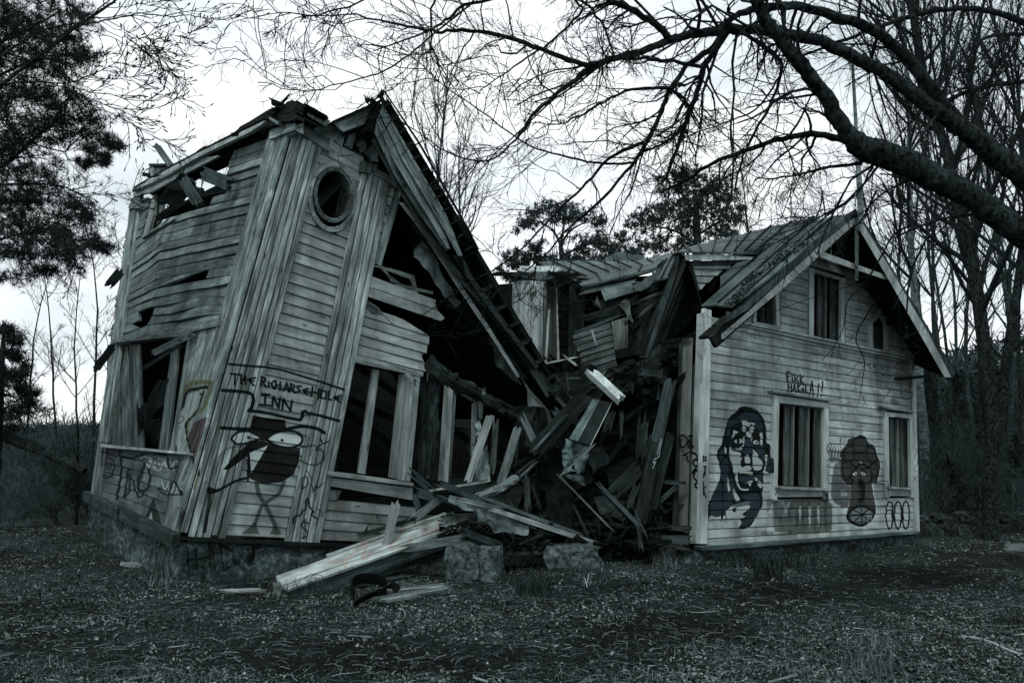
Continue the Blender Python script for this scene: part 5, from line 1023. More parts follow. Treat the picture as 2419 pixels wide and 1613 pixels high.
# --- side of the corner post and the wall beside the doorway
SWp = Plane(RW.C[0][0], unit(np.cross(DR, [0, 0, 1]))); 
if SWp.n @ (CAM-SWp.o) < 0: SWp.n = -SWp.n
def sb(z, *p, o0=-.05, o1=.0, m='gtrim', name='side_board', tone=1.0, par=h2):
    q = z(*p); return prism(name, [SWp.hit(x, y, o1) for x, y in q], [SWp.hit(x, y, o0) for x, y in q], M[m], par, tone)
sb(S0, 1646, 742, 1663, 738, 1652, 1284, 1629, 1283, o1=.03, name='corner_board', tone=.75)
sb(M11, 1348, 0, 1378, 0, 1322, 1470, 1300, 1420, o1=-.02, m='mid', tone=1.2); sb(S0, 1612, 800, 1637, 798, 1624, 1260, 1600, 1248, o1=.0, m='gtrim', tone=.42)
sb(S0, 1604, 810, 1612, 810, 1600, 1246, 1592, 1246, o1=.02, m='mid', tone=.8)
cdv = Canvas(1590, 1000, 1690, 1190)                       # tags on the side boards, on thin paint skins
# --- interior of the gabled house, its shade put into the colour: back wall and floor
iv2 = DR*6.5; W0, W1_ = RW.P(0, 0, -.1)[0], RW.P(1, 0, -.1)[0]
def lift(p, h): return p+np.array([0, 0, h])
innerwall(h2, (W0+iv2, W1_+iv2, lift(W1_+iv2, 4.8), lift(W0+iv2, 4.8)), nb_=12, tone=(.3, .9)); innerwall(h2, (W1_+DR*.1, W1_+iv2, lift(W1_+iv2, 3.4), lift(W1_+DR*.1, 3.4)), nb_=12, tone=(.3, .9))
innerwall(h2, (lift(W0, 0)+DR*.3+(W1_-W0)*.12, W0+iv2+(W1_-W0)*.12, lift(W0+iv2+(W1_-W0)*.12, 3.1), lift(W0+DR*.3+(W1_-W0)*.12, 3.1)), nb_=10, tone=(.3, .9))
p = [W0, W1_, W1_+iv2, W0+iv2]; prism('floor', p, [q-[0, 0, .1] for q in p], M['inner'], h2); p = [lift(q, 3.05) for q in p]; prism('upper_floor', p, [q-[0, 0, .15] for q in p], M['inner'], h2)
# --- foundation
fb = [GW.hit(*a, .02) for a in ((1636, 1330), (2172, 1298))]; ft = [GW.hit(*a, .02) for a in ((1640, 1300), (2172, 1264))]
fb[0][2] = -.2; fb[1][2] = -.35
FG = quadsurf(fb[0]-unit(W1_-W0)*.12, fb[1], ft[0]-unit(W1_-W0)*.12, ft[1], disp=lambda s, t: [.05*mnoise.noise(Vector((x*14, y*3, 19)))+.02*mnoise.noise(Vector((x*40, y*9, 7))) for x, y in zip(s, t)])
c0 = FG.C[0]; fo2 = mk('foundation', np.array([c0[0], c0[0]+DR*3, c0[1]+DR*3, c0[1]])+NG*-.03, [(0, 1, 2, 3)], M['foundp'], h2)
for a, b in zip((0, .08, .2, .33, .45, .56, .66, .74, .83, .92), (.08, .2, .33, .45, .56, .66, .74, .83, .92, 1)): wallgrid(FG, a, b, 0, 1, 9, 7, M['foundp'], fo2, 'stone', inset=.05)
# ================================================================== COLLAPSED MIDDLE
h3 = thing('collapsed_wing', P(1400, 1250, 13)*[1, 1, 0], 'caved in middle wing with buckled metal roof and pale boarded bay wall between two houses', 'ruined house')
def PY(z, *p):                                            # x, y, depth triples
    return [P(*z(p[i], p[i+1])[0], p[i+2]) for i in range(0, len(p), 3)]
def brd(z, p, th, m, par, name='board', tone=1.0, along=None):
    q = [np.asarray(a) for a in PY(z, *p)]; n = unit(np.cross(q[1]-q[0], q[-1]-q[0])); n = n if n @ (CAM-q[0]) > 0 else -n
    return prism(name, q, [a-n*th for a in q], M[m], par, tone, along=along)
def vwall(z, xs_top, xs_bot, ytop, ybot, Yf, m, par, name='wall_board', tone=(.8, 1.1)):
    for i in range(len(xs_top)-1):
        a, b, c, d = xs_top[i], xs_top[i+1], xs_bot[i+1], xs_bot[i]; yt0, yt1 = ytop(a), ytop(b); e = .6
        brd(z, (a+e, yt0, Yf(a), b-e, yt1, Yf(b), c-e, ybot(c), Yf(b), d+e, ybot(d), Yf(a)), .03, m, par, name, random.uniform(*tone), along=np.array([0, 0, 1.]))
# bay wall of narrow pale boards, curving away
xt = [172, 192, 212, 232, 256, 280, 305, 330, 356, 382, 404]; xb = [160, 180, 202, 224, 250, 276, 300, 326, 350, 370, 386]
vwall(Z5, xt, xb, lambda x: 600+(x-172)*.06, lambda x: 1165, lambda x: 13.6-.55*math.sin(min(1, (x-150)/200)*1.57)+.9*max(0, (x-330)/80)**2*.3, 'pale', h3, tone=(1.0, 1.35))
vwall(Z5, [404, 420, 436, 452, 470], [392, 412, 434, 456, 480], lambda x: 615, lambda x: 1150, lambda x: 13.7+(x-404)*.004, 'pale', h3, tone=(.4, .6))
brd(Z5, (412, 800, 13.2, 428, 800, 13.2, 404, 1160, 13.1, 385, 1160, 13.1), .04, 'pale', h3, 'batten', 1.1); brd(Z5, (466, 620, 13.6, 474, 640, 13.6, 489, 1140, 13.5, 477, 1140, 13.5), .05, 'bright', h3, 'door_edge', .6)
vwall(Z5, [556, 580, 604, 630, 662], [548, 574, 600, 628, 655], lambda x: 640, lambda x: 1120, lambda x: 14.0, 'mid', h3, tone=(.6, .9))
vwall(Z5, [838, 858, 880, 905, 930, 952], [878, 894, 912, 932, 945, 952], lambda x: 868-(x-838)*.15, lambda x: 1272-(x-878)*.3, lambda x: 13.2, 'pale', h3, tone=(.75, 1.05))
vwall(Z5, [955, 985, 1010, 1040, 1075], [960, 985, 1005, 1030, 1055], lambda x: 900-(x-955)*.6, lambda x: 1180-(x-960)*.4, lambda x: 13.6, 'rot', h3, tone=(.5, .9))
sheet('torn_building_paper', PY(Z5, 290, 700, 12.9, 330, 665, 12.9, 340, 690, 12.9, 310, 740, 12.9, 292, 752, 12.9), M['cloth'], h3, amp=.02, cuts=2, tone=.5)
# back walls added near black, the void's shade put into their colour
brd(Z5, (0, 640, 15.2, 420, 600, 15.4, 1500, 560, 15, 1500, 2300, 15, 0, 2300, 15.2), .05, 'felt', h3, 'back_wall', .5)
for i in range(12): brd(Z5, (100, 700+i*120, 15.1, 1480, 690+i*120, 14.9, 1480, 802+i*120, 14.9, 100, 812+i*120, 15.1), .04, 'nearblack', h3, 'wall_board', random.uniform(.5, 1.6))
# roof
def surf4(z, bl, br, tl, tr, up=True):
    a = [P(*z(q[0], q[1])[0], q[2]) for q in (bl, br, tl, tr)]; s = quadsurf(*a)
    if up and s.N[2] < 0: s.N = -s.N
    return s
SA = surf4(Z5, (598, 606, 13.7), (1200, 486, 13.9), (330, 482, 16.4), (1192, 470, 15.2))
def rpanels(sf, n, par, tone=(.9, 1.2)):
    global h2
    k = h2; h2 = par; roofpanels(sf, [[(0, 0), (1, 0), (1, 1), (0, 1)]], n, 'roofm'); h2 = k
rpanels(SA, 8, h3)
SB = surf4(Z5, (640, 650, 13.1), (1150, 524, 13.3), (585, 606, 13.7), (1196, 482, 13.9)); rpanels(SB, 4, h3)
SC_ = surf4(Z5, (1085, 635, 12.8), (1225, 590, 12.6), (1180, 488, 14.0), (1300, 415, 13.6)); rpanels(SC_, 3, h3)
SD2 = surf4(Z5, (1150, 486, 14.6), (1310, 428, 13.5), (1020, 468, 15.6), (1330, 402, 14.6)); rpanels(SD2, 4, h3)
brd(Z5, (215, 530, 13.3, 235, 508, 13.3, 470, 508, 13.6, 490, 520, 13.6, 470, 545, 13.5, 300, 545, 13.3, 220, 565, 13.2), .25, 'bright', h3, 'eave_board', .75)
brd(Z5, (210, 560, 13.3, 490, 540, 13.6, 560, 575, 13.6, 590, 630, 13.5, 480, 610, 13.7, 200, 598, 13.3), .3, 'nearblack', h3, 'torn_eave', 3)
for i in range(34):
    x = random.uniform(180, 620); y = 575+random.uniform(-25, 30)+(x-180)*.06; q = P(*Z5(x, y)[0], 13.3+random.uniform(-.2, .2)); plank('eave_splinter', q, q+np.array([random.uniform(.1, .45)*random.choice((-1, 1)), random.uniform(-.3, .3), random.uniform(-.1, .08)]), random.uniform(.03, .08), .02, M['rot'], h3, tone=random.uniform(.3, .8), nl=2, nw=3)
brd(Z5, (330, 480, 16.3, 440, 462, 16.5, 1190, 466, 15.3, 1190, 474, 15.2, 440, 470, 16.4, 340, 486, 16.2), .1, 'nearblack', h3, 'ridge_board', 2)
sheet('buckled_sheet', PY(Z5, 790, 462, 15.8, 900, 418, 16, 960, 430, 16, 1040, 440, 15.8, 1060, 466, 15.4, 800, 468, 15.6), M['roofm'], h3, amp=.12, freq=3, tone=.8)
pk(Z5, (642, 665), (1140, 532), 12.9, 13.1, .07, .10, 'mid', h3, 'fascia_board', tone=1.3); pk(Z5, (640, 690), (1000, 610), 12.85, 13.0, .06, .06, 'grey', h3, 'fascia_board', tone=.9); pk(Z5, (660, 640), (1110, 540), 12.8, 13.0, .03, .05, 'grey', h3, 'fascia_board', tone=.8)
brd(Z5, (765, 662, 12.6, 975, 626, 12.6, 1002, 680, 12.5, 795, 742, 12.5), .01, 'cloth', h3, 'flashing_sheet', 1.0)
sheet('torn_flashing', PY(Z5, 975, 640, 12.5, 1110, 570, 12.6, 1180, 500, 12.7, 1170, 560, 12.6, 1080, 660, 12.4, 1000, 690, 12.4), M['metal'], h3, amp=.05, freq=5, tone=.45)
sheet('torn_flashing', PY(Z5, 930, 730, 12.4, 960, 735, 12.4, 970, 830, 12.3, 985, 890, 12.3, 950, 860, 12.3, 925, 800, 12.4, 890, 770, 12.4), M['cloth'], h3, amp=.04, freq=6, tone=.55)
sheet('torn_felt', PY(Z5, 700, 740, 12.7, 960, 700, 12.6, 930, 830, 12.5, 860, 790, 12.5, 800, 810, 12.6, 770, 780, 12.6, 730, 790, 12.7), M['felt'], h3, amp=.05, freq=6, tone=1.6)
sheet('torn_felt', PY(Z5, 740, 700, 12.5, 770, 780, 12.5, 775, 810, 12.5, 728, 760, 12.5), M['cloth'], h3, amp=.02, freq=6, tone=.4)
for a, b, w, m, tn in (((655, 862), (900, 800), .12, 'rot', .6), ((670, 850), (880, 790), .08, 'rot', .9), ((605, 952), (900, 838), .05, 'mid', 1.2), ((720, 900), (990, 815), .1, 'nearblack', 3), ((1000, 755), (1165, 690), .05, 'grey', .6), ((990, 830), (1150, 740), .14, 'rot', .8), ((1010, 860), (1130, 760), .07, 'grey', .5), ((980, 700), (1150, 650), .1, 'rot', .5), ((1000, 900), (1120, 810), .1, 'nearblack', 3), ((1010, 1000), (1110, 830), .12, 'rot', .5), ((985, 1130), (1060, 900), .09, 'rot', .6), ((1000, 1080), (1090, 930), .05, 'mid', .8), ((880, 800), (1000, 740), .12, 'rot', .5)):
    pk(Z5, a, b, 12.6, 12.5, w, .05, m, h3, 'broken_lath', tone=tn, rag=.12)
for _ in range(40):
    x, y = random.uniform(980, 1160), random.uniform(640, 1120); q = P(*Z5(x, y)[0], random.uniform(12.7, 13.2)); d = np.array([random.uniform(-.2, .35), random.uniform(-.2, .2), random.uniform(-.1, .4)]); plank('splinter', q, q+d, random.uniform(.03, .09), .02, M['rot'], h3, tone=random.uniform(.3, .9), nl=2, nw=3)
# the two long boards of the broken dormer gable, and its roof underside
for a, b, c, d, tn, m in (((1288, 432), (1318, 428), (1092, 1130), (1030, 1120), .9, 'mid'), ((1262, 500), (1290, 450), (1040, 1100), (1000, 1100), .5, 'dark'), ((1345, 512), (1362, 510), (1118, 1118), (1095, 1130), .9, 'mid'), ((1322, 440), (1345, 445), (1340, 500), (1120, 1060), .7, 'dark'), ((1366, 530), (1384, 560), (1160, 1100), (1122, 1116), .8, 'dark')):
    brd(Z5, (*a, 11.9, *b, 11.9, *c, 11.2, *d, 11.2), .08, m, h3, 'rake_board', tn)
brd(Z5, (1312, 428, 11.9, 1372, 520, 12.3, 1455, 790, 12.2, 1380, 800, 12.4, 1130, 1125, 11.5), .04, 'nearblack', h3, 'roof_underside', 2.0)
brd(Z5, (1300, 420, 12.2, 1400, 500, 12.4, 1500, 780, 12.6, 1500, 1300, 12.9, 1000, 1300, 12.9, 1130, 900, 12.6), .04, 'felt', h3, 'void_sheet', .3)  # black sheet added to give the shaded void beside the boards
for i in range(5): brd(Z5, (1385-i*5, 560+i*55, 12.15, 1412-i*2, 640+i*40, 12.1, 1260-i*30, 1000+i*10, 11.9, 1235-i*30, 980+i*8, 11.9), .02, 'nearblack', h3, 'roof_board', random.uniform(1, 2.6))
# sagging rotten beam into the corner post
for a, b, w, sd in (((1450, 915), (1652, 800), .11, 3), ((1440, 935), (1560, 880), .08, 8), ((1385, 925), (1500, 855), .07, 5)):
    V, Fc, gr = tube(smooth_path([P(*a, 11.3), P((a[0]+b[0])/2, (a[1]+b[1])/2-4, 11.2), P(*b, 11.0)], 14), w, 9, .6, se=sd); mk('rotten_beam', V, Fc, M['rot'], h3, grain=gr, tone=.45)
for _ in range(46):
    f = random.random(); x, y = 1470+170*f+random.uniform(-20, 20), 900-80*f+random.uniform(-25, 55); q = P(x, y, random.uniform(10.8, 11.5)); d = np.array([random.uniform(-.25, .3), random.uniform(-.2, .2), random.uniform(-.25, .12)]); plank('splinter', q, q+d, random.uniform(.03, .11), .03, M['rot'], h3, tone=random.uniform(.3, .8), nl=3, nw=3)
brd(M11, (1045, 30, 11.0, 1090, 45, 10.9, 1085, 140, 10.9, 1060, 300, 10.9, 1040, 300, 11.0), .1, 'dark', h3, 'post', .8); brd(M11, (1090, 45, 10.9, 1140, 25, 11.0, 1130, 300, 11.1, 1060, 300, 10.9), .05, 'dark', h3, 'post', 1.4)
brd(M11, (925, 130, 11.3, 1030, 130, 11.3, 1030, 460, 11.2, 930, 460, 11.2), .05, 'dark', h3, 'torn_board', .8)
# doorway rails beside the corner boards
pk(M11, (1010, 985), (1275, 1000), 11.0, 10.7, .055, .05, 'mid', h3, 'rail', tone=1.1, rag=.01); pk(M11, (955, 1255), (1205, 1025), 11.0, 10.8, .07, .04, 'mid', h3, 'brace', tone=1.2); pk(M11, (1000, 1070), (1080, 1340), 11.1, 11.0, .06, .04, 'mid', h3, 'brace', tone=.8)
pk(M11, (1060, 1168), (1245, 1178), 11.1, 10.9, .05, .04, 'mid', h3, 'rail', tone=1.1); pk(M11, (930, 1355), (1300, 1385), 10.9, 10.5, .08, .08, 'mid', h3, 'sill', tone=.9); pk(M11, (1205, 1000), (1190, 1380), 11.0, 10.8, .07, .05, 'dark', h3, 'post'); pk(M11, (1160, 400), (1150, 1000), 11.4, 11.3, .14, .03, 'dark', h3, 'wall_board', tone=.8); pk(M11, (1210, 200), (1180, 1000), 11.3, 11.2, .16, .03, 'dark', h3, 'wall_board', tone=.6)
pk(M11, (960, 1470), (1300, 1480), 10.6, 10.4, .12, .1, 'mid', h3, 'sill', tone=.8)
# spray tag on the side boards: thin strokes lying on the boards
def strokes(name, plane, off, z, lines, w, par, m='paintblk'):
    parts = []
    for ln in lines:
        p = [plane.hit(x, y, off) for x, y in (smooth_path(z(*ln), len(ln)*2) if len(ln) > 4 else z(*ln))]; p = np.array(p)
        k = len(p); d = np.gradient(p, axis=0); d /= np.linalg.norm(d, axis=1)[:, None]; b = np.cross(plane.n, d)*w/2
        V = np.concatenate([p-b, p+b, p+b+plane.n*.002, p-b+plane.n*.002]).reshape(4, k, 3); V = V.reshape(-1, 3)
        F_ = [(j*k+i, j*k+i+1, ((j+1) % 4)*k+i+1, ((j+1) % 4)*k+i) for j in range(4) for i in range(k-1)]; parts.append((V, np.array(F_)))
    V, F_ = merge(parts); return mk(name, V, F_, M[m], par)
M['paintblk'] = plain('black_spray', .005, .009, bump=0); M['paintwh'] = plain('chalk_spray', .2, .3, bump=0)
strokes('spray_tag', SWp, .036, M11, [(1235, 600, 1240, 690, 1275, 690, 1300, 640, 1270, 600, 1240, 600), (1300, 610, 1340, 600, 1310, 650, 1345, 690, 1310, 700, 1300, 640), (1255, 770, 1310, 740), (1280, 755, 1308, 825)], .028, h2)
strokes('spray_tag', SWp, .036, M11, [(1330, 740, 1370, 760, 1390, 830, 1370, 860, 1345, 830, 1360, 800, 1395, 810), (1335, 920, 1365, 880, 1400, 925), (1368, 885, 1350, 950, 1385, 990, 1360, 1010, 1370, 1035, 1388, 1035)], .03, h2)
strokes('spray_tag', Plane(RW.C[0][0], NG), .064, M8, [(0, 680, 40, 680), (5, 720, 45, 715), (8, 660, 8, 740), (38, 670, 38, 730), (10, 790, 35, 790, 18, 860, 8, 920), (25, 800, 30, 900), (10, 960, 10, 1130), (35, 1020, 12, 1060, 40, 1150)], .018, h2, 'paintblk')
strokes('spray_scrawl', Plane(CK.C[0][0], NG), .012, M12, [], .01, h2) if False else None
# faint tag on the pale bay wall
# ================================================================== RUBBLE
GROUPD = 'broken boards lying in the collapsed middle'
def wpx(z, w, Y): return w*(z(1, 0)[0][0]-z(0, 0)[0][0])*Y/FPX
def dp(label, z, a, b, Ya, Yb, w, m='grey', th=.03, name='broken_board', cat='board', group=None, **k):
    k['tone'] = k.get('tone', 1)*(.66 if m in ('grey', 'mid') else .85); k['rag'] = max(k.get('rag', .05)*1.4, .05); k.setdefault('bend', random.uniform(-.02, .02)); k.setdefault('twist', random.uniform(-.2, .2)); o = plank(name, P(*z(*a)[0], Ya), P(*z(*b)[0], Yb), wpx(z, w, (Ya+Yb)/2), th, M[m], None, **k); return tag(o, label, cat, group)
dp('pale clean board crossed over the cloth below the narrow window', M10, (772, 488), (565, 1095), 10.9, 10.75, 72, 'pale', tone=.95, rag=.02)
sheet('hanging_cloth', PY(M10, 735, 740, 10.98, 760, 860, 10.98, 778, 1078, 10.95, 700, 1100, 10.9, 615, 1095, 10.9, 640, 1000, 10.95, 700, 820, 11.0), M['cloth'], None, amp=.06, freq=5, cuts=4, tone=1.5); tag(bpy.context.scene.objects['hanging_cloth'], 'grey creased cloth hanging behind the pale clean board', 'cloth')
dp('grey upright board with a forked lower end, right of the pale clean board', M10, (830, 530), (797, 985), 11.1, 11.0, 55, 'grey', tone=.55, rag=.08)
dp('wide flaking board leaning right, left of the short notched board', M10, (1032, 590), (870, 1110), 11.0, 10.7, 78, 'grey', tone=.85, rag=.04)
dp('short notched board tipped left beneath the rotten stump', M10, (1080, 500), (1200, 745), 11.0, 10.9, 62, 'grey', tone=.9, th=.05)
dp('thin lath leaning just right of the wide flaking board', M10, (1035, 700), (1010, 930), 11.1, 11.0, 18, 'mid', tone=1.4)
dp('long rotten pole rising right from the splintered sill toward the black beam', M10, (1210, 900), (1045, 1050), 10.6, 10.3, 24, 'grey', tone=.9)
dp('dark edged lath above the long rotten pole', M10, (1185, 880), (1010, 1020), 10.75, 10.5, 22, 'mid', tone=1.0)
V, Fc, gr = tube(smooth_path([P(*M10(1025, 1050)[0], 10.25), P(*M10(850, 1150)[0], 10.1), P(*M10(650, 1225)[0], 9.9)], 10), .055, 8, .3, se=3); tag(mk('rotten_pole', V, Fc, M['grey'], None, grain=gr, tone=1.0), 'round weathered pole slanting down left over the torn felt', 'pole')
dp('upright rotten stake standing in the splintered wood', M10, (1112, 1040), (1125, 1350), 10.5, 10.3, 55, 'rot', tone=1.2)
dp('tilted rotten board behind the upright rotten stake', M10, (1150, 1080), (1240, 1330), 10.6, 10.4, 30, 'rot', tone=.9)
dp('short board leaning right at the foot of the stake', M10, (950, 1260), (1030, 1400), 10.2, 10.0, 34, 'rot', tone=1.3)
dp('dark lath with a bright cut edge lying level under the narrow window', M10, (160, 1180), (780, 1078), 10.2, 10.5, 22, 'pale', tone=.8, th=.05)
dp('grey board dropping behind the level lath', M10, (520, 1150), (760, 1110), 10.6, 10.7, 90, 'mid', tone=1.0)
dp('torn grey board leaning left at the window sill', M10, (70, 1020), (220, 1160), 10.1, 10.2, 70, 'mid', tone=1.4, rag=.1)
dp('curled grey board end jutting left below the sill', M10, (80, 1180), (250, 1230), 10.0, 10.1, 80, 'mid', tone=1.8, rag=.08)
dp('narrow post leaning under the sill corner', M10, (75, 1190), (125, 1400), 10.1, 9.9, 55, 'mid', tone=1.0)
dp('thick square timber slanting down left behind the white beam', M10, (290, 1260), (60, 1440), 9.9, 9.5, 70, 'grey', tone=.7, th=.1)
dp('bright narrow stake standing behind the white beam', Z2, (1690, 990), (1600, 1380), 9.8, 9.6, 48, 'pale', tone=.75)
dp('dark lath lying against the apron board', Z2, (1510, 1150), (1800, 1060), 9.9, 10.0, 22, 'mid', tone=1.0)
dp('long bright plank sloping down right over the steps', M10, (790, 1340), (1790, 1670), 9.7, 10.3, 44, 'pale', tone=.95, rag=.04, th=.05)
dp('second long plank sloping just above the bright plank', M10, (690, 1225), (1640, 1590), 9.9, 10.4, 32, 'grey', tone=1.0, rag=.03, th=.05)
dp('short plank resting on the torn felt sheet', M10, (500, 1250), (900, 1345), 9.6, 9.75, 44, 'grey', tone=1.25, rag=.05)
dp('crumbling plank at the top of the torn felt sheet', M10, (330, 1110), (660, 1240), 9.7, 9.8, 60, 'rot', tone=2.2, rag=.12, th=.05)
dp('splintered plank leaning on the torn felt at its left end', M10, (245, 1215), (600, 1330), 9.55, 9.6, 50, 'rot', tone=1.8, rag=.1, th=.05)
tag(sheet('torn_felt_sheet', PY(M10, 400, 1210, 9.6, 640, 1300, 9.7, 900, 1390, 9.8, 1140, 1480, 9.95, 1130, 1568, 9.85, 1000, 1580, 9.8, 830, 1560, 9.7, 850, 1500, 9.7, 760, 1440, 9.6, 740, 1470, 9.6, 660, 1450, 9.55, 630, 1370, 9.55, 520, 1350, 9.5, 400, 1270, 9.5), M['cloth'], None, amp=.06, freq=4, cuts=4, tone=.9), 'ragged grey felt sheet draped under the sloping planks', 'felt sheet')
dp('split grey board wedged on the white beam end', Z4, (380, 1095), (480, 1065), 9.6, 9.8, 50, 'grey', tone=1.1, rag=.08)
dp('flaking plank lying below the right end of the white beam', Z4, (130, 1255), (490, 1190), 9.35, 9.7, 50, 'grey', tone=.8, rag=.1)
dp('dark mossy timber lying on the stone blocks', Z4, (490, 1150), (700, 1225), 9.6, 9.8, 40, 'rot', tone=.9, th=.09)
dp('dark timber lying level between the stone blocks', Z4, (670, 1290), (970, 1275), 9.9, 10.0, 26, 'mid', tone=.8, th=.08)
dp('dark rotten timber behind the level timber', Z4, (700, 1230), (950, 1215), 10.1, 10.2, 30, 'rot', tone=.6, th=.09)
# big dark slanting boards and the bent gutter
dp('wide black board slanting from the white board down left', M11, (448, 262), (0, 745), 10.7, 10.3, 150, 'nearblack', tone=3.0, face=[-.35, -1, .1])
dp('thin bright strip for the lit edge of the wide black board', M11, (262, 440), (0, 725), 10.45, 10.2, 22, 'mid', tone=1.8)  # strip added as the highlight on the black board's edge
dp('white broken board balancing on top of the bent gutter', M11, (482, 68), (735, 300), 10.3, 10.15, 84, 'bright', tone=1.0, rag=.05, th=.09, name='white_board', face=[.25, -.8, .6])
gt = thing('bent_gutter', P(*M11(400, 700)[0], 10.3)*[1, 1, 0]+[0, 0, .8], 'bent sheet metal trough hanging below the white broken board', 'gutter')
brd(M11, (500, 290, 10.5, 560, 300, 10.5, 372, 648, 10.25, 302, 625, 10.2), .01, 'metal', gt, 'sheet', 1.9); brd(M11, (560, 300, 10.5, 655, 325, 10.6, 485, 685, 10.35, 372, 648, 10.25), .01, 'metal', gt, 'sheet', .35)
sheet('crumpled_sheet', PY(M11, 302, 628, 10.2, 330, 645, 10.25, 350, 700, 10.3, 345, 830, 10.25, 350, 920, 10.2, 240, 925, 10.1, 262, 740, 10.12), M['metal'], gt, amp=.10, freq=4.5, cuts=4, tone=2.4)
sheet('crumpled_sheet', PY(M11, 335, 650, 10.3, 480, 690, 10.35, 440, 800, 10.4, 430, 900, 10.4, 350, 925, 10.25, 345, 800, 10.3), M['metal'], gt, amp=.10, freq=4.5, cuts=4, tone=1.2)
sheet('crumpled_sheet', PY(M11, 270, 925, 10.15, 350, 915, 10.25, 440, 960, 10.3, 430, 1020, 10.3, 320, 985, 10.2), M['metal'], gt, amp=.08, freq=5, cuts=3, tone=.9)
for a, b, w, tn in (((655, 335), (483, 682), 7, 1.1), ((520, 672), (222, 942), 11, .6)): plank('edge_strip', P(*M11(*a)[0], 10.3), P(*M11(*b)[0], 10.1), wpx(M11, w, 10.2), .02, M['pale'], gt, tone=tn)
dp('long thin strip running down right from the gutter corner to the grass', M11, (222, 945), (660, 1390), 10.05, 10.2, 15, 'pale', tone=.4)
tag(sheet('hanging_felt', PY(M11, -60, 960, 10.7, 60, 860, 10.7, 190, 700, 10.7, 290, 760, 10.7, 300, 1080, 10.6, 380, 1420, 10.5, 250, 1400, 10.45, 60, 1290, 10.4, 90, 1060, 10.5, 0, 1030, 10.6), M['felt'], None, amp=.16, freq=2.4, cuts=4, tone=1.0), 'black roofing felt hanging in folds beneath the slanting board', 'roofing felt')
tag(sheet('torn_black_sheet', PY(M11, 440, 720, 10.9, 560, 680, 11, 640, 790, 11, 590, 850, 10.9, 520, 930, 10.9), M['felt'], None, amp=.08, freq=4, cuts=3, tone=2.6), 'torn dark sheet caught behind the bent gutter', 'roofing felt')
dp('pointed dark splinter hanging in the black gap right of the gutter', M11, (745, 400), (738, 625), 11.2, 11.1, 44, 'mid', tone=.9, tap=.3)
dp('ragged dark board hanging above the pointed splinter', M11, (660, 400), (620, 560), 11.2, 11.1, 70, 'dark', tone=1.2)
dp('rotten board end upright left of the tall leaning plank', M11, (925, 455), (900, 820), 11.0, 10.9, 90, 'rot', tone=.75, rag=.1)
dp('tall plank leaning against the dark doorway', M11, (1155, 148), (1040, 640), 10.75, 10.65, 98, 'mid', tone=1.25, rag=.01)
dp('lower dark half of the tall leaning plank, by the doorway', M11, (1030, 600), (895, 1345), 10.68, 10.4, 104, 'mid', tone=.65, rag=.03)
dp('rounded plank with a chalk scrawl leaning behind the tall plank', M11, (1155, 590), (985, 1250), 10.95, 10.8, 78, 'mid', tone=.95, rag=.05)
strokes('chalk_scrawl', Plane(P(*M11(1040, 700)[0], 10.55), unit([-.05, -1, .0])), .0, M11, [(1075, 625, 1055, 700, 1040, 770, 1060, 700, 1085, 630, 1068, 710, 1055, 780, 1020, 800, 1010, 840, 1030, 820, 1005, 880)], .012, None, 'paintwh'); tag(bpy.context.scene.objects['chalk_scrawl'], 'white chalk scrawl on the tall leaning plank', 'graffiti')
dp('grey pole slanting down right through the leaves', M11, (550, 1010), (920, 1385), 10.6, 10.1, 34, 'mid', tone=1.3, th=.05)
dp('parallel lath just under the slanting grey pole', M11, (560, 1060), (780, 1285), 10.7, 10.3, 20, 'mid', tone=.9)
dp('short stake with its foot in the grass at the doorway', M11, (885, 1345), (910, 1568), 10.15, 9.9, 36, 'mid', tone=1.1)
dp('thin lath crossing the short stake', M11, (840, 1200), (960, 1460), 10.2, 10.0, 16, 'mid', tone=1.0)
dp('broad grey board curling down left of the tall plank', M11, (880, 870), (690, 1080), 10.9, 10.8, 130, 'mid', tone=.8, bend=.06)
dp('curved grey board standing against the tall plank', M11, (880, 1000), (800, 1210), 10.7, 10.55, 55, 'mid', tone=1.0, bend=.05)
dp('dark stick stuck upright in the rubble centre', M11, (330, 1170), (460, 1440), 10.5, 10.3, 22, 'dark', tone=1.3)
for k, (a, b, w, tn) in enumerate((((175, 255), (300, 395), 34, .9), ((105, 225), (235, 160), 50, .6), ((130, 250), (240, 190), 22, 1.0), ((180, 390), (240, 470), 60, 1.0), ((0, 50), (130, 250), 60, .5), ((200, 110), (360, 330), 24, .5), ((290, 120), (400, 118), 18, 1.4), ((280, 90), (300, 230), 20, .6))):
    pk(M11, a, b, 11.3, 11.1, wpx(M11, w, 11.2), .06, 'mid', h1, 'rafter_end', tone=tn)
# broken end of the left roof: bright peeled boards, stump
for p, m, tn in (((985, 0, 1030, 60, 1140, 230, 1250, 350, 1330, 440, 1355, 540, 1340, 600, 1318, 612, 1295, 590, 1290, 480, 1245, 385, 1140, 290, 1090, 180, 1000, 40), 'pale', .7), ((1155, 305, 1220, 335, 1258, 390, 1255, 440, 1180, 420, 1150, 380), 'bright', .8), ((1250, 515, 1288, 525, 1282, 600, 1240, 712, 1212, 705, 1240, 620), 'bright', .55), ((1120, 250, 1155, 290, 1145, 400, 1122, 380), 'pale', .6)):
    q = M10(*p); prism('peeled_board', [PF.hit(x, y, .22) for x, y in q], [PF.hit(x, y, .17) for x, y in q], M[m], h1, tn)
V, Fc, gr = tube([PF.hit(*M10(1160, 390)[0], .05), PF.hit(*M10(1150, 520)[0], .05), PF.hit(*M10(1170, 720)[0], .05)], [.24, .26, .2], 11, .5, se=2); mk('rotten_stump', V, Fc, M['rot'], h1, grain=gr, tone=.7)
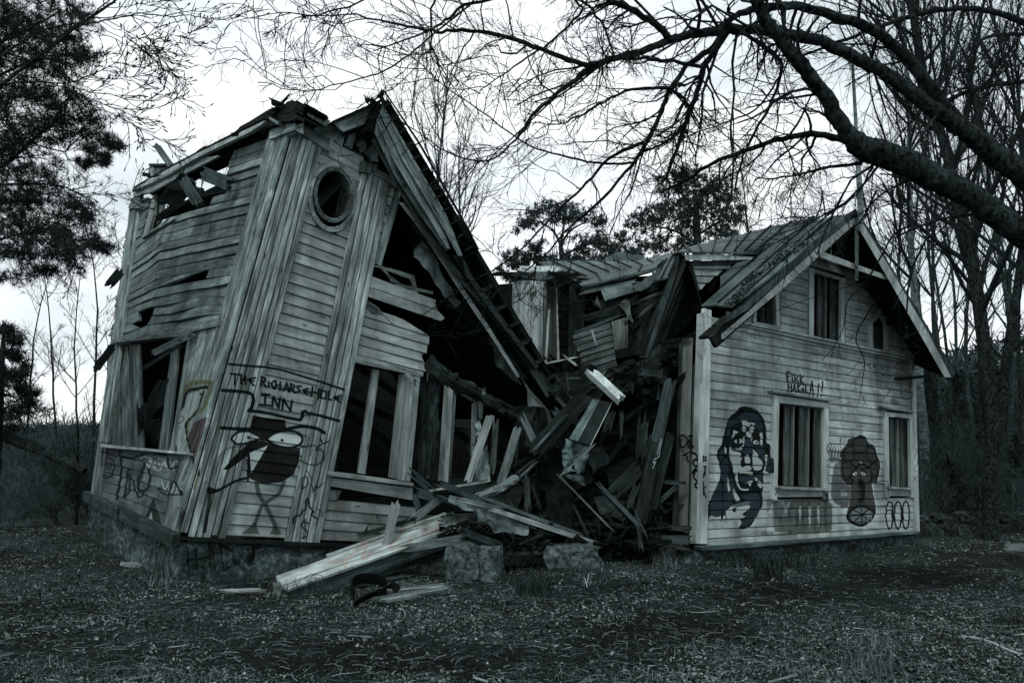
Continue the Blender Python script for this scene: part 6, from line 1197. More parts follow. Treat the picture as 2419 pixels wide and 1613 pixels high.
# hanging wall panel with its siding
hp = thing('hanging_wall_panel', P(*Z5(740, 1100)[0], 12.2), 'square of grey siding boards dangling below the buckled roof', 'wall panel')
HP = surf4(Z5, (690, 1330, 12.1), (892, 1268, 12.2), (575, 972, 12.2), (832, 885, 12.4), up=False)
clapboards(HP, [[(0, 0), (1, 0), (1, 1), (0, 1)]], 9, M['grey'], hp, tone=(.32, .48), joints=.3, rag=.02); pk(Z5, (708, 948), (735, 1028), 12.0, 11.95, .03, .02, 'pale', hp, 'hook', tone=1.0)
prism('panel_backing', [HP.P(s, t, -.01)[0] for s, t in ((0, 0), (1, 0), (1, 1), (0, 1))], [HP.P(s, t, -.05)[0] for s, t in ((0, 0), (1, 0), (1, 1), (0, 1))], M['dark'], hp)
# white splinters by the bay
for k, (a, b, w, lb) in enumerate((((520, 1115), (610, 1180), 16, 'white splinter crossing under the bay wall'), ((375, 1168), (600, 1122), 10, 'thin white lath lying level under the bay wall'))): dp(lb, Z5, a, b, 12.0, 12.1, w, 'bright', tone=.9, name='white_splinter', cat='splinter')
for k, (x, y, r_) in enumerate(((568, 1320, .05),)): pass
# the heap itself: small splintered wood nobody could count
def boxes(n, cen, dirs, dims, rng=RNG):
    a = dirs/np.linalg.norm(dirs, axis=1)[:, None]; u = np.cross(a, rng.normal(size=(n, 3))); u /= np.linalg.norm(u, axis=1)[:, None]; v = np.cross(a, u)
    cs = np.array([(x, y, z) for x in (-1, 1) for y in (-1, 1) for z in (-1, 1)], float); tp = 1-.95*rng.random((n, 1))*(cs[:, 0] > 0)[None]
    V = cen[:, None]+a[:, None]*cs[None, :, :1]*dims[:, None, :1]+u[:, None]*(cs[None, :, 1:2]*dims[:, None, 1:2]*tp[..., None])+v[:, None]*(cs[None, :, 2:]*dims[:, None, 2:])
    F0 = np.array([(0, 1, 3, 2), (4, 6, 7, 5), (0, 4, 5, 1), (2, 3, 7, 6), (0, 2, 6, 4), (1, 5, 7, 3)]); return V.reshape(-1, 3), (np.arange(n)[:, None, None]*8+F0[None]).reshape(-1, 4)
def heap(n, x0, x1, y0, y1, Yn, Yf, name, m, label, lmax=.35, w=(.015, .05)):
    px = RNG.uniform(x0, x1, n); f = RNG.random(n); py = y1+(y0-y1)*f; Y = Yn+(Yf-Yn)*f+RNG.normal(size=n)*.12; c = np.array([P(a, b, d) for a, b, d in zip(px, py, Y)])
    d = RNG.normal(size=(n, 3))*[1, .7, .75]; dm = np.stack([RNG.uniform(.06, lmax, n), RNG.uniform(*w, n), RNG.uniform(.006, .02, n)], 1); V, F_ = boxes(n, c, d, dm)
    o = mk(name, V, F_, M[m], None, grain=V[:, [0, 2]], tone=.6); o['kind'] = 'stuff'; return tag(o, label, 'debris')
heap(200, 1190, 1340, 1090, 1250, 10.6, 11.6, 'splintered_wood', 'dark', 'loose splintered wood piled between the window wall and the gutter')
heap(300, 1330, 1560, 1130, 1290, 10.3, 11.6, 'splintered_lath', 'dark', 'dark broken lath piled left of the doorway', lmax=.3)
heap(150, 1240, 1400, 860, 960, 12.9, 13.4, 'roof_debris', 'nearblack', 'broken roof boards heaped under the bay wall')
heap(200, 1040, 1300, 1225, 1300, 9.9, 10.4, 'step_debris', 'rot', 'wood crumbs and bark scattered over the stone blocks', lmax=.16, w=(.01, .03))
heap(80, 1150, 1300, 900, 1010, 13.2, 13.8, 'lath_debris', 'nearblack', 'black lath ends behind the rotten beam')
for lb, p, m, tn, am in (('large black torn roofing sheet sagging behind the hanging felt', (140, 520, 11.4, 420, 420, 11.5, 520, 700, 11.3, 480, 1000, 11.1, 250, 1120, 11.0, 60, 900, 11.2), 'felt', .8, .16), ('black sheet slumped in the gap left of the upright rotten board', (560, 560, 11.6, 860, 420, 11.7, 900, 800, 11.3, 720, 1060, 11.1, 540, 980, 11.2), 'felt', .6, .18),
    ('dark wall panel fallen flat against the doorway heap', (600, 860, 11.2, 840, 760, 11.3, 860, 1180, 10.9, 660, 1240, 10.8), 'nearblack', 3.0, .05), ('torn grey underlay spilling below the doorway panel', (500, 1130, 10.8, 700, 1090, 10.9, 820, 1230, 10.6, 760, 1330, 10.5, 560, 1250, 10.6), 'metal', .35, .1), ('black sheet draped over the heap under the bay wall', (180, 60, 12.1, 420, 20, 12.2, 640, 120, 12.0, 560, 330, 11.8, 330, 380, 11.7, 160, 240, 11.9), 'felt', .9, .16),
    ('dark ragged sheet beneath the narrow window boards', (-560, 1050, 10.9, -260, 960, 11.1, -60, 1060, 10.9, -120, 1230, 10.6, -420, 1260, 10.5), 'felt', 1.2, .12)):
    tag(sheet('torn_roofing_sheet', PY(M11, *p), M[m], None, amp=am, freq=2.6, cuts=4, tone=tn), lb, 'roofing sheet')
for lb, a, b, Ya, Yb, w in (('long black beam fallen from the broken ridge to the rubble', (40, 60), (420, 560), 11.7, 11.0, 50), ('black beam rising from the heap to the splintered corner', (640, 560), (1240, 120), 11.4, 10.9, 44), ('black beam lying low across the back of the heap', (120, 880), (880, 700), 11.5, 11.3, 60), ('short black beam end poking out beside the bent gutter', (560, 900), (760, 640), 11.2, 11.2, 50)): dp(lb, M11, a, b, Ya, Yb, w, 'nearblack', th=.12, name='broken_beam', cat='beam', tone=2.5, rag=.12)
# solid earth under the heap
def mound(name, x0, x1, y0, y1, hfun, m, n=26):
    xs, ys = np.meshgrid(np.linspace(x0, x1, n), np.linspace(y0, y1, n)); zs = hfun(xs, ys); V = np.stack([xs.ravel(), ys.ravel(), zs.ravel()], 1)
    F_ = np.array([(j*n+i, j*n+i+1, (j+1)*n+i+1, (j+1)*n+i) for j in range(n-1) for i in range(n-1)]); o = mk(name, V, F_, M[m]); return o
M['rubble'] = plain('rubble_soil', .003, .016, scale=12, bump=1)
o = mound('rubble_mound', -.4, 3.0, 10.3, 14.5, lambda x, y: -.1+.95*np.clip((y-10.3)/2.4, 0, 1)*np.clip((x+.4)/.5, 0, 1)*np.clip((3.0-x)/.5, 0, 1)+.12*np.sin(x*5)*np.cos(y*4), 'rubble'); o['kind'] = 'stuff'; tag(o, 'dark earth and rubble filling the collapsed middle', 'rubble')
# ================================================================== STEPS, BEAM, STRAP
for lb, px, py, sx, sy, sz, rz in (('rough granite block left of the collapsed entrance, split down its face', 1085, 1374, .42, .62, .50, .1), ('smaller granite block butted against the split one', 1146, 1371, .40, .55, .46, -.15), ('squared granite block at the foot of the sloping plank', 1352, 1356, .76, .55, .42, .04), ('low mossy stone beside the doorway', 1586, 1338, .48, .4, .34, .3), ('dark stone half hidden behind the split granite block', 1022, 1352, .5, .5, .42, .2), ('dark stone between the granite blocks', 1235, 1346, .6, .4, .34, 0), ('small stone under the corner of the gabled house', 1643, 1336, .3, .35, .26, .5)):
    g = G(px, py); g[1] += sy/2; g[2] = -.05; o = rock('stone_block', g, (sx, sy, sz), M['stone'], None, rz, amp=.09, tone=random.uniform(.9, 1.3)); tag(o, lb, 'stone')
bm_ = thing('boxed_beam', G(679, 1395), 'long white painted boxed beam with faded pink scrawl lying on the ground', 'beam')
q = [P(679, 1393, 8.68), P(1094, 1244, 10.25), P(641, 1356, 9.0), P(1051, 1211, 10.55)]; TB = quadsurf(*q); TB.N = TB.N if TB.N[2] > 0 else -TB.N
cb = Canvas(630, 1200, 1110, 1400); PK = (.36, .21, .19)
def z9(*a): return zc(0, 1150, .5102)(*a)
cb.loop(z9(1412, 415, 1440, 400, 1480, 400, 1495, 412, 1465, 425, 1425, 428), 2, (.1, .12, .12)); cb.curve(z9(1430, 425, 1452, 402, 1462, 424), 2, (.1, .12, .12)); cb.line(z9(1425, 416, 1478, 412), 2, (.1, .12, .12))
for p in ((1480, 350, 1600, 330, 1640, 300, 1590, 345), (1600, 335, 1600, 360), (1640, 300, 1700, 250, 1680, 320, 1720, 300), (1800, 200, 1860, 190, 1830, 250, 1800, 270, 1870, 270, 1900, 240), (1930, 180, 1990, 170, 1960, 215, 2020, 190, 2040, 160)): cb.curve(z9(*p), 7, PK, .38)
IMG_TB = cb.bake(TB, 'paint_beam', 1200, 200); M['beamp'] = wood('white_painted_beam_top', .22, .56, IMG_TB, streak=(1.2, 26), patch=.4, peel=(.62, .16))
for i, (t0, t1, e0, e1) in enumerate(((0, .24, 0, .0), (.25, .66, 0, -.01), (.67, .84, .01, -.02), (.85, 1.0, .28, 0))):
    ss = np.linspace(e0, 1+e1, 9); f = [(s, t0+random.uniform(-.01, .01)) for s in ss]+[(s, t1+random.uniform(-.01, .01)) for s in ss[::-1]]; slab(TB, f, -.03-.01*i, .0+.012*(i % 2), M['beamp'], bm_, 'top_board', [1, 1.05, .9, .8][i], st=True)
a, b = TB.P(.0, .02)[0], TB.P(1, .02)[0]; plank('side_board', a-[0, -.06, .11], b-[0, -.06, .13], .16, .03, M['mid'], bm_, face=[.3, -1, 0], tone=1.0); plank('lower_board', a+unit(b-a)*.5-[0, -.12, .19], b-[0, -.12, .25], .1, .08, M['dark'], bm_, face=[.3, -1, 0], tone=1.4)
a, b = TB.P(.0, .0)[0], TB.P(0, .9)[0]; plank('end_cap', a+(b-a)*.4-[0, 0, .1], a+(b-a)*.9-[0, 0, .12], .16, .02, M['pale'], bm_, face=[-1, -.6, 0], tone=.7)
dp('flat grey board on the ground in front of the foundation', z9, (880, 488), (1215, 478), 8.75, 8.72, 24, 'pale', tone=.75, face=[0, -.6, 1], th=.025, name='fallen_board')
dp('narrow lath lying behind the flat ground board', z9, (930, 462), (1110, 452), 8.95, 8.95, 10, 'mid', tone=1.3, face=[0, -.5, 1], name='fallen_board')
for lb, a, b, Y, w, m, tn in (('weathered plank on the ground behind the black strap', (1760, 520), (2075, 465), 8.45, 34, 'grey', .9), ('shorter grey plank under the black strap', (1800, 480), (2060, 455), 8.7, 26, 'grey', .75), ('bent lath in front of the strap planks', (1790, 528), (1930, 505), 8.25, 7, 'pale', .8), ('dark board under the white beam near the strap', (1590, 460), (1900, 410), 8.9, 30, 'mid', .8)):
    p0, p1 = G(*z9(*a)[0], .03), G(*z9(*b)[0], .03); tag(plank('fallen_board', p0, p1, wpx(z9, w, 8.5)*1.6, .03, M[m], None, face=[0, -.15, 1], tone=tn, rag=.07), lb, 'board')
st_ = thing('rubber_strap', G(860, 1410), 'black rubber strap curled into a loop beside the white beam', 'strap')
def ribbon(name, pts, w, up, m, par, th=.008, tone=1):
    p = smooth_path(pts, len(pts)*6); up = unit(up); d = np.gradient(p, axis=0); d /= np.linalg.norm(d, axis=1)[:, None]; n = np.cross(d, up); n /= np.linalg.norm(n, axis=1)[:, None]; k = len(p)
    V = np.concatenate([p-up*w/2-n*th, p+up*w/2-n*th, p+up*w/2+n*th, p-up*w/2+n*th]); F_ = [(j*k+i, j*k+i+1, ((j+1) % 4)*k+i+1, ((j+1) % 4)*k+i) for j in range(4) for i in range(k-1)]+[(0, k, 2*k, 3*k), (4*k-1, 3*k-1, 2*k-1, k-1)]
    return mk(name, V, F_, M[m], par, tone=tone)
M['rubber'] = plain('black_rubber', .004, .009, bump=.1, rough=.6)
ribbon('strap', [P(*z9(1640, 500)[0], 8.3), P(*z9(1625, 455)[0], 8.35), P(*z9(1665, 425)[0], 8.45), P(*z9(1740, 425)[0], 8.5), P(*z9(1785, 450)[0], 8.4), P(*z9(1780, 485)[0], 8.3), P(*z9(1740, 498)[0], 8.25)], .12, [.1, -.25, 1], 'rubber', st_)
ribbon('strap_end', [P(*z9(1800, 455)[0], 8.45), P(*z9(1830, 460)[0], 8.4), P(*z9(1840, 480)[0], 8.35)], .10, [.6, -.2, .6], 'rubber', st_); ribbon('strap_end', [P(*z9(1640, 540)[0], 8.1), P(*z9(1700, 505)[0], 8.2), P(*z9(1745, 495)[0], 8.25)], .09, [.3, -.6, 1], 'rubber', st_)
# flag pole at the gable peak
fp = thing('flagpole', apex-DR*.08-[0, 0, .3], 'tall bare flagpole standing at the peak of the gabled house', 'flagpole'); ax = apex-DR*.08
V, Fc, gr = tube([ax-[0, 0, .12], ax, ax+[0, 0, .35], ax+[-.02, 0, 1.4], ax+[-.04, 0, 2.52]], [.04, .045, .045, .028, .022], 10); mk('pole', V, Fc, M['birch'], fp, grain=gr, tone=1.1, smooth=True)
V, Fc, gr = tube([ax+[-.04, 0, 2.46], ax+[-.16, -.02, 2.46]], .012, 6); mk('bracket', V, Fc, M['metal'], fp); sheet('halyard_rag', [ax+[-.12, -.02, 2.45], ax+[-.05, -.02, 2.42], ax+[-.07, -.02, 2.25], ax+[-.09, -.02, 2.28]], M['cloth'], fp, amp=.01, cuts=1, tone=1.5)
# ================================================================== TREES
def taper(ws, k): return np.interp(np.linspace(0, 1, k), np.linspace(0, 1, len(ws)), ws)
def limb(z, pts, ws, Ya, Yb, k=None, jit=.0):
    """traced limb: picture points with a depth running from Ya to Yb -> path, radii"""
    q = z(*pts); n = len(q); k = k or max(8, n*4); Ys = np.linspace(Ya, Yb, n); p = smooth_path([P(x, y, Y) for (x, y), Y in zip(q, Ys)], k)
    w = taper(ws, k)*(z(1, 0)[0][0]-z(0, 0)[0][0])*np.linspace(Ya, Yb, k)/FPX/2
    if jit:
        for i in range(1, k): p[i] += np.array([mnoise.noise(Vector((i*.6, pts[0], c))) for c in (0, 5, 9)])*jit
    return p, w
def fix(path, rad, k):
    """resample to k points"""
    t = np.linspace(0, len(path)-1, k); i = np.minimum(t.astype(int), len(path)-2); f = (t-i)[:, None]; return path[i]*(1-f)+path[i+1]*f, rad[i]*(1-f[:, 0])+rad[i+1]*f[:, 0]
def stuff(o, label=None): o['kind'] = 'stuff'; return o
BT = thing('overhanging_tree', (6.7, 6.9, 0), 'old gnarled bare tree at the right edge, its rough limbs reaching over both houses', 'tree')
tr = smooth_path([(6.75, 6.95, -.1), (6.6, 6.8, .9), (6.4, 6.7, 2.0), (6.0, 6.55, 3.0)], 14); V, Fc, gr = tube(tr, taper([.42, .32, .28, .24], 14), 14, .2); mk('trunk', V, Fc, M['bark'], BT, smooth=True)
LB = [([(2700, 1150, 2520, 1020, 2352, 925, 2200, 805, 2060, 725, 1900, 645, 1790, 600, 1705, 570, 1640, 490, 1560, 360, 1440, 205, 1330, 60, 1290, -60)], [120, 105, 95, 92, 98, 100, 100, 64, 58, 54, 50, 46], 6.4, 5.4),
      ([(2700, 950, 2500, 790, 2352, 690, 2220, 590, 2130, 520, 2050, 465, 1960, 405, 1850, 315, 1700, 230, 1560, 165, 1400, 130, 1250, 115, 1130, 125, 1000, 145, 930, 175, 800, 215, 660, 260, 600, 310, 520, 370, 430, 450, 370, 540)], [110, 100, 90, 82, 66, 58, 54, 48, 45, 42, 40, 37, 34, 30, 27, 23, 20, 17, 14, 9], 6.5, 5.2),
      ([(2150, 530, 2060, 440, 1960, 310, 1860, 190, 1740, 110, 1600, 60, 1460, 25, 1320, 30, 1230, 60, 1180, 95)], [60, 50, 45, 40, 36, 34, 30, 25, 20], 6.3, 5.6),
      ([(650, 262, 560, 230, 440, 185, 340, 150, 200, 120, 80, 125, 0, 115, -100, 95, -300, 60, -500, 70)], [22, 20, 18, 16, 14, 12, 10, 6, 3], 5.3, 5.0),
      ([(1190, 90, 1130, 190, 1040, 250, 970, 350, 930, 440, 880, 550, 820, 640, 700, 780, 560, 900, 480, 995, 250, 1180)], [26, 24, 22, 19, 17, 14, 12, 9, 7, 4], 5.8, 6.4),
      ([(1190, 80, 1150, 180, 1100, 260, 1060, 400, 1020, 500, 980, 620, 945, 705)], [28, 27, 24, 20, 17, 15, 10], 5.6, 6.2),
      ([(1100, 262, 960, 240, 860, 230, 740, 235, 655, 258)], [15, 14, 13, 12], 5.6, 5.3),
      ([(865, 560, 740, 610, 640, 720, 540, 810, 370, 990, 200, 1100, 0, 1230)], [15, 13, 11, 9, 7, 5, 3], 5.7, 6.4),
      ([(830, 640, 700, 640, 540, 610, 400, 560, 230, 440, 60, 320, -20, 240, -150, 130)], [11, 9, 7, 6, 5, 4, 3], 6.0, 5.2),
      ([(430, 450, 370, 540, 250, 630, 100, 600, 0, 530, -150, 440)], [10, 8, 6, 5, 3], 5.4, 5.2),
      ([(975, 345, 880, 345, 760, 370, 640, 440, 530, 485, 400, 480)], [15, 12, 9, 6, 3], 5.8, 5.4),
      ([(960, 348, 1010, 380, 1040, 420, 1030, 470, 1020, 510)], [14, 14, 13, 13], 5.8, 6.0), ([(1020, 500, 940, 560, 850, 600)], [14, 11, 8], 6.0, 5.9),
      ([(1705, 590, 1640, 545, 1520, 525, 1400, 545, 1260, 590, 1130, 640, 1040, 700, 960, 740)], [36, 28, 24, 20, 16, 14, 10], 5.9, 6.3),
      ([(1720, 640, 1560, 660, 1440, 690, 1300, 700)], [16, 10, 5], 5.9, 6.2),
      ([(960, 140, 900, 90, 820, 40, 740, 5, 660, -40)], [30, 26, 22, 18], 5.4, 5.2),
      ([(400, -60, 260, 0, 160, 20, 90, 80, 0, 130, -200, 200)], [14, 12, 11, 9, 4], 5.0, 5.4),
      ([(2500, 160, 2352, 90, 2200, 40, 2080, 35, 1960, 50, 1830, 90, 1720, 130, 1560, 190, 1480, 220)], [26, 24, 22, 20, 20, 18, 15, 11, 8], 6.8, 6.0),
      ([(2500, 130, 2352, 135, 2200, 150, 2100, 240, 1960, 420, 1840, 560)], [16, 14, 13, 11, 8, 5], 6.9, 6.4),
      ([(2500, 300, 2352, 320, 2200, 340, 2070, 385, 1990, 430)], [18, 17, 16, 14], 6.8, 6.4), ([(2165, 510, 2160, 400, 2135, 300, 2142, 245)], [22, 19, 16, 10], 6.3, 6.2),
      ([(1300, 160, 1395, 235, 1400, 290, 1350, 430, 1290, 530, 1240, 650, 1220, 745)], [16, 15, 13, 11, 9, 7], 5.6, 6.3), ([(1185, 95, 1300, 160, 1395, 235)], [18, 15, 13], 5.6, 5.6),
      ([(1395, 300, 1300, 430, 1180, 480, 1000, 545)], [9, 7, 4], 5.8, 6.0), ([(60, -40, 30, 60, 40, 200, 90, 300)], [10, 8, 4], 5.2, 5.4), ([(620, 0, 700, 90, 745, 215)], [10, 9, 8], 5.1, 5.3), ([(580, -20, 620, 40, 570, 100, 480, 180, 430, 210, 330, 280, 230, 340, 110, 350)], [12, 10, 9, 8, 5, 3], 5.2, 5.3),
      ([(250, -60, 166, 33, 0, 166, -100, 250, -216, 300, -333, 330, -465, 356, -600, 315, -708, 235)], [9, 8, 7, 7, 6, 5, 4, 3, 2], 5.4, 5.2), ([(-100, -60, -250, 10, -430, 60, -560, 50, -760, 90)], [8, 7, 6, 4, 2], 5.2, 5.1), ([(1400, 540, 1440, 620, 1450, 700, 1400, 860)], [7, 5, 3], 6.2, 6.6), ([(1760, 640, 1700, 760, 1560, 860, 1420, 990)], [9, 7, 5, 3], 6.2, 6.8)]
Z6L = [([(985, 130, 890, 185, 840, 270, 770, 380, 700, 460, 685, 560, 640, 650, 590, 700)], [9, 8, 7, 5, 4, 3, 2], 6.6, 8.6), ([(830, 440, 775, 520, 735, 610, 770, 700, 760, 790, 745, 880)], [6, 6, 5, 4, 3, 2], 7.4, 8.6), ([(885, 430, 915, 500, 920, 600, 1000, 650, 900, 720)], [5, 4, 3, 2], 7, 8), ([(900, 190, 1050, 130, 1200, 100, 1427, 90)], [8, 9, 10, 11], 6.8, 6.6), ([(720, 390, 560, 440, 400, 500, 280, 560, 150, 580)], [4, 3, 2, 2], 7.8, 8.8), ([(600, 0, 560, 120, 380, 200, 300, 300, 130, 330, 0, 300)], [7, 6, 4, 3, 2], 7.0, 8.2), ([(820, 0, 760, 120, 700, 170)], [9, 8, 4], 6.6, 7.4)]
Z5L = [([(335, 480, 325, 560, 305, 650, 200, 750, 60, 780, -60, 765)], [10, 9, 8, 6, 4, 3], 6.6, 7.2), ([(310, 645, 390, 720, 480, 750, 590, 775, 720, 800)], [7, 6, 4, 3], 6.7, 7.2), ([(420, 830, 470, 770, 480, 740)], [3, 3, 2], 7, 7), ([(-520, 980, -300, 950, -100, 960, 0, 770)], [3, 3, 3], 7.4, 7.1), ([(-580, 1010, -380, 975, -150, 985, 40, 900)], [3, 2, 2], 7.4, 7.1)]
limbs = [limb(ZB, p[0], w, a, b, jit=.02) for p, w, a, b in LB]+[limb(Z6, p[0], w, a, b) for p, w, a, b in Z6L]+[limb(Z5, p[0], w, a, b) for p, w, a, b in Z5L]
for i, (p, w) in enumerate(limbs):
    big_ = w[0] > .05; V, Fc, gr = tube(*fix(p, w, len(p)*(2 if big_ else 1)), 16 if big_ else 7, .15 if w[0] > .02 else .12, se=i*3); mk('branch', V, Fc, M['bark'], BT, tone=random.uniform(.9, 1.3) if w[0] > .04 else .8, smooth=True)
A, Rr = zip(*[fix(p, w, 14) for p, w in limbs]); A = np.array(A); Rr = np.array(Rr)
nL = len(LB); A5, R5 = A[nL:], Rr[nL:]; t1, r1 = grow(A[:nL], np.minimum(Rr[:nL], .03), 15, .30, 1.0, k=7, wig=.22, up=-.01, rr=.5, lmin=.45, rmin=.0042)
t2, r2 = grow(t1, r1, 5, .5, .8, k=5, wig=.22, up=.0, rr=.6, lmin=.14, rmin=.0026)
t3, r3 = grow(t2, r2, 3, .55, .7, k=4, wig=.22, rr=.7, rmin=.0018)
V, Fc = merge([tubes(t1, r1, 4), tubes(t2, r2, 3), tubes(t3, r3, 3)]); stuff(mk('twigs', V, Fc, M['twig'], BT, smooth=True)); t1, r1 = grow(A5, np.minimum(R5, .01), 8, .2, .8, k=6, wig=.18, rr=.5, lmin=.3, rmin=.003); t2, r2 = grow(t1, r1, 3, .5, .7, k=4, wig=.2, rr=.7, rmin=.002); V, Fc = merge([tubes(t1, r1, 3), tubes(t2, r2, 3)]); stuff(mk('low_twigs', V, Fc, M['twig'], BT))
# knobbly spurs
sp, sr = grow(A[:16], Rr[:16]*.6, 22, .02, 1.2, k=3, wig=.3, rr=.4, lmin=.05, rmin=.005); V, Fc = tubes(sp, sr, 4); stuff(mk('spurs', V, Fc, M['bark'], BT))
# ---- budding branches, top left
KT = thing('budding_tree', (-4.6, 6.2, 0), 'bare tree at the left edge whose branches end in fat buds against the sky', 'tree')
V, Fc, gr = tube(smooth_path([(-5.4, 6.4, -.1), (-5.3, 6.5, 1.5), (-5.2, 6.6, 3.0), (-4.9, 6.7, 4.0)], 12), taper([.16, .12, .1, .08], 12), 10, .2); mk('trunk', V, Fc, M['bark'], KT)
KL = [([(-260, 900, -60, 740, 120, 600, 400, 390, 600, 230, 850, 60, 980, -40)], [34, 30, 27, 24, 20, 17]), ([(-80, 520, 250, 290, 500, 205, 780, 180, 1040, 125, 1150, 110, 1350, 135, 1500, 125, 1700, 150, 1900, 120)], [14, 13, 12, 11, 9, 8, 6, 4]), ([(1050, 130, 1150, 240, 1250, 380, 1320, 480, 1410, 620)], [9, 8, 7, 4]),
      ([(500, 205, 780, 260, 1000, 350, 1150, 420, 1300, 430)], [8, 6, 4]), ([(-150, 720, 0, 680, 250, 660, 530, 670, 700, 620, 830, 560, 950, 500)], [15, 13, 11, 8, 4]), ([(530, 670, 700, 740, 940, 770, 1150, 880, 1350, 840, 1430, 780)], [9, 8, 6, 3]),
      ([(610, 740, 760, 850, 950, 940, 1130, 1040, 1250, 1110, 1360, 1130)], [9, 7, 5, 3]), ([(120, 600, 300, 640, 600, 740, 850, 850, 1000, 900, 1120, 960)], [10, 9, 7, 3]), ([(530, 210, 530, 400, 535, 650)], [9, 8, 7]), ([(780, 180, 880, 260, 1000, 300, 1200, 310)], [7, 5, 3]), ([(700, 620, 900, 640, 1050, 620, 1240, 570)], [6, 5, 3]), ([(1040, 125, 1200, 190, 1300, 250, 1440, 290, 1540, 260)], [6, 5, 3]), ([(850, 60, 1000, 60, 1200, 20, 1400, 10)], [7, 5, 3]), ([(-60, 1760, 100, 1620, 400, 1560, 700, 1560, 1000, 1560, 1200, 1480)], [9, 7, 5, 3]), ([(-60, 1900, 200, 1750, 500, 1900, 620, 2100)], [8, 6, 3])]
kl = [limb(M13, p[0], w, 6.6, 7.2, jit=.015) for p, w in KL]
for i, (p, w) in enumerate(kl): V, Fc, gr = tube(p, w, 8, .15, se=i); mk('branch', V, Fc, M['bark'], KT, tone=.8)
A, Rr = zip(*[fix(p, w, 12) for p, w in kl]); A = np.array(A); Rr = np.array(Rr)
t1, r1 = grow(A, np.minimum(Rr, .02), 12, .24, .7, k=6, wig=.14, rr=.6, lmin=.3, rmin=.0045, lo=.35); t2, r2 = grow(t1, r1, 5, .55, .6, k=5, wig=.14, up=.05, rr=.75, rmin=.003, lo=.2)
V, Fc = merge([tubes(t1, r1, 4), tubes(t2, r2, 3)]); stuff(mk('twigs', V, Fc, M['twig'], KT, smooth=True))
bp = t2[:, -1]; bd = t2[:, -1]-t2[:, -2]; bd /= np.linalg.norm(bd, axis=1)[:, None]; keep = RNG.random(len(bp)) < .75; bp, bd = bp[keep], bd[keep]
bpath = np.stack([bp-bd*.01, bp+bd*.012, bp+bd*.03, bp+bd*.045], 1); br = np.tile([.0025, .006, .005, .001], (len(bp), 1))*RNG.uniform(.7, 1.4, (len(bp), 1)); V, Fc = tubes(bpath, br, 4); stuff(mk('buds', V, Fc, M['twig'], KT))
# ---- needles
def needles(cen, n, ln, w, up=.3, rng=RNG):
    c = np.repeat(cen, n, axis=0); d = rng.normal(size=c.shape)+[0, 0, up]; d /= np.linalg.norm(d, axis=1)[:, None]; s = np.cross(d, rng.normal(size=c.shape)); s /= np.linalg.norm(s, axis=1)[:, None]; L_ = ln*rng.uniform(.6, 1.2, len(c))[:, None]
    V = np.stack([c-s*w, c+s*w, c+d*L_+s*w*.4, c+d*L_-s*w*.4], 1).reshape(-1, 3); return V, np.arange(len(c)*4).reshape(-1, 4)
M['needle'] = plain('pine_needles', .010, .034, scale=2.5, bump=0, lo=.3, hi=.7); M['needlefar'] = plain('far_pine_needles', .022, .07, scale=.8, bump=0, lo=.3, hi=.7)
def clumps(z, blobs, Y, dens, dY):
    """tuft centres filling picture discs (x, y, r) with real depth"""
    out = []; k = z(1, 0)[0][0]-z(0, 0)[0][0]
    for x, y, r in blobs:
        n = int(dens*r*r/1000); sub = [(x+r*math.sqrt(random.random())*math.cos(a), y+r*.9*math.sqrt(random.random())*math.sin(a)) for a in np.random.uniform(0, 6.28, max(4, n//14))]
        for sx, sy in sub:
            Yc = Y+random.uniform(-dY, dY)*.8; m = 14; c = P(*z(sx, sy)[0], Yc); s = r*.34*k*Yc/FPX; out.append(c+RNG.normal(size=(m, 3))*[s, s, s*.55])
    return np.concatenate(out)
PN = thing('near_pine', (-7.6, 9.6, 0), 'dense dark pine leaning in from the left edge beside the leaning house', 'pine tree')
V, Fc, gr = tube(smooth_path([(-8.2, 9.8, -.1), (-8.0, 9.8, 3), (-7.8, 9.8, 6), (-7.6, 9.8, 9)], 16), taper([.28, .22, .17, .1], 16), 12, .15); mk('trunk', V, Fc, M['bark'], PN)
pl = [limb(M13, p, w, 9.6, 9.2) for p, w in (([-300, 1600, -40, 1370, 100, 1280, 260, 1130, 400, 1030, 490, 1010], [40, 34, 30, 26, 18, 10]), ([60, 960, 100, 1040, 125, 1140, 120, 1260], [18, 18, 20]), ([600, 700, 570, 780, 490, 850, 490, 940], [16, 16, 14]), ([-200, 900, 0, 960, 60, 960, 40, 860, 80, 780], [20, 16, 10]), ([250, 1150, 500, 1220, 560, 1180, 680, 1080, 800, 1080], [10, 12, 10, 6]), ([-200, 1500, 200, 1480, 500, 1500, 700, 1600], [20, 16, 8]), ([-200, 2000, 100, 1900, 400, 1850, 650, 1800], [24, 18, 8]), ([-200, 400, 100, 300, 300, 200, 500, 80], [30, 20, 10]), ([-200, 700, 100, 560, 300, 480, 560, 480], [24, 18, 8]))]
for i, (p, w) in enumerate(pl): V, Fc, gr = tube(p, w, 8, .2, se=i); mk('branch', V, Fc, M['bark'], PN, tone=.8)
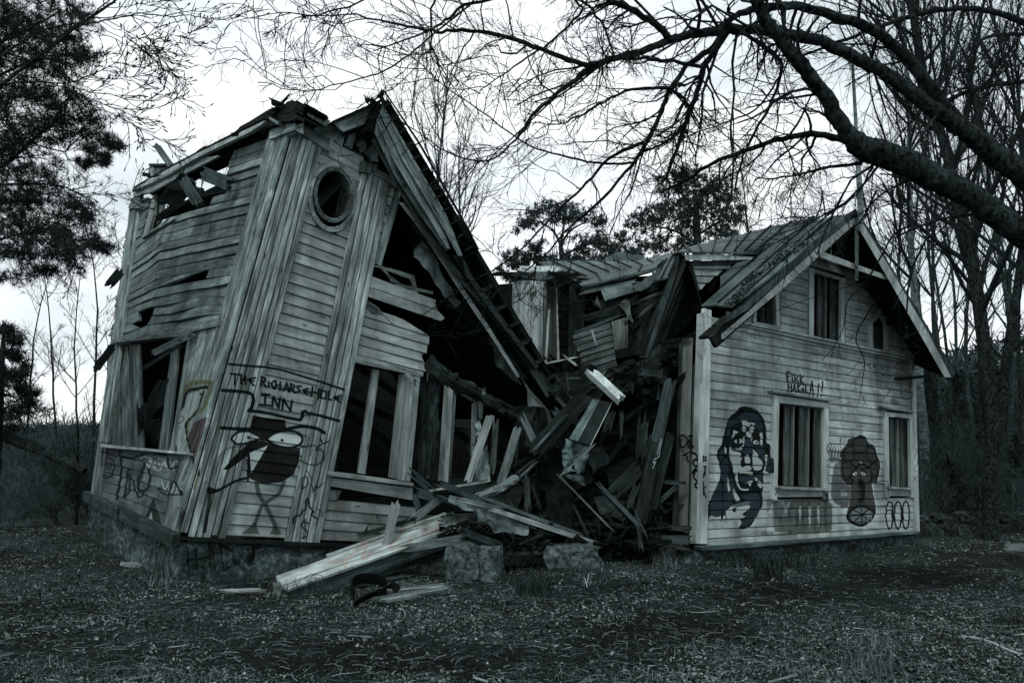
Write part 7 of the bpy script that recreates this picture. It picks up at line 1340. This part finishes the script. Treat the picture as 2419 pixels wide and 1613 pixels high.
cl = clumps(FV, [(20, 20, 60), (90, 30, 60), (150, 40, 50), (30, 90, 60), (110, 100, 60), (175, 95, 35), (20, 170, 65), (90, 170, 55), (150, 160, 45), (200, 130, 25), (40, 240, 60), (110, 250, 50), (165, 230, 35), (60, 310, 50), (130, 300, 40), (180, 280, 35), (215, 290, 40), (240, 310, 30), (200, 330, 35), (255, 335, 20), (30, 350, 50), (240, 370, 18), (190, 370, 18), (20, 420, 55), (70, 410, 45), (110, 400, 35), (30, 480, 60), (95, 470, 50), (150, 480, 35), (190, 485, 30), (40, 540, 60), (110, 545, 55), (170, 550, 45), (215, 560, 30), (235, 575, 20), (60, 600, 50), (130, 605, 40), (190, 600, 35), (160, 520, 40), (20, 620, 40), (100, 630, 25), (-40, 100, 80), (-40, 300, 80), (-40, 500, 80)], 9.6, 48, .9)
A, Rr = zip(*[fix(p, w, 10) for p, w in pl]); t1, r1 = grow(np.array(A), np.minimum(np.array(Rr), .02), 22, .3, .8, k=6, wig=.18, rr=.5, lmin=.5, rmin=.004); t2, r2 = grow(t1, r1, 4, .5, .7, k=4, rr=.6, rmin=.003)
V, Fc = merge([tubes(t1, r1, 3), tubes(t2, r2, 3)]); stuff(mk('twigs', V, Fc, M['twig'], PN))
cl = np.concatenate([cl, t2[RNG.random(len(t2)) < .5, -1]]); V, Fc = needles(cl, 18, .085, .0032); stuff(mk('needles', V, Fc, M['needle'], PN))
P2 = thing('young_pine', P(20, 1120, 15)*[1, 1, 0], 'small dark pine at the left edge beneath the near pine', 'pine tree'); pb = P(-10, 1130, 15)
V, Fc, gr = tube([pb*[1, 1, 0], P(0, 900, 15), P(10, 780, 15)], [.12, .08, .03], 8); mk('trunk', V, Fc, M['bark'], P2)
cl = clumps(FV, [(15, 770, 22), (35, 800, 25), (10, 830, 35), (45, 850, 30), (20, 880, 40), (60, 900, 25), (15, 930, 40), (60, 940, 30), (30, 960, 40), (-30, 860, 50)], 15, 36, .9); V, Fc = needles(cl, 16, .16, .007); stuff(mk('needles', V, Fc, M['needle'], P2))
# ---- pines behind the middle wing
def far_pine(label, stem, boughs, blobs, Y, dens=26):
    dens = dens*3.4; blobs = [(x, y, r*(1.12 if Y > 32 else 1.08)) for x, y, r in blobs]; dens *= 1.5 if Y > 32 else 1
    p0, w0 = limb(FV, stem[0], stem[1], Y, Y); p0 = np.concatenate([[p0[0]*[1, 1, 0]], p0]); w0 = np.concatenate([[w0[0]*1.2], w0]); o = thing('pine', p0[0], label, 'pine tree', 'pines behind the middle wing')
    V, Fc, gr = tube(p0, w0, 8, .1); mk('trunk', V, Fc, M['bark'], o, tone=2); bs = [limb(FV, b, [7, 5, 3], Y, Y+random.uniform(-1.5, 1.5)) for b in boughs]
    for b, w in bs: V, Fc, gr = tube(b, w, 6, .1); mk('branch', V, Fc, M['bark'], o, tone=1.5)
    if bs:
        A, Rr = zip(*[fix(p, w, 8) for p, w in bs]); t1, r1 = grow(np.array(A), np.array(Rr), 14, .4, .8, k=5, rr=.5, rmin=.012); V, Fc = tubes(t1, r1, 3); stuff(mk('twigs', V, Fc, M['twig'], o))
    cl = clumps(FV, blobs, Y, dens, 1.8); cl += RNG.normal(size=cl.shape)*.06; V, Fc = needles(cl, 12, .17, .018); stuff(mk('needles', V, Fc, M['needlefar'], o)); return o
far_pine('spreading flat topped pine behind the bay wall roof', ([1292, 660, 1290, 590, 1288, 560], [16, 12, 10]), [(1288, 565, 1270, 530, 1230, 505), (1290, 560, 1310, 530, 1345, 510), (1288, 560, 1295, 520, 1300, 485), (1290, 600, 1250, 590, 1200, 600), (1288, 590, 1330, 570, 1370, 575)],
         [(1300, 482, 26), (1260, 490, 26), (1340, 488, 24), (1225, 508, 24), (1200, 522, 16), (1365, 505, 18), (1290, 500, 22), (1245, 570, 18), (1215, 580, 22), (1190, 595, 22), (1165, 610, 22), (1330, 560, 22), (1360, 570, 22), (1300, 590, 24), (1260, 600, 22), (1340, 595, 24), (1150, 635, 16), (1230, 610, 22), (1380, 545, 16)], 34)
far_pine('tall dark broad crowned pine behind the sagging roof', ([1600, 640, 1602, 540, 1596, 440], [22, 18, 10]), [(1600, 560, 1550, 530, 1500, 520), (1602, 540, 1650, 510, 1690, 490), (1600, 500, 1570, 450, 1540, 430), (1598, 480, 1620, 440, 1640, 420)],
         [(1590, 398, 28), (1545, 412, 26), (1635, 410, 28), (1520, 430, 22), (1668, 435, 24), (1600, 440, 38), (1560, 460, 34), (1640, 465, 34), (1680, 475, 24), (1510, 480, 26), (1480, 498, 24), (1460, 520, 24), (1540, 505, 34), (1600, 510, 36), (1655, 515, 34), (1695, 520, 20), (1500, 545, 34), (1560, 555, 34), (1620, 560, 34), (1680, 560, 26), (1440, 560, 26), (1470, 580, 26), (1530, 590, 24), (1410, 590, 22)], 31, 30)
far_pine('low pine crown between the two larger pines', ([1410, 660, 1408, 600], [10, 8]), [], [(1400, 560, 20), (1430, 575, 22), (1380, 585, 20), (1410, 600, 26), (1450, 600, 24), (1370, 610, 20)], 36)
# ---- bare trees
def tree_mesh(h, r, nl, sp=.5, seed=0, up=.12, lean=(0, 0), forks=1, lo=.3, lv3=True, fan=.1):
    rg = np.random.default_rng(seed); st = []; sr_ = []
    for f in range(forks):
        k = 14; p = np.zeros((k, 3)); d = np.array([lean[0]+rg.normal()*fan*(f > 0), lean[1]+rg.normal()*fan*(f > 0), 1.0]); z0 = 0 if f == 0 else h*rg.uniform(.04, .22)
        p[0] = [0, 0, z0] if f else [0, 0, -.15]
        hh = h*(1 if f == 0 else rg.uniform(.7, .95)); 
        for i in range(1, k): d = d+rg.normal(size=3)*.055; d[2] = max(d[2], .8); p[i] = p[i-1]+d/np.linalg.norm(d)*(hh-z0)/(k-1)
        st.append(p); sr_.append(r*(1 if f == 0 else .7)*np.linspace(1, .16, k)**.9)
    A = np.array(st); Rr = np.array(sr_); l1, q1 = grow(A, Rr, nl, sp*.5, .75, k=8, wig=.10, up=up, rr=.5, lo=lo, rmin=.008, rng=rg); l2, q2 = grow(l1, q1, 6, .5, .6, k=6, wig=.13, up=.05, rr=.6, rmin=.005, rng=rg); parts = [tubes(l1, q1, 5), tubes(l2, q2, 3)]
    if lv3: l3, q3 = grow(l2, q2, 4, .5, .6, k=4, wig=.15, rr=.6, rmin=.004, rng=rg); parts.append(tubes(l3, q3, 3))
    return merge([tubes(A, Rr, 9)]), merge(parts)
PROTO = {}
def bare_tree(label, px, Y, kind, sc=1.0, rz=0.0, mat='bark', tone=1.0, group=None, tm='twig', name='bare_tree', zb=0.0):
    x = (px-CX)/FPX*Y; o = thing(name, (x, Y, zb), label, 'tree', group)
    if (kind, mat) not in PROTO:
        (tv, tf), (cv_, cf_) = tree_mesh(**TK[kind]); a = mk('trunk', tv, tf, M[mat], None, smooth=True); b = mk('crown', cv_, cf_, M[tm], None, smooth=True)
        for q in (a, b):
            lo_ = np.array(q.location); q.data.transform(__import__('mathutils').Matrix.Translation(lo_.tolist())); q.location = (0, 0, 0)
        PROTO[(kind, mat)] = (a, b); first = True
    else: first = False
    for q in PROTO[(kind, mat)]:
        c = q if first else q.copy()
        if not first: COL.objects.link(c)
        c.parent = o; c.color = (tone, tone, tone, 1)
    o.rotation_euler = (0, 0, rz); o.scale = (sc, sc, sc); return o
TK = {'big': dict(h=15, r=.145, nl=24, sp=.55, seed=3, forks=3, lo=.22), 'tall': dict(h=16, r=.075, nl=20, sp=.4, seed=5, up=.14, lo=.25), 'tall2': dict(h=15, r=.065, nl=18, sp=.42, seed=9, up=.1, forks=2, lo=.3), 'birch': dict(h=16, r=.13, nl=30, sp=.42, seed=12, up=.16, lo=.35, lean=(.02, 0)), 'thin': dict(h=8, r=.045, nl=16, sp=.4, seed=15, up=.12, lo=.25), 'small': dict(h=10.5, r=.08, nl=24, sp=.6, seed=22, up=.05, lo=.4), 'bush': dict(h=2.2, r=.011, nl=12, sp=.9, seed=31, up=.03, lo=.02, forks=6, fan=.7, lean=(.25, .1))}
bare_tree('thick many stemmed bare tree standing right of the gabled house, nearest the stone wall', 2325, 13.9, 'big', tone=.95); bare_tree('bare tree at the right edge, just behind the thick many stemmed one', 2416, 16, 'tall2', 1.1, 2.0, tone=1.0)
bare_tree('pale spotted birch trunk close to the right corner of the gabled house', 2182, 18.5, 'birch', .95, .4, 'birch', group=None)
RT = 'bare woodland trees to the right of the gabled house'
RTL = [(2066, 30, 'tall2', 1.0, 'faint slender tree just right of the gable peak'), (2128, 25, 'tall', 1.0, 'slender bare tree showing above the right eave of the gabled house'), (2158, 34, 'tall2', 1.2, 'far thin tree directly left of the pale spotted birch'), (2214, 24, 'tall', 1.0, 'slender bare tree directly right of the pale spotted birch'), (2248, 18.5, 'tall2', .95, 'forked slender tree midway between the birch and the thick many stemmed tree'),
       (2275, 33, 'tall', 1.2, 'far thin tree seen between the forked tree and the thick many stemmed tree'), (2300, 23, 'tall', 1.0, 'slender tree standing against the left side of the thick many stemmed tree'), (2358, 26, 'tall2', 1.1, 'slender forked tree just right of the thick many stemmed tree'), (2384, 19, 'tall', .95, 'straight slender tree left of the trunk at the right edge'), (2440, 21, 'tall2', 1.0, 'slender tree cut by the right edge of the picture'), (2335, 38, 'tall', 1.2, 'faint far tree behind the thick many stemmed tree')]
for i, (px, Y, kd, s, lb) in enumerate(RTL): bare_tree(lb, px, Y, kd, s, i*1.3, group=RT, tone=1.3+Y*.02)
bare_tree('twiggy bare tree rising over the ridge left of the flagpole', 1790, 24, 'small', 1.05, 1.0, tone=1.3); bare_tree('lower bare tree behind the ridge right beside the flagpole', 1930, 27, 'small', 1.1, 2.2, tone=1.3)
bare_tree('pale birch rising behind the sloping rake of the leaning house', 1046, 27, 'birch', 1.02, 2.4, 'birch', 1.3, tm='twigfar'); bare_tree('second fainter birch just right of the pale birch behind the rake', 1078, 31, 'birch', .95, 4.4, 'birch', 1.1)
bare_tree('small bare tree peeping over the eave of the leaning house', 505, 22, 'small', .98, .5, tone=1.6)
for lb, px, Y, s, rz in (('thin bare sapling nearest the left wall of the leaning house', 246, 17, .85, 0), ('tallest thin bare sapling left of the leaning house', 212, 19, 1.0, 1.2), ('thin bare sapling second from the left edge', 128, 20, .9, 2.2), ('crooked thin sapling beside the tallest one', 192, 16, .72, 3.4), ('leftmost thin bare sapling by the young pine', 72, 18, .8, 4.5)): bare_tree(lb, px, Y, 'thin', s, rz, tone=1.2)
for i, (px, Y, s) in enumerate(((30, 13.5, .6), (90, 15, .7), (150, 14.5, .55), (190, 17, .8), (120, 19, 1.0), (50, 20, 1.1), (165, 22, 1.1), (10, 17, .9), (215, 21, .9), (-40, 14, .8), (70, 17, .9), (140, 16.5, .8), (100, 23, 1.2), (20, 24, 1.3), (185, 25, 1.2), (205, 18.5, .75), (45, 16, .7), (160, 19, .9))): bare_tree('leafless shrub in the thicket left of the leaning house', px, Y, 'bush', s, i*1.1, group='leafless shrubs left of the leaning house', name='shrub', tone=1.5, zb=.1, tm='twigfar')
for i, (px, Y, s) in enumerate(((2200, 15.5, .8), (2250, 18, 1.1), (2300, 20, 1.2), (2360, 17, .9), (2400, 19, 1.1), (2230, 22, 1.3), (2340, 24, 1.4), (2410, 14.5, .7))): bare_tree('leafless shrub in the dark wood behind the stone wall', px, Y, 'bush', s, i*1.7+.4, group='leafless shrubs in the dark wood', name='shrub', tone=1.0)
# dark spruce saplings in the wood at the right
def spruce(label, px, Y, h, group):
    x = (px-CX)/FPX*Y; o = thing('spruce_sapling', (x, Y, 0), label, 'spruce', group); V, Fc, gr = tube([(x, Y, -.1), (x, Y, h*.5), (x, Y, h)], [.05, .03, .008], 6); mk('trunk', V, Fc, M['bark'], o)
    k = int(h*70); z = RNG.uniform(.06, 1, k)**.8*h; r = (1-z/h)*h*.3*RNG.uniform(.2, 1, k)+.03; a = RNG.uniform(0, 6.28, k); c = np.stack([x+r*np.cos(a), Y+r*np.sin(a), z-r*.25], 1); V, Fc = needles(c, 9, .17, .012, up=-.1); stuff(mk('needles', V, Fc, M['needle'], o))
for i, (px, Y, h) in enumerate(((2215, 21, 3.4), (2262, 24, 4.2), (2318, 23, 3.2), (2372, 22, 3.8), (2412, 25, 4.4), (2196, 28, 4.8), (2290, 30, 5), (2345, 32, 5.2), (2240, 16.5, 1.6), (2398, 17, 2.0))): spruce('dark young spruce in the wood behind the stone wall', px, Y, h, 'young spruces in the dark wood')
for i, (px, Y, h) in enumerate(((160, 26, 2.4), (210, 24, 2.2), (100, 28, 2.6))): spruce('dark young spruce beyond the thicket on the left', px, Y, h, 'young spruces on the left')
# leaning dead log on the left
V, Fc, gr = tube(smooth_path([P(-60, 1005, 15.5), P(40, 1040, 15.2), P(110, 1068, 15), P(200, 1112, 14.8)], 12), taper([.13, .12, .10, .07], 12), 9, .2); tag(mk('fallen_log', V, Fc, M['bark'], None, tone=1.2), 'dead trunk propped slanting through the thicket on the left', 'log')
# ================================================================== GROUND
xs = np.concatenate([-np.geomspace(90, 9.2, 22), np.linspace(-9, 9, 260), np.geomspace(9.2, 90, 22)]); ys = np.concatenate([np.linspace(-6, 2.5, 8), np.linspace(2.7, 16, 230), np.geomspace(16.3, 160, 40)])
PTH = [G(a, b) for a, b in ((-500, 1500), (0, 1530), (500, 1545), (1000, 1560), (1350, 1545), (1650, 1470), (1950, 1400), (2200, 1350), (2500, 1318))]
def wornpath(x, y):
    """1 on the trodden damp path, 0 away from it"""
    d = np.full(np.shape(x), 99.0)
    for a, b_ in zip(PTH, PTH[1:]):
        v = (b_-a)[:2]; q = v @ v; t = np.clip(((x-a[0])*v[0]+(y-a[1])*v[1])/q, 0, 1); d = np.minimum(d, np.hypot(x-a[0]-t*v[0], y-a[1]-t*v[1]))
    n = .35*np.sin(x*1.7+.4)*np.cos(y*2.1)+.2*np.sin(x*4.3+y*3.1); return 1/(1+np.exp((d-.62+n*.6)/.16))
def gfine(x, y):
    z = gz(x, y); n = np.array([mnoise.noise(Vector((a*2.2, b*2.2, 0)))*.025+mnoise.noise(Vector((a*7, b*7, 3)))*.014 for a, b in zip(np.ravel(x), np.ravel(y))]).reshape(np.shape(x)); return z+n*(np.abs(x) < 12)*(y < 20)
X, Y_ = np.meshgrid(xs, ys); Zg = gfine(X, Y_); V = np.stack([X.ravel(), Y_.ravel(), Zg.ravel()], 1); nx, ny = len(xs), len(ys); i, j = np.meshgrid(np.arange(nx-1), np.arange(ny-1)); i, j = i.ravel(), j.ravel()
b = NB('forest_soil'); p = b.pos(); f1 = b.noise(p, 18, 8, .7, .3); f2 = b.noise(p, .55, 4, .6); f3 = b.noise(p, 90, 3, .6)
va = b.n('ShaderNodeVertexColor', layer_name='tone'); c = b.ramp(f1, [(.36, T(.010)), (.55, T(.040)), (.75, T(.12))]); c = b.mul(c, b.ramp(f2, [(.38, .4), (.62, 1.3)])); c = b.mul(c, va.outputs[0]); c = b.mul(c, b.ramp(f3, [(.35, .5), (.7, 1.6)])); b.bump(b.math('ADD', f1, f3), .9, .03); b.b.inputs['Roughness'].default_value = 1; M['soil'] = b.out(c)
go = mk('ground', V, np.stack([j*nx+i, j*nx+i+1, (j+1)*nx+i+1, (j+1)*nx+i], 1), M['soil'], smooth=True, colr=(1-.6*wornpath(V[:, 0], V[:, 1]))[:, None]*np.ones(3)); go['kind'] = 'structure'
def gpts(n, y0=3.2, y1=17, pw=1.6, xl=-1, xr=1):
    """points on the visible ground, denser near the camera"""
    u = RNG.random(n); Y = (y0**(1-pw)+u*(y1**(1-pw)-y0**(1-pw)))**(1/(1-pw)); x = RNG.uniform(xl, xr, n)*Y*.74; ok = Y > 0
    inside = ((x > -4.0+(Y-9.3)*1.45-.2) & (x < 3.0) & (Y > 9.4+(x+4)*.69+.1)) | ((x < -3.9) & (x > -4.2-(Y-9.2)*.9) & (Y > 9.3)) | ((Y > 10.7+(x-2.7)*.57) & (x > 2.6) & (x < 7.1) & (Y < 18))
    ok &= ~inside; x, Y = x[ok], Y[ok]; ix = np.clip(np.searchsorted(xs, x)-1, 0, nx-2); iy = np.clip(np.searchsorted(ys, Y)-1, 0, ny-2); fx = (x-xs[ix])/(xs[ix+1]-xs[ix]); fy = (Y-ys[iy])/(ys[iy+1]-ys[iy])
    z = Zg[iy, ix]*(1-fx)*(1-fy)+Zg[iy, ix+1]*fx*(1-fy)+Zg[iy+1, ix]*(1-fx)*fy+Zg[iy+1, ix+1]*fx*fy; return np.stack([x, Y, z], 1)
def tonemat(name, lo, hi):
    b = NB(name); a = b.n('ShaderNodeVertexColor', layer_name='tone'); f = b.noise(b.pos(), 40, 3); b.b.inputs['Roughness'].default_value = .9; return b.out(b.mul(b.mix(a.outputs[0], T(lo), T(hi)), b.ramp(f, [(.3, .6), (.7, 1.2)])))
def patchy(c, s=.6, t=.0): return np.array([mnoise.noise(Vector((x*s, y*s, 4.4))) for x, y, _ in c]) > t
M['leaf'] = tonemat('fallen_leaves', .014, .34); M['grass'] = tonemat('grass', .024, .22); M['chip'] = tonemat('wood_chips', .08, .5); M['green'] = tonemat('dark_green_blades', .012, .06)
c = gpts(210000); c = c[patchy(c, .7, -.2) | (RNG.random(len(c)) < .35)]; c = c[RNG.random(len(c)) > .96*wornpath(c[:, 0], c[:, 1])]; c[:, 2] += RNG.random(len(c))*.015; V, Fc = flakes(c, .012, flat=.5); V = V.copy(); dr = np.clip(.75+1.3*np.array([mnoise.noise(Vector((x*1.1, y*1.1, 8)))+.5*mnoise.noise(Vector((x*3.1, y*3.1, 2))) for x, y, _ in c]), .15, 1.5); tn = np.repeat(RNG.random(len(c))**2.4*dr, 4)[:, None]*np.ones(3)
stuff(mk('leaf_litter', V, Fc, M['leaf'], None, colr=tn)); 
c = gpts(42000, y1=15); c = c[patchy(c, 1.1, -.15)]; c = c[RNG.random(len(c)) > wornpath(c[:, 0], c[:, 1])]; V, Fc = flakes(c+[0, 0, .008], .021, flat=.5); tn = np.repeat(RNG.random(len(c))**3*.7, 4)[:, None]*np.ones(3); stuff(mk('large_leaves', V, Fc, M['leaf'], None, colr=tn))
def blades(c, ln, w, lean=.5, tnp=2.0, m='grass', name='grass', droop=.5):
    n = len(c); a = RNG.uniform(0, 6.28, n); L_ = ln*RNG.uniform(.4, 1.3, n); dx = np.stack([np.cos(a), np.sin(a), np.zeros(n)], 1); s = np.stack([-np.sin(a), np.cos(a), np.zeros(n)], 1)*w; k = RNG.uniform(.1, 1, n)*lean
    p1 = c+np.array([0, 0, 1])*(L_*.55)[:, None]+dx*(L_*k*.35)[:, None]; p2 = c+np.array([0, 0, 1])*(L_*(.9-droop*k))[:, None]+dx*(L_*k)[:, None]; V = np.stack([c-s, c+s, p1+s*.8, p1-s*.8, p2+s*.15, p2-s*.15], 1).reshape(-1, 3); q = np.arange(n)[:, None]*6
    F_ = np.concatenate([q+[0, 1, 2, 3], q+[3, 2, 4, 5]]); tn = np.repeat(RNG.random(n)**tnp, 6)[:, None]*np.ones(3); return stuff(mk(name, V, F_, M[m], None, colr=tn))
c = gpts(34000, y1=13); c = c[patchy(c, .8, .02)]; c = c[RNG.random(len(c)) > .9*wornpath(c[:, 0], c[:, 1])]; blades(c, .055, .0022, 1.3, 2.5, name='short_grass'); 
c = gpts(12000, y1=12, xr=.6); c = c[patchy(c, .9, .05)]; c = c[RNG.random(len(c)) > wornpath(c[:, 0], c[:, 1])]; blades(c, .09, .0025, 1.2, 1.6, name='dry_grass')
# bright chips and straw
n = gpts(3600, y1=13); n = n[patchy(n, .8, -.05)]; n = n[RNG.random(len(n)) > .9*wornpath(n[:, 0], n[:, 1])]; a = RNG.uniform(0, 6.28, len(n)); d = np.stack([np.cos(a), np.sin(a)*.9, RNG.normal(size=len(n))*.15], 1); V, Fc = boxes(len(n), n+[0, 0, .015], d, np.stack([RNG.uniform(.008, .045, len(n)), RNG.uniform(.0015, .006, len(n)), np.full(len(n), .0015)], 1)); tn = np.repeat(RNG.random(len(n))**2.0, 8)[:, None]*np.ones(3); stuff(mk('wood_chips', V, Fc, M['chip'], None, colr=tn))
n = gpts(7500, y1=14); k = 4; a = RNG.uniform(0, 6.28, len(n)); L_ = RNG.uniform(.03, .2, len(n)); pth = np.stack([n+np.stack([np.cos(a+b_)*L_*f, np.sin(a+b_)*L_*f, np.full(len(n), .012+.01*math.sin(f*3))], 1) for f, b_ in ((0, 0), (.33, .1), (.66, -.1), (1, .15))], 1); V, Fc = tubes(pth, np.repeat(RNG.uniform(.0015, .004, len(n))[:, None], 4, 1)*np.linspace(1, .6, 4), 3); tn = np.repeat(RNG.random(len(n))**3*.8, 12)[:, None]*np.ones(3); stuff(mk('fallen_twigs', V, Fc, M['chip'], None, colr=tn*.6))
# tall grass against the foundation and by the rubble
def tuft(x0, x1, y0, y1, n, ln, label, w=.005, m='green', tnp=1.5, lean=.7):
    c = np.array([G(random.uniform(x0, x1), random.uniform(y0, y1), .03) for _ in range(n)]); o = blades(c, ln, w, lean, tnp, m, 'grass_tuft', .25); tag(o, label, 'grass')
tuft(1700, 1930, 1322, 1345, 500, .17, 'taller dark green grass along the gabled house foundation', .006); tuft(1780, 1850, 1340, 1368, 160, .26, 'green grass tongue in front of the foundation grass', .006); tuft(1400, 1490, 1268, 1330, 420, .28, 'coarse grass sprouting at the edge of the rubble', .004, tnp=2.0)
tuft(1215, 1300, 1380, 1412, 320, .2, 'dark grass clump below the granite steps', .004); tuft(1540, 1600, 1330, 1350, 90, .2, 'pale straw tuft near the doorway stone', .003, 'grass', .6); tuft(1374, 1396, 1378, 1390, 22, .14, 'bright straw stubble tuft right of the granite steps', .005, 'chip', .5, 1.0)
tuft(350, 400, 1376, 1394, 45, .2, 'dry straw tuft at the corner of the stone foundation', .003, 'grass', .5, .9); tuft(650, 770, 1385, 1405, 120, .14, 'short grass under the near end of the white beam', .003); tuft(480, 620, 1372, 1380, 130, .1, 'short grass at the foot of the painted foundation', .003)
tuft(1995, 2110, 1520, 1610, 260, .16, 'thin grass between the foreground twigs at bottom right', .002, 'grass', 1.5)
Z7 = zc(1200, 1150, .5183)
for lb, z, p, w, m, tn in (('dark broken stick lying on the path in the middle foreground', Z7, (245, 652, 300, 665, 350, 680, 392, 702), 12, 'bark', 1.5), ('curved brown stick left of the middle foreground', z9, (1570, 782, 1640, 800, 1700, 815, 1748, 830), 11, 'bark', 2.4), ('thick pale stick at the lower edge, left of centre', z9, (710, 905, 730, 895, 748, 882), 12, 'pale', .7), ('bright broken branch on the leaves at bottom right', Z7, (2070, 683, 2140, 690, 2200, 708, 2260, 735, 2325, 760), 16, 'pale', .8), ('pale thin stick lying near the foundation grass', Z7, (830, 571, 890, 570, 962, 565), 6, 'pale', .9),
                           ('light stick at the bottom edge, right of centre', Z7, (1188, 890, 1250, 872, 1312, 857), 11, 'pale', .7), ('slim pale stick lying level on the left foreground', z9, (778, 740, 820, 737, 858, 731), 6, 'pale', .8), ('straight whitish stick in the centre foreground', z9, (1610, 687, 1660, 690, 1718, 695), 10, 'pale', .6), ('short thick stick at the bottom right of the path', z9, (2198, 882, 2225, 890, 2258, 900), 13, 'pale', .6), ('long thin stick across the right foreground', Z7, (2050, 590, 2100, 595, 2150, 588), 6, 'pale', .7), ('grey lath half buried by the foundation grass', Z7, (855, 362, 950, 395, 1085, 436), 14, 'mid', 1.0)):
    q = z(*p); w_ = w*.53*8/FPX/2; pp = [G(x, y, .03) for x, y in q]; w_ = w*.52*pp[0][1]/FPX/2; V, Fc, gr = tube(smooth_path(pp, 12), w_*np.linspace(1, .7, 12), 7, .25, se=p[0]); tag(mk('fallen_stick', V, Fc, M[m], None, grain=gr, tone=tn), lb, 'stick')
for lb, x, y, s in (('pale chunk of broken wood on the ground by the side foundation', 312, 1347, (.42, .16, .1)), ('small pale chunk near the side foundation', 250, 1304, (.22, .16, .08)), ('torn pale scrap lying on the leaves at far left', 36, 1300, (.22, .2, .03))):
    g = G(x, y, .0); tag(rock('wood_chunk', g, s, M['pale'], None, -.6, .12, .8), lb, 'wood')
# bare foreground stems, bottom right
SB_ = thing('foreground_shrub', G(2300, 1600), 'thin leafless stems arching over the ground at bottom right', 'shrub')
FS = [((2330, 960, 2230, 690, 2200, 600, 2160, 470, 2060, 330, 2062, 296), 5.2, 7.5), ((2200, 960, 2160, 650, 2130, 590, 2060, 470, 1990, 400), 5, 7), ((2100, 930, 2030, 893, 1870, 790, 1740, 665), 4.8, 5.4), ((2420, 930, 2300, 840, 2050, 640, 1880, 480, 1850, 440), 4.9, 7), ((2420, 640, 2300, 560, 2150, 480), 6, 6.6), ((2250, 920, 1970, 800, 1830, 720, 1820, 690), 4.9, 5.6)]
fs = [limb(Z7, p, [5, 4, 3, 2], a, b) for p, a, b in FS]
for p, w in fs: V, Fc, gr = tube(p, w, 5); mk('stem', V, Fc, M['bark'], SB_, tone=1.5)
A, Rr = zip(*[fix(p, w, 10) for p, w in fs]); t1, r1 = grow(np.array(A), np.array(Rr), 7, .3, .6, k=6, wig=.1, up=.05, rr=.6, rmin=.0015); t2, r2 = grow(t1, r1, 3, .5, .6, k=4, rr=.7, rmin=.001); V, Fc = merge([tubes(t1, r1, 3), tubes(t2, r2, 3)]); stuff(mk('twigs', V, Fc, M['twig'], SB_))
# low dry stone wall at the right
sw = thing('dry_stone_wall', P(2250, 1262, 15.2)*[1, 1, 0], 'low dark dry stone wall running right from the gabled house into the wood', 'wall')
for i in range(26):
    x = 7.4+i*.19; rock('stone', (x, 14.6+.05*i+random.uniform(-.1, .1), -.05), (random.uniform(.2, .34), .3, random.uniform(.2, .34)), M['stone'], sw, random.uniform(-.4, .4), .12, random.uniform(.3, .6), sub=3)
for i in range(14):
    x = 7.5+i*.33; rock('stone', (x, 14.75+.08*i, .2+random.uniform(0, .08)), (random.uniform(.2, .36), .3, random.uniform(.1, .18)), M['stone'], sw, random.uniform(-.4, .4), .12, random.uniform(.3, .7), sub=3)
for i in range(4): a = G(2380, 1287+i*4, .05+.03*i); plank('stacked_board', a, a+np.array([1.5, -.1+.05*i, .01]), .10, .02, M['pale'], None, face=[0, -.3, 1], tone=.4); 
for lb, o in zip(('lowest, front board of the small stack at the right edge', 'second board up in the small stack at the right edge', 'third board up in the small stack at the right edge', 'topmost board of the small stack at the right edge'), [o for o in SC.objects if o.name.startswith('stacked_board')]): tag(o, lb, 'board', 'boards stacked at the right edge')
# far wood and horizon growth
def farmass(name, x0, x1, Y0, Y1, n, h, s, m, label, z0=0):
    Y = RNG.uniform(Y0, Y1, n); x = RNG.uniform(x0, x1, n); hh = h*(1+.35*np.array([mnoise.noise(Vector((a*.12, b*.1, 1))) for a, b in zip(x, Y)])); c = np.stack([x, Y, z0+hh*RNG.random(n)**.8], 1); V, Fc = needles(c, 6, s, s*.06); return tag(stuff(mk(name, V, Fc, M[m], None)), label, 'trees')
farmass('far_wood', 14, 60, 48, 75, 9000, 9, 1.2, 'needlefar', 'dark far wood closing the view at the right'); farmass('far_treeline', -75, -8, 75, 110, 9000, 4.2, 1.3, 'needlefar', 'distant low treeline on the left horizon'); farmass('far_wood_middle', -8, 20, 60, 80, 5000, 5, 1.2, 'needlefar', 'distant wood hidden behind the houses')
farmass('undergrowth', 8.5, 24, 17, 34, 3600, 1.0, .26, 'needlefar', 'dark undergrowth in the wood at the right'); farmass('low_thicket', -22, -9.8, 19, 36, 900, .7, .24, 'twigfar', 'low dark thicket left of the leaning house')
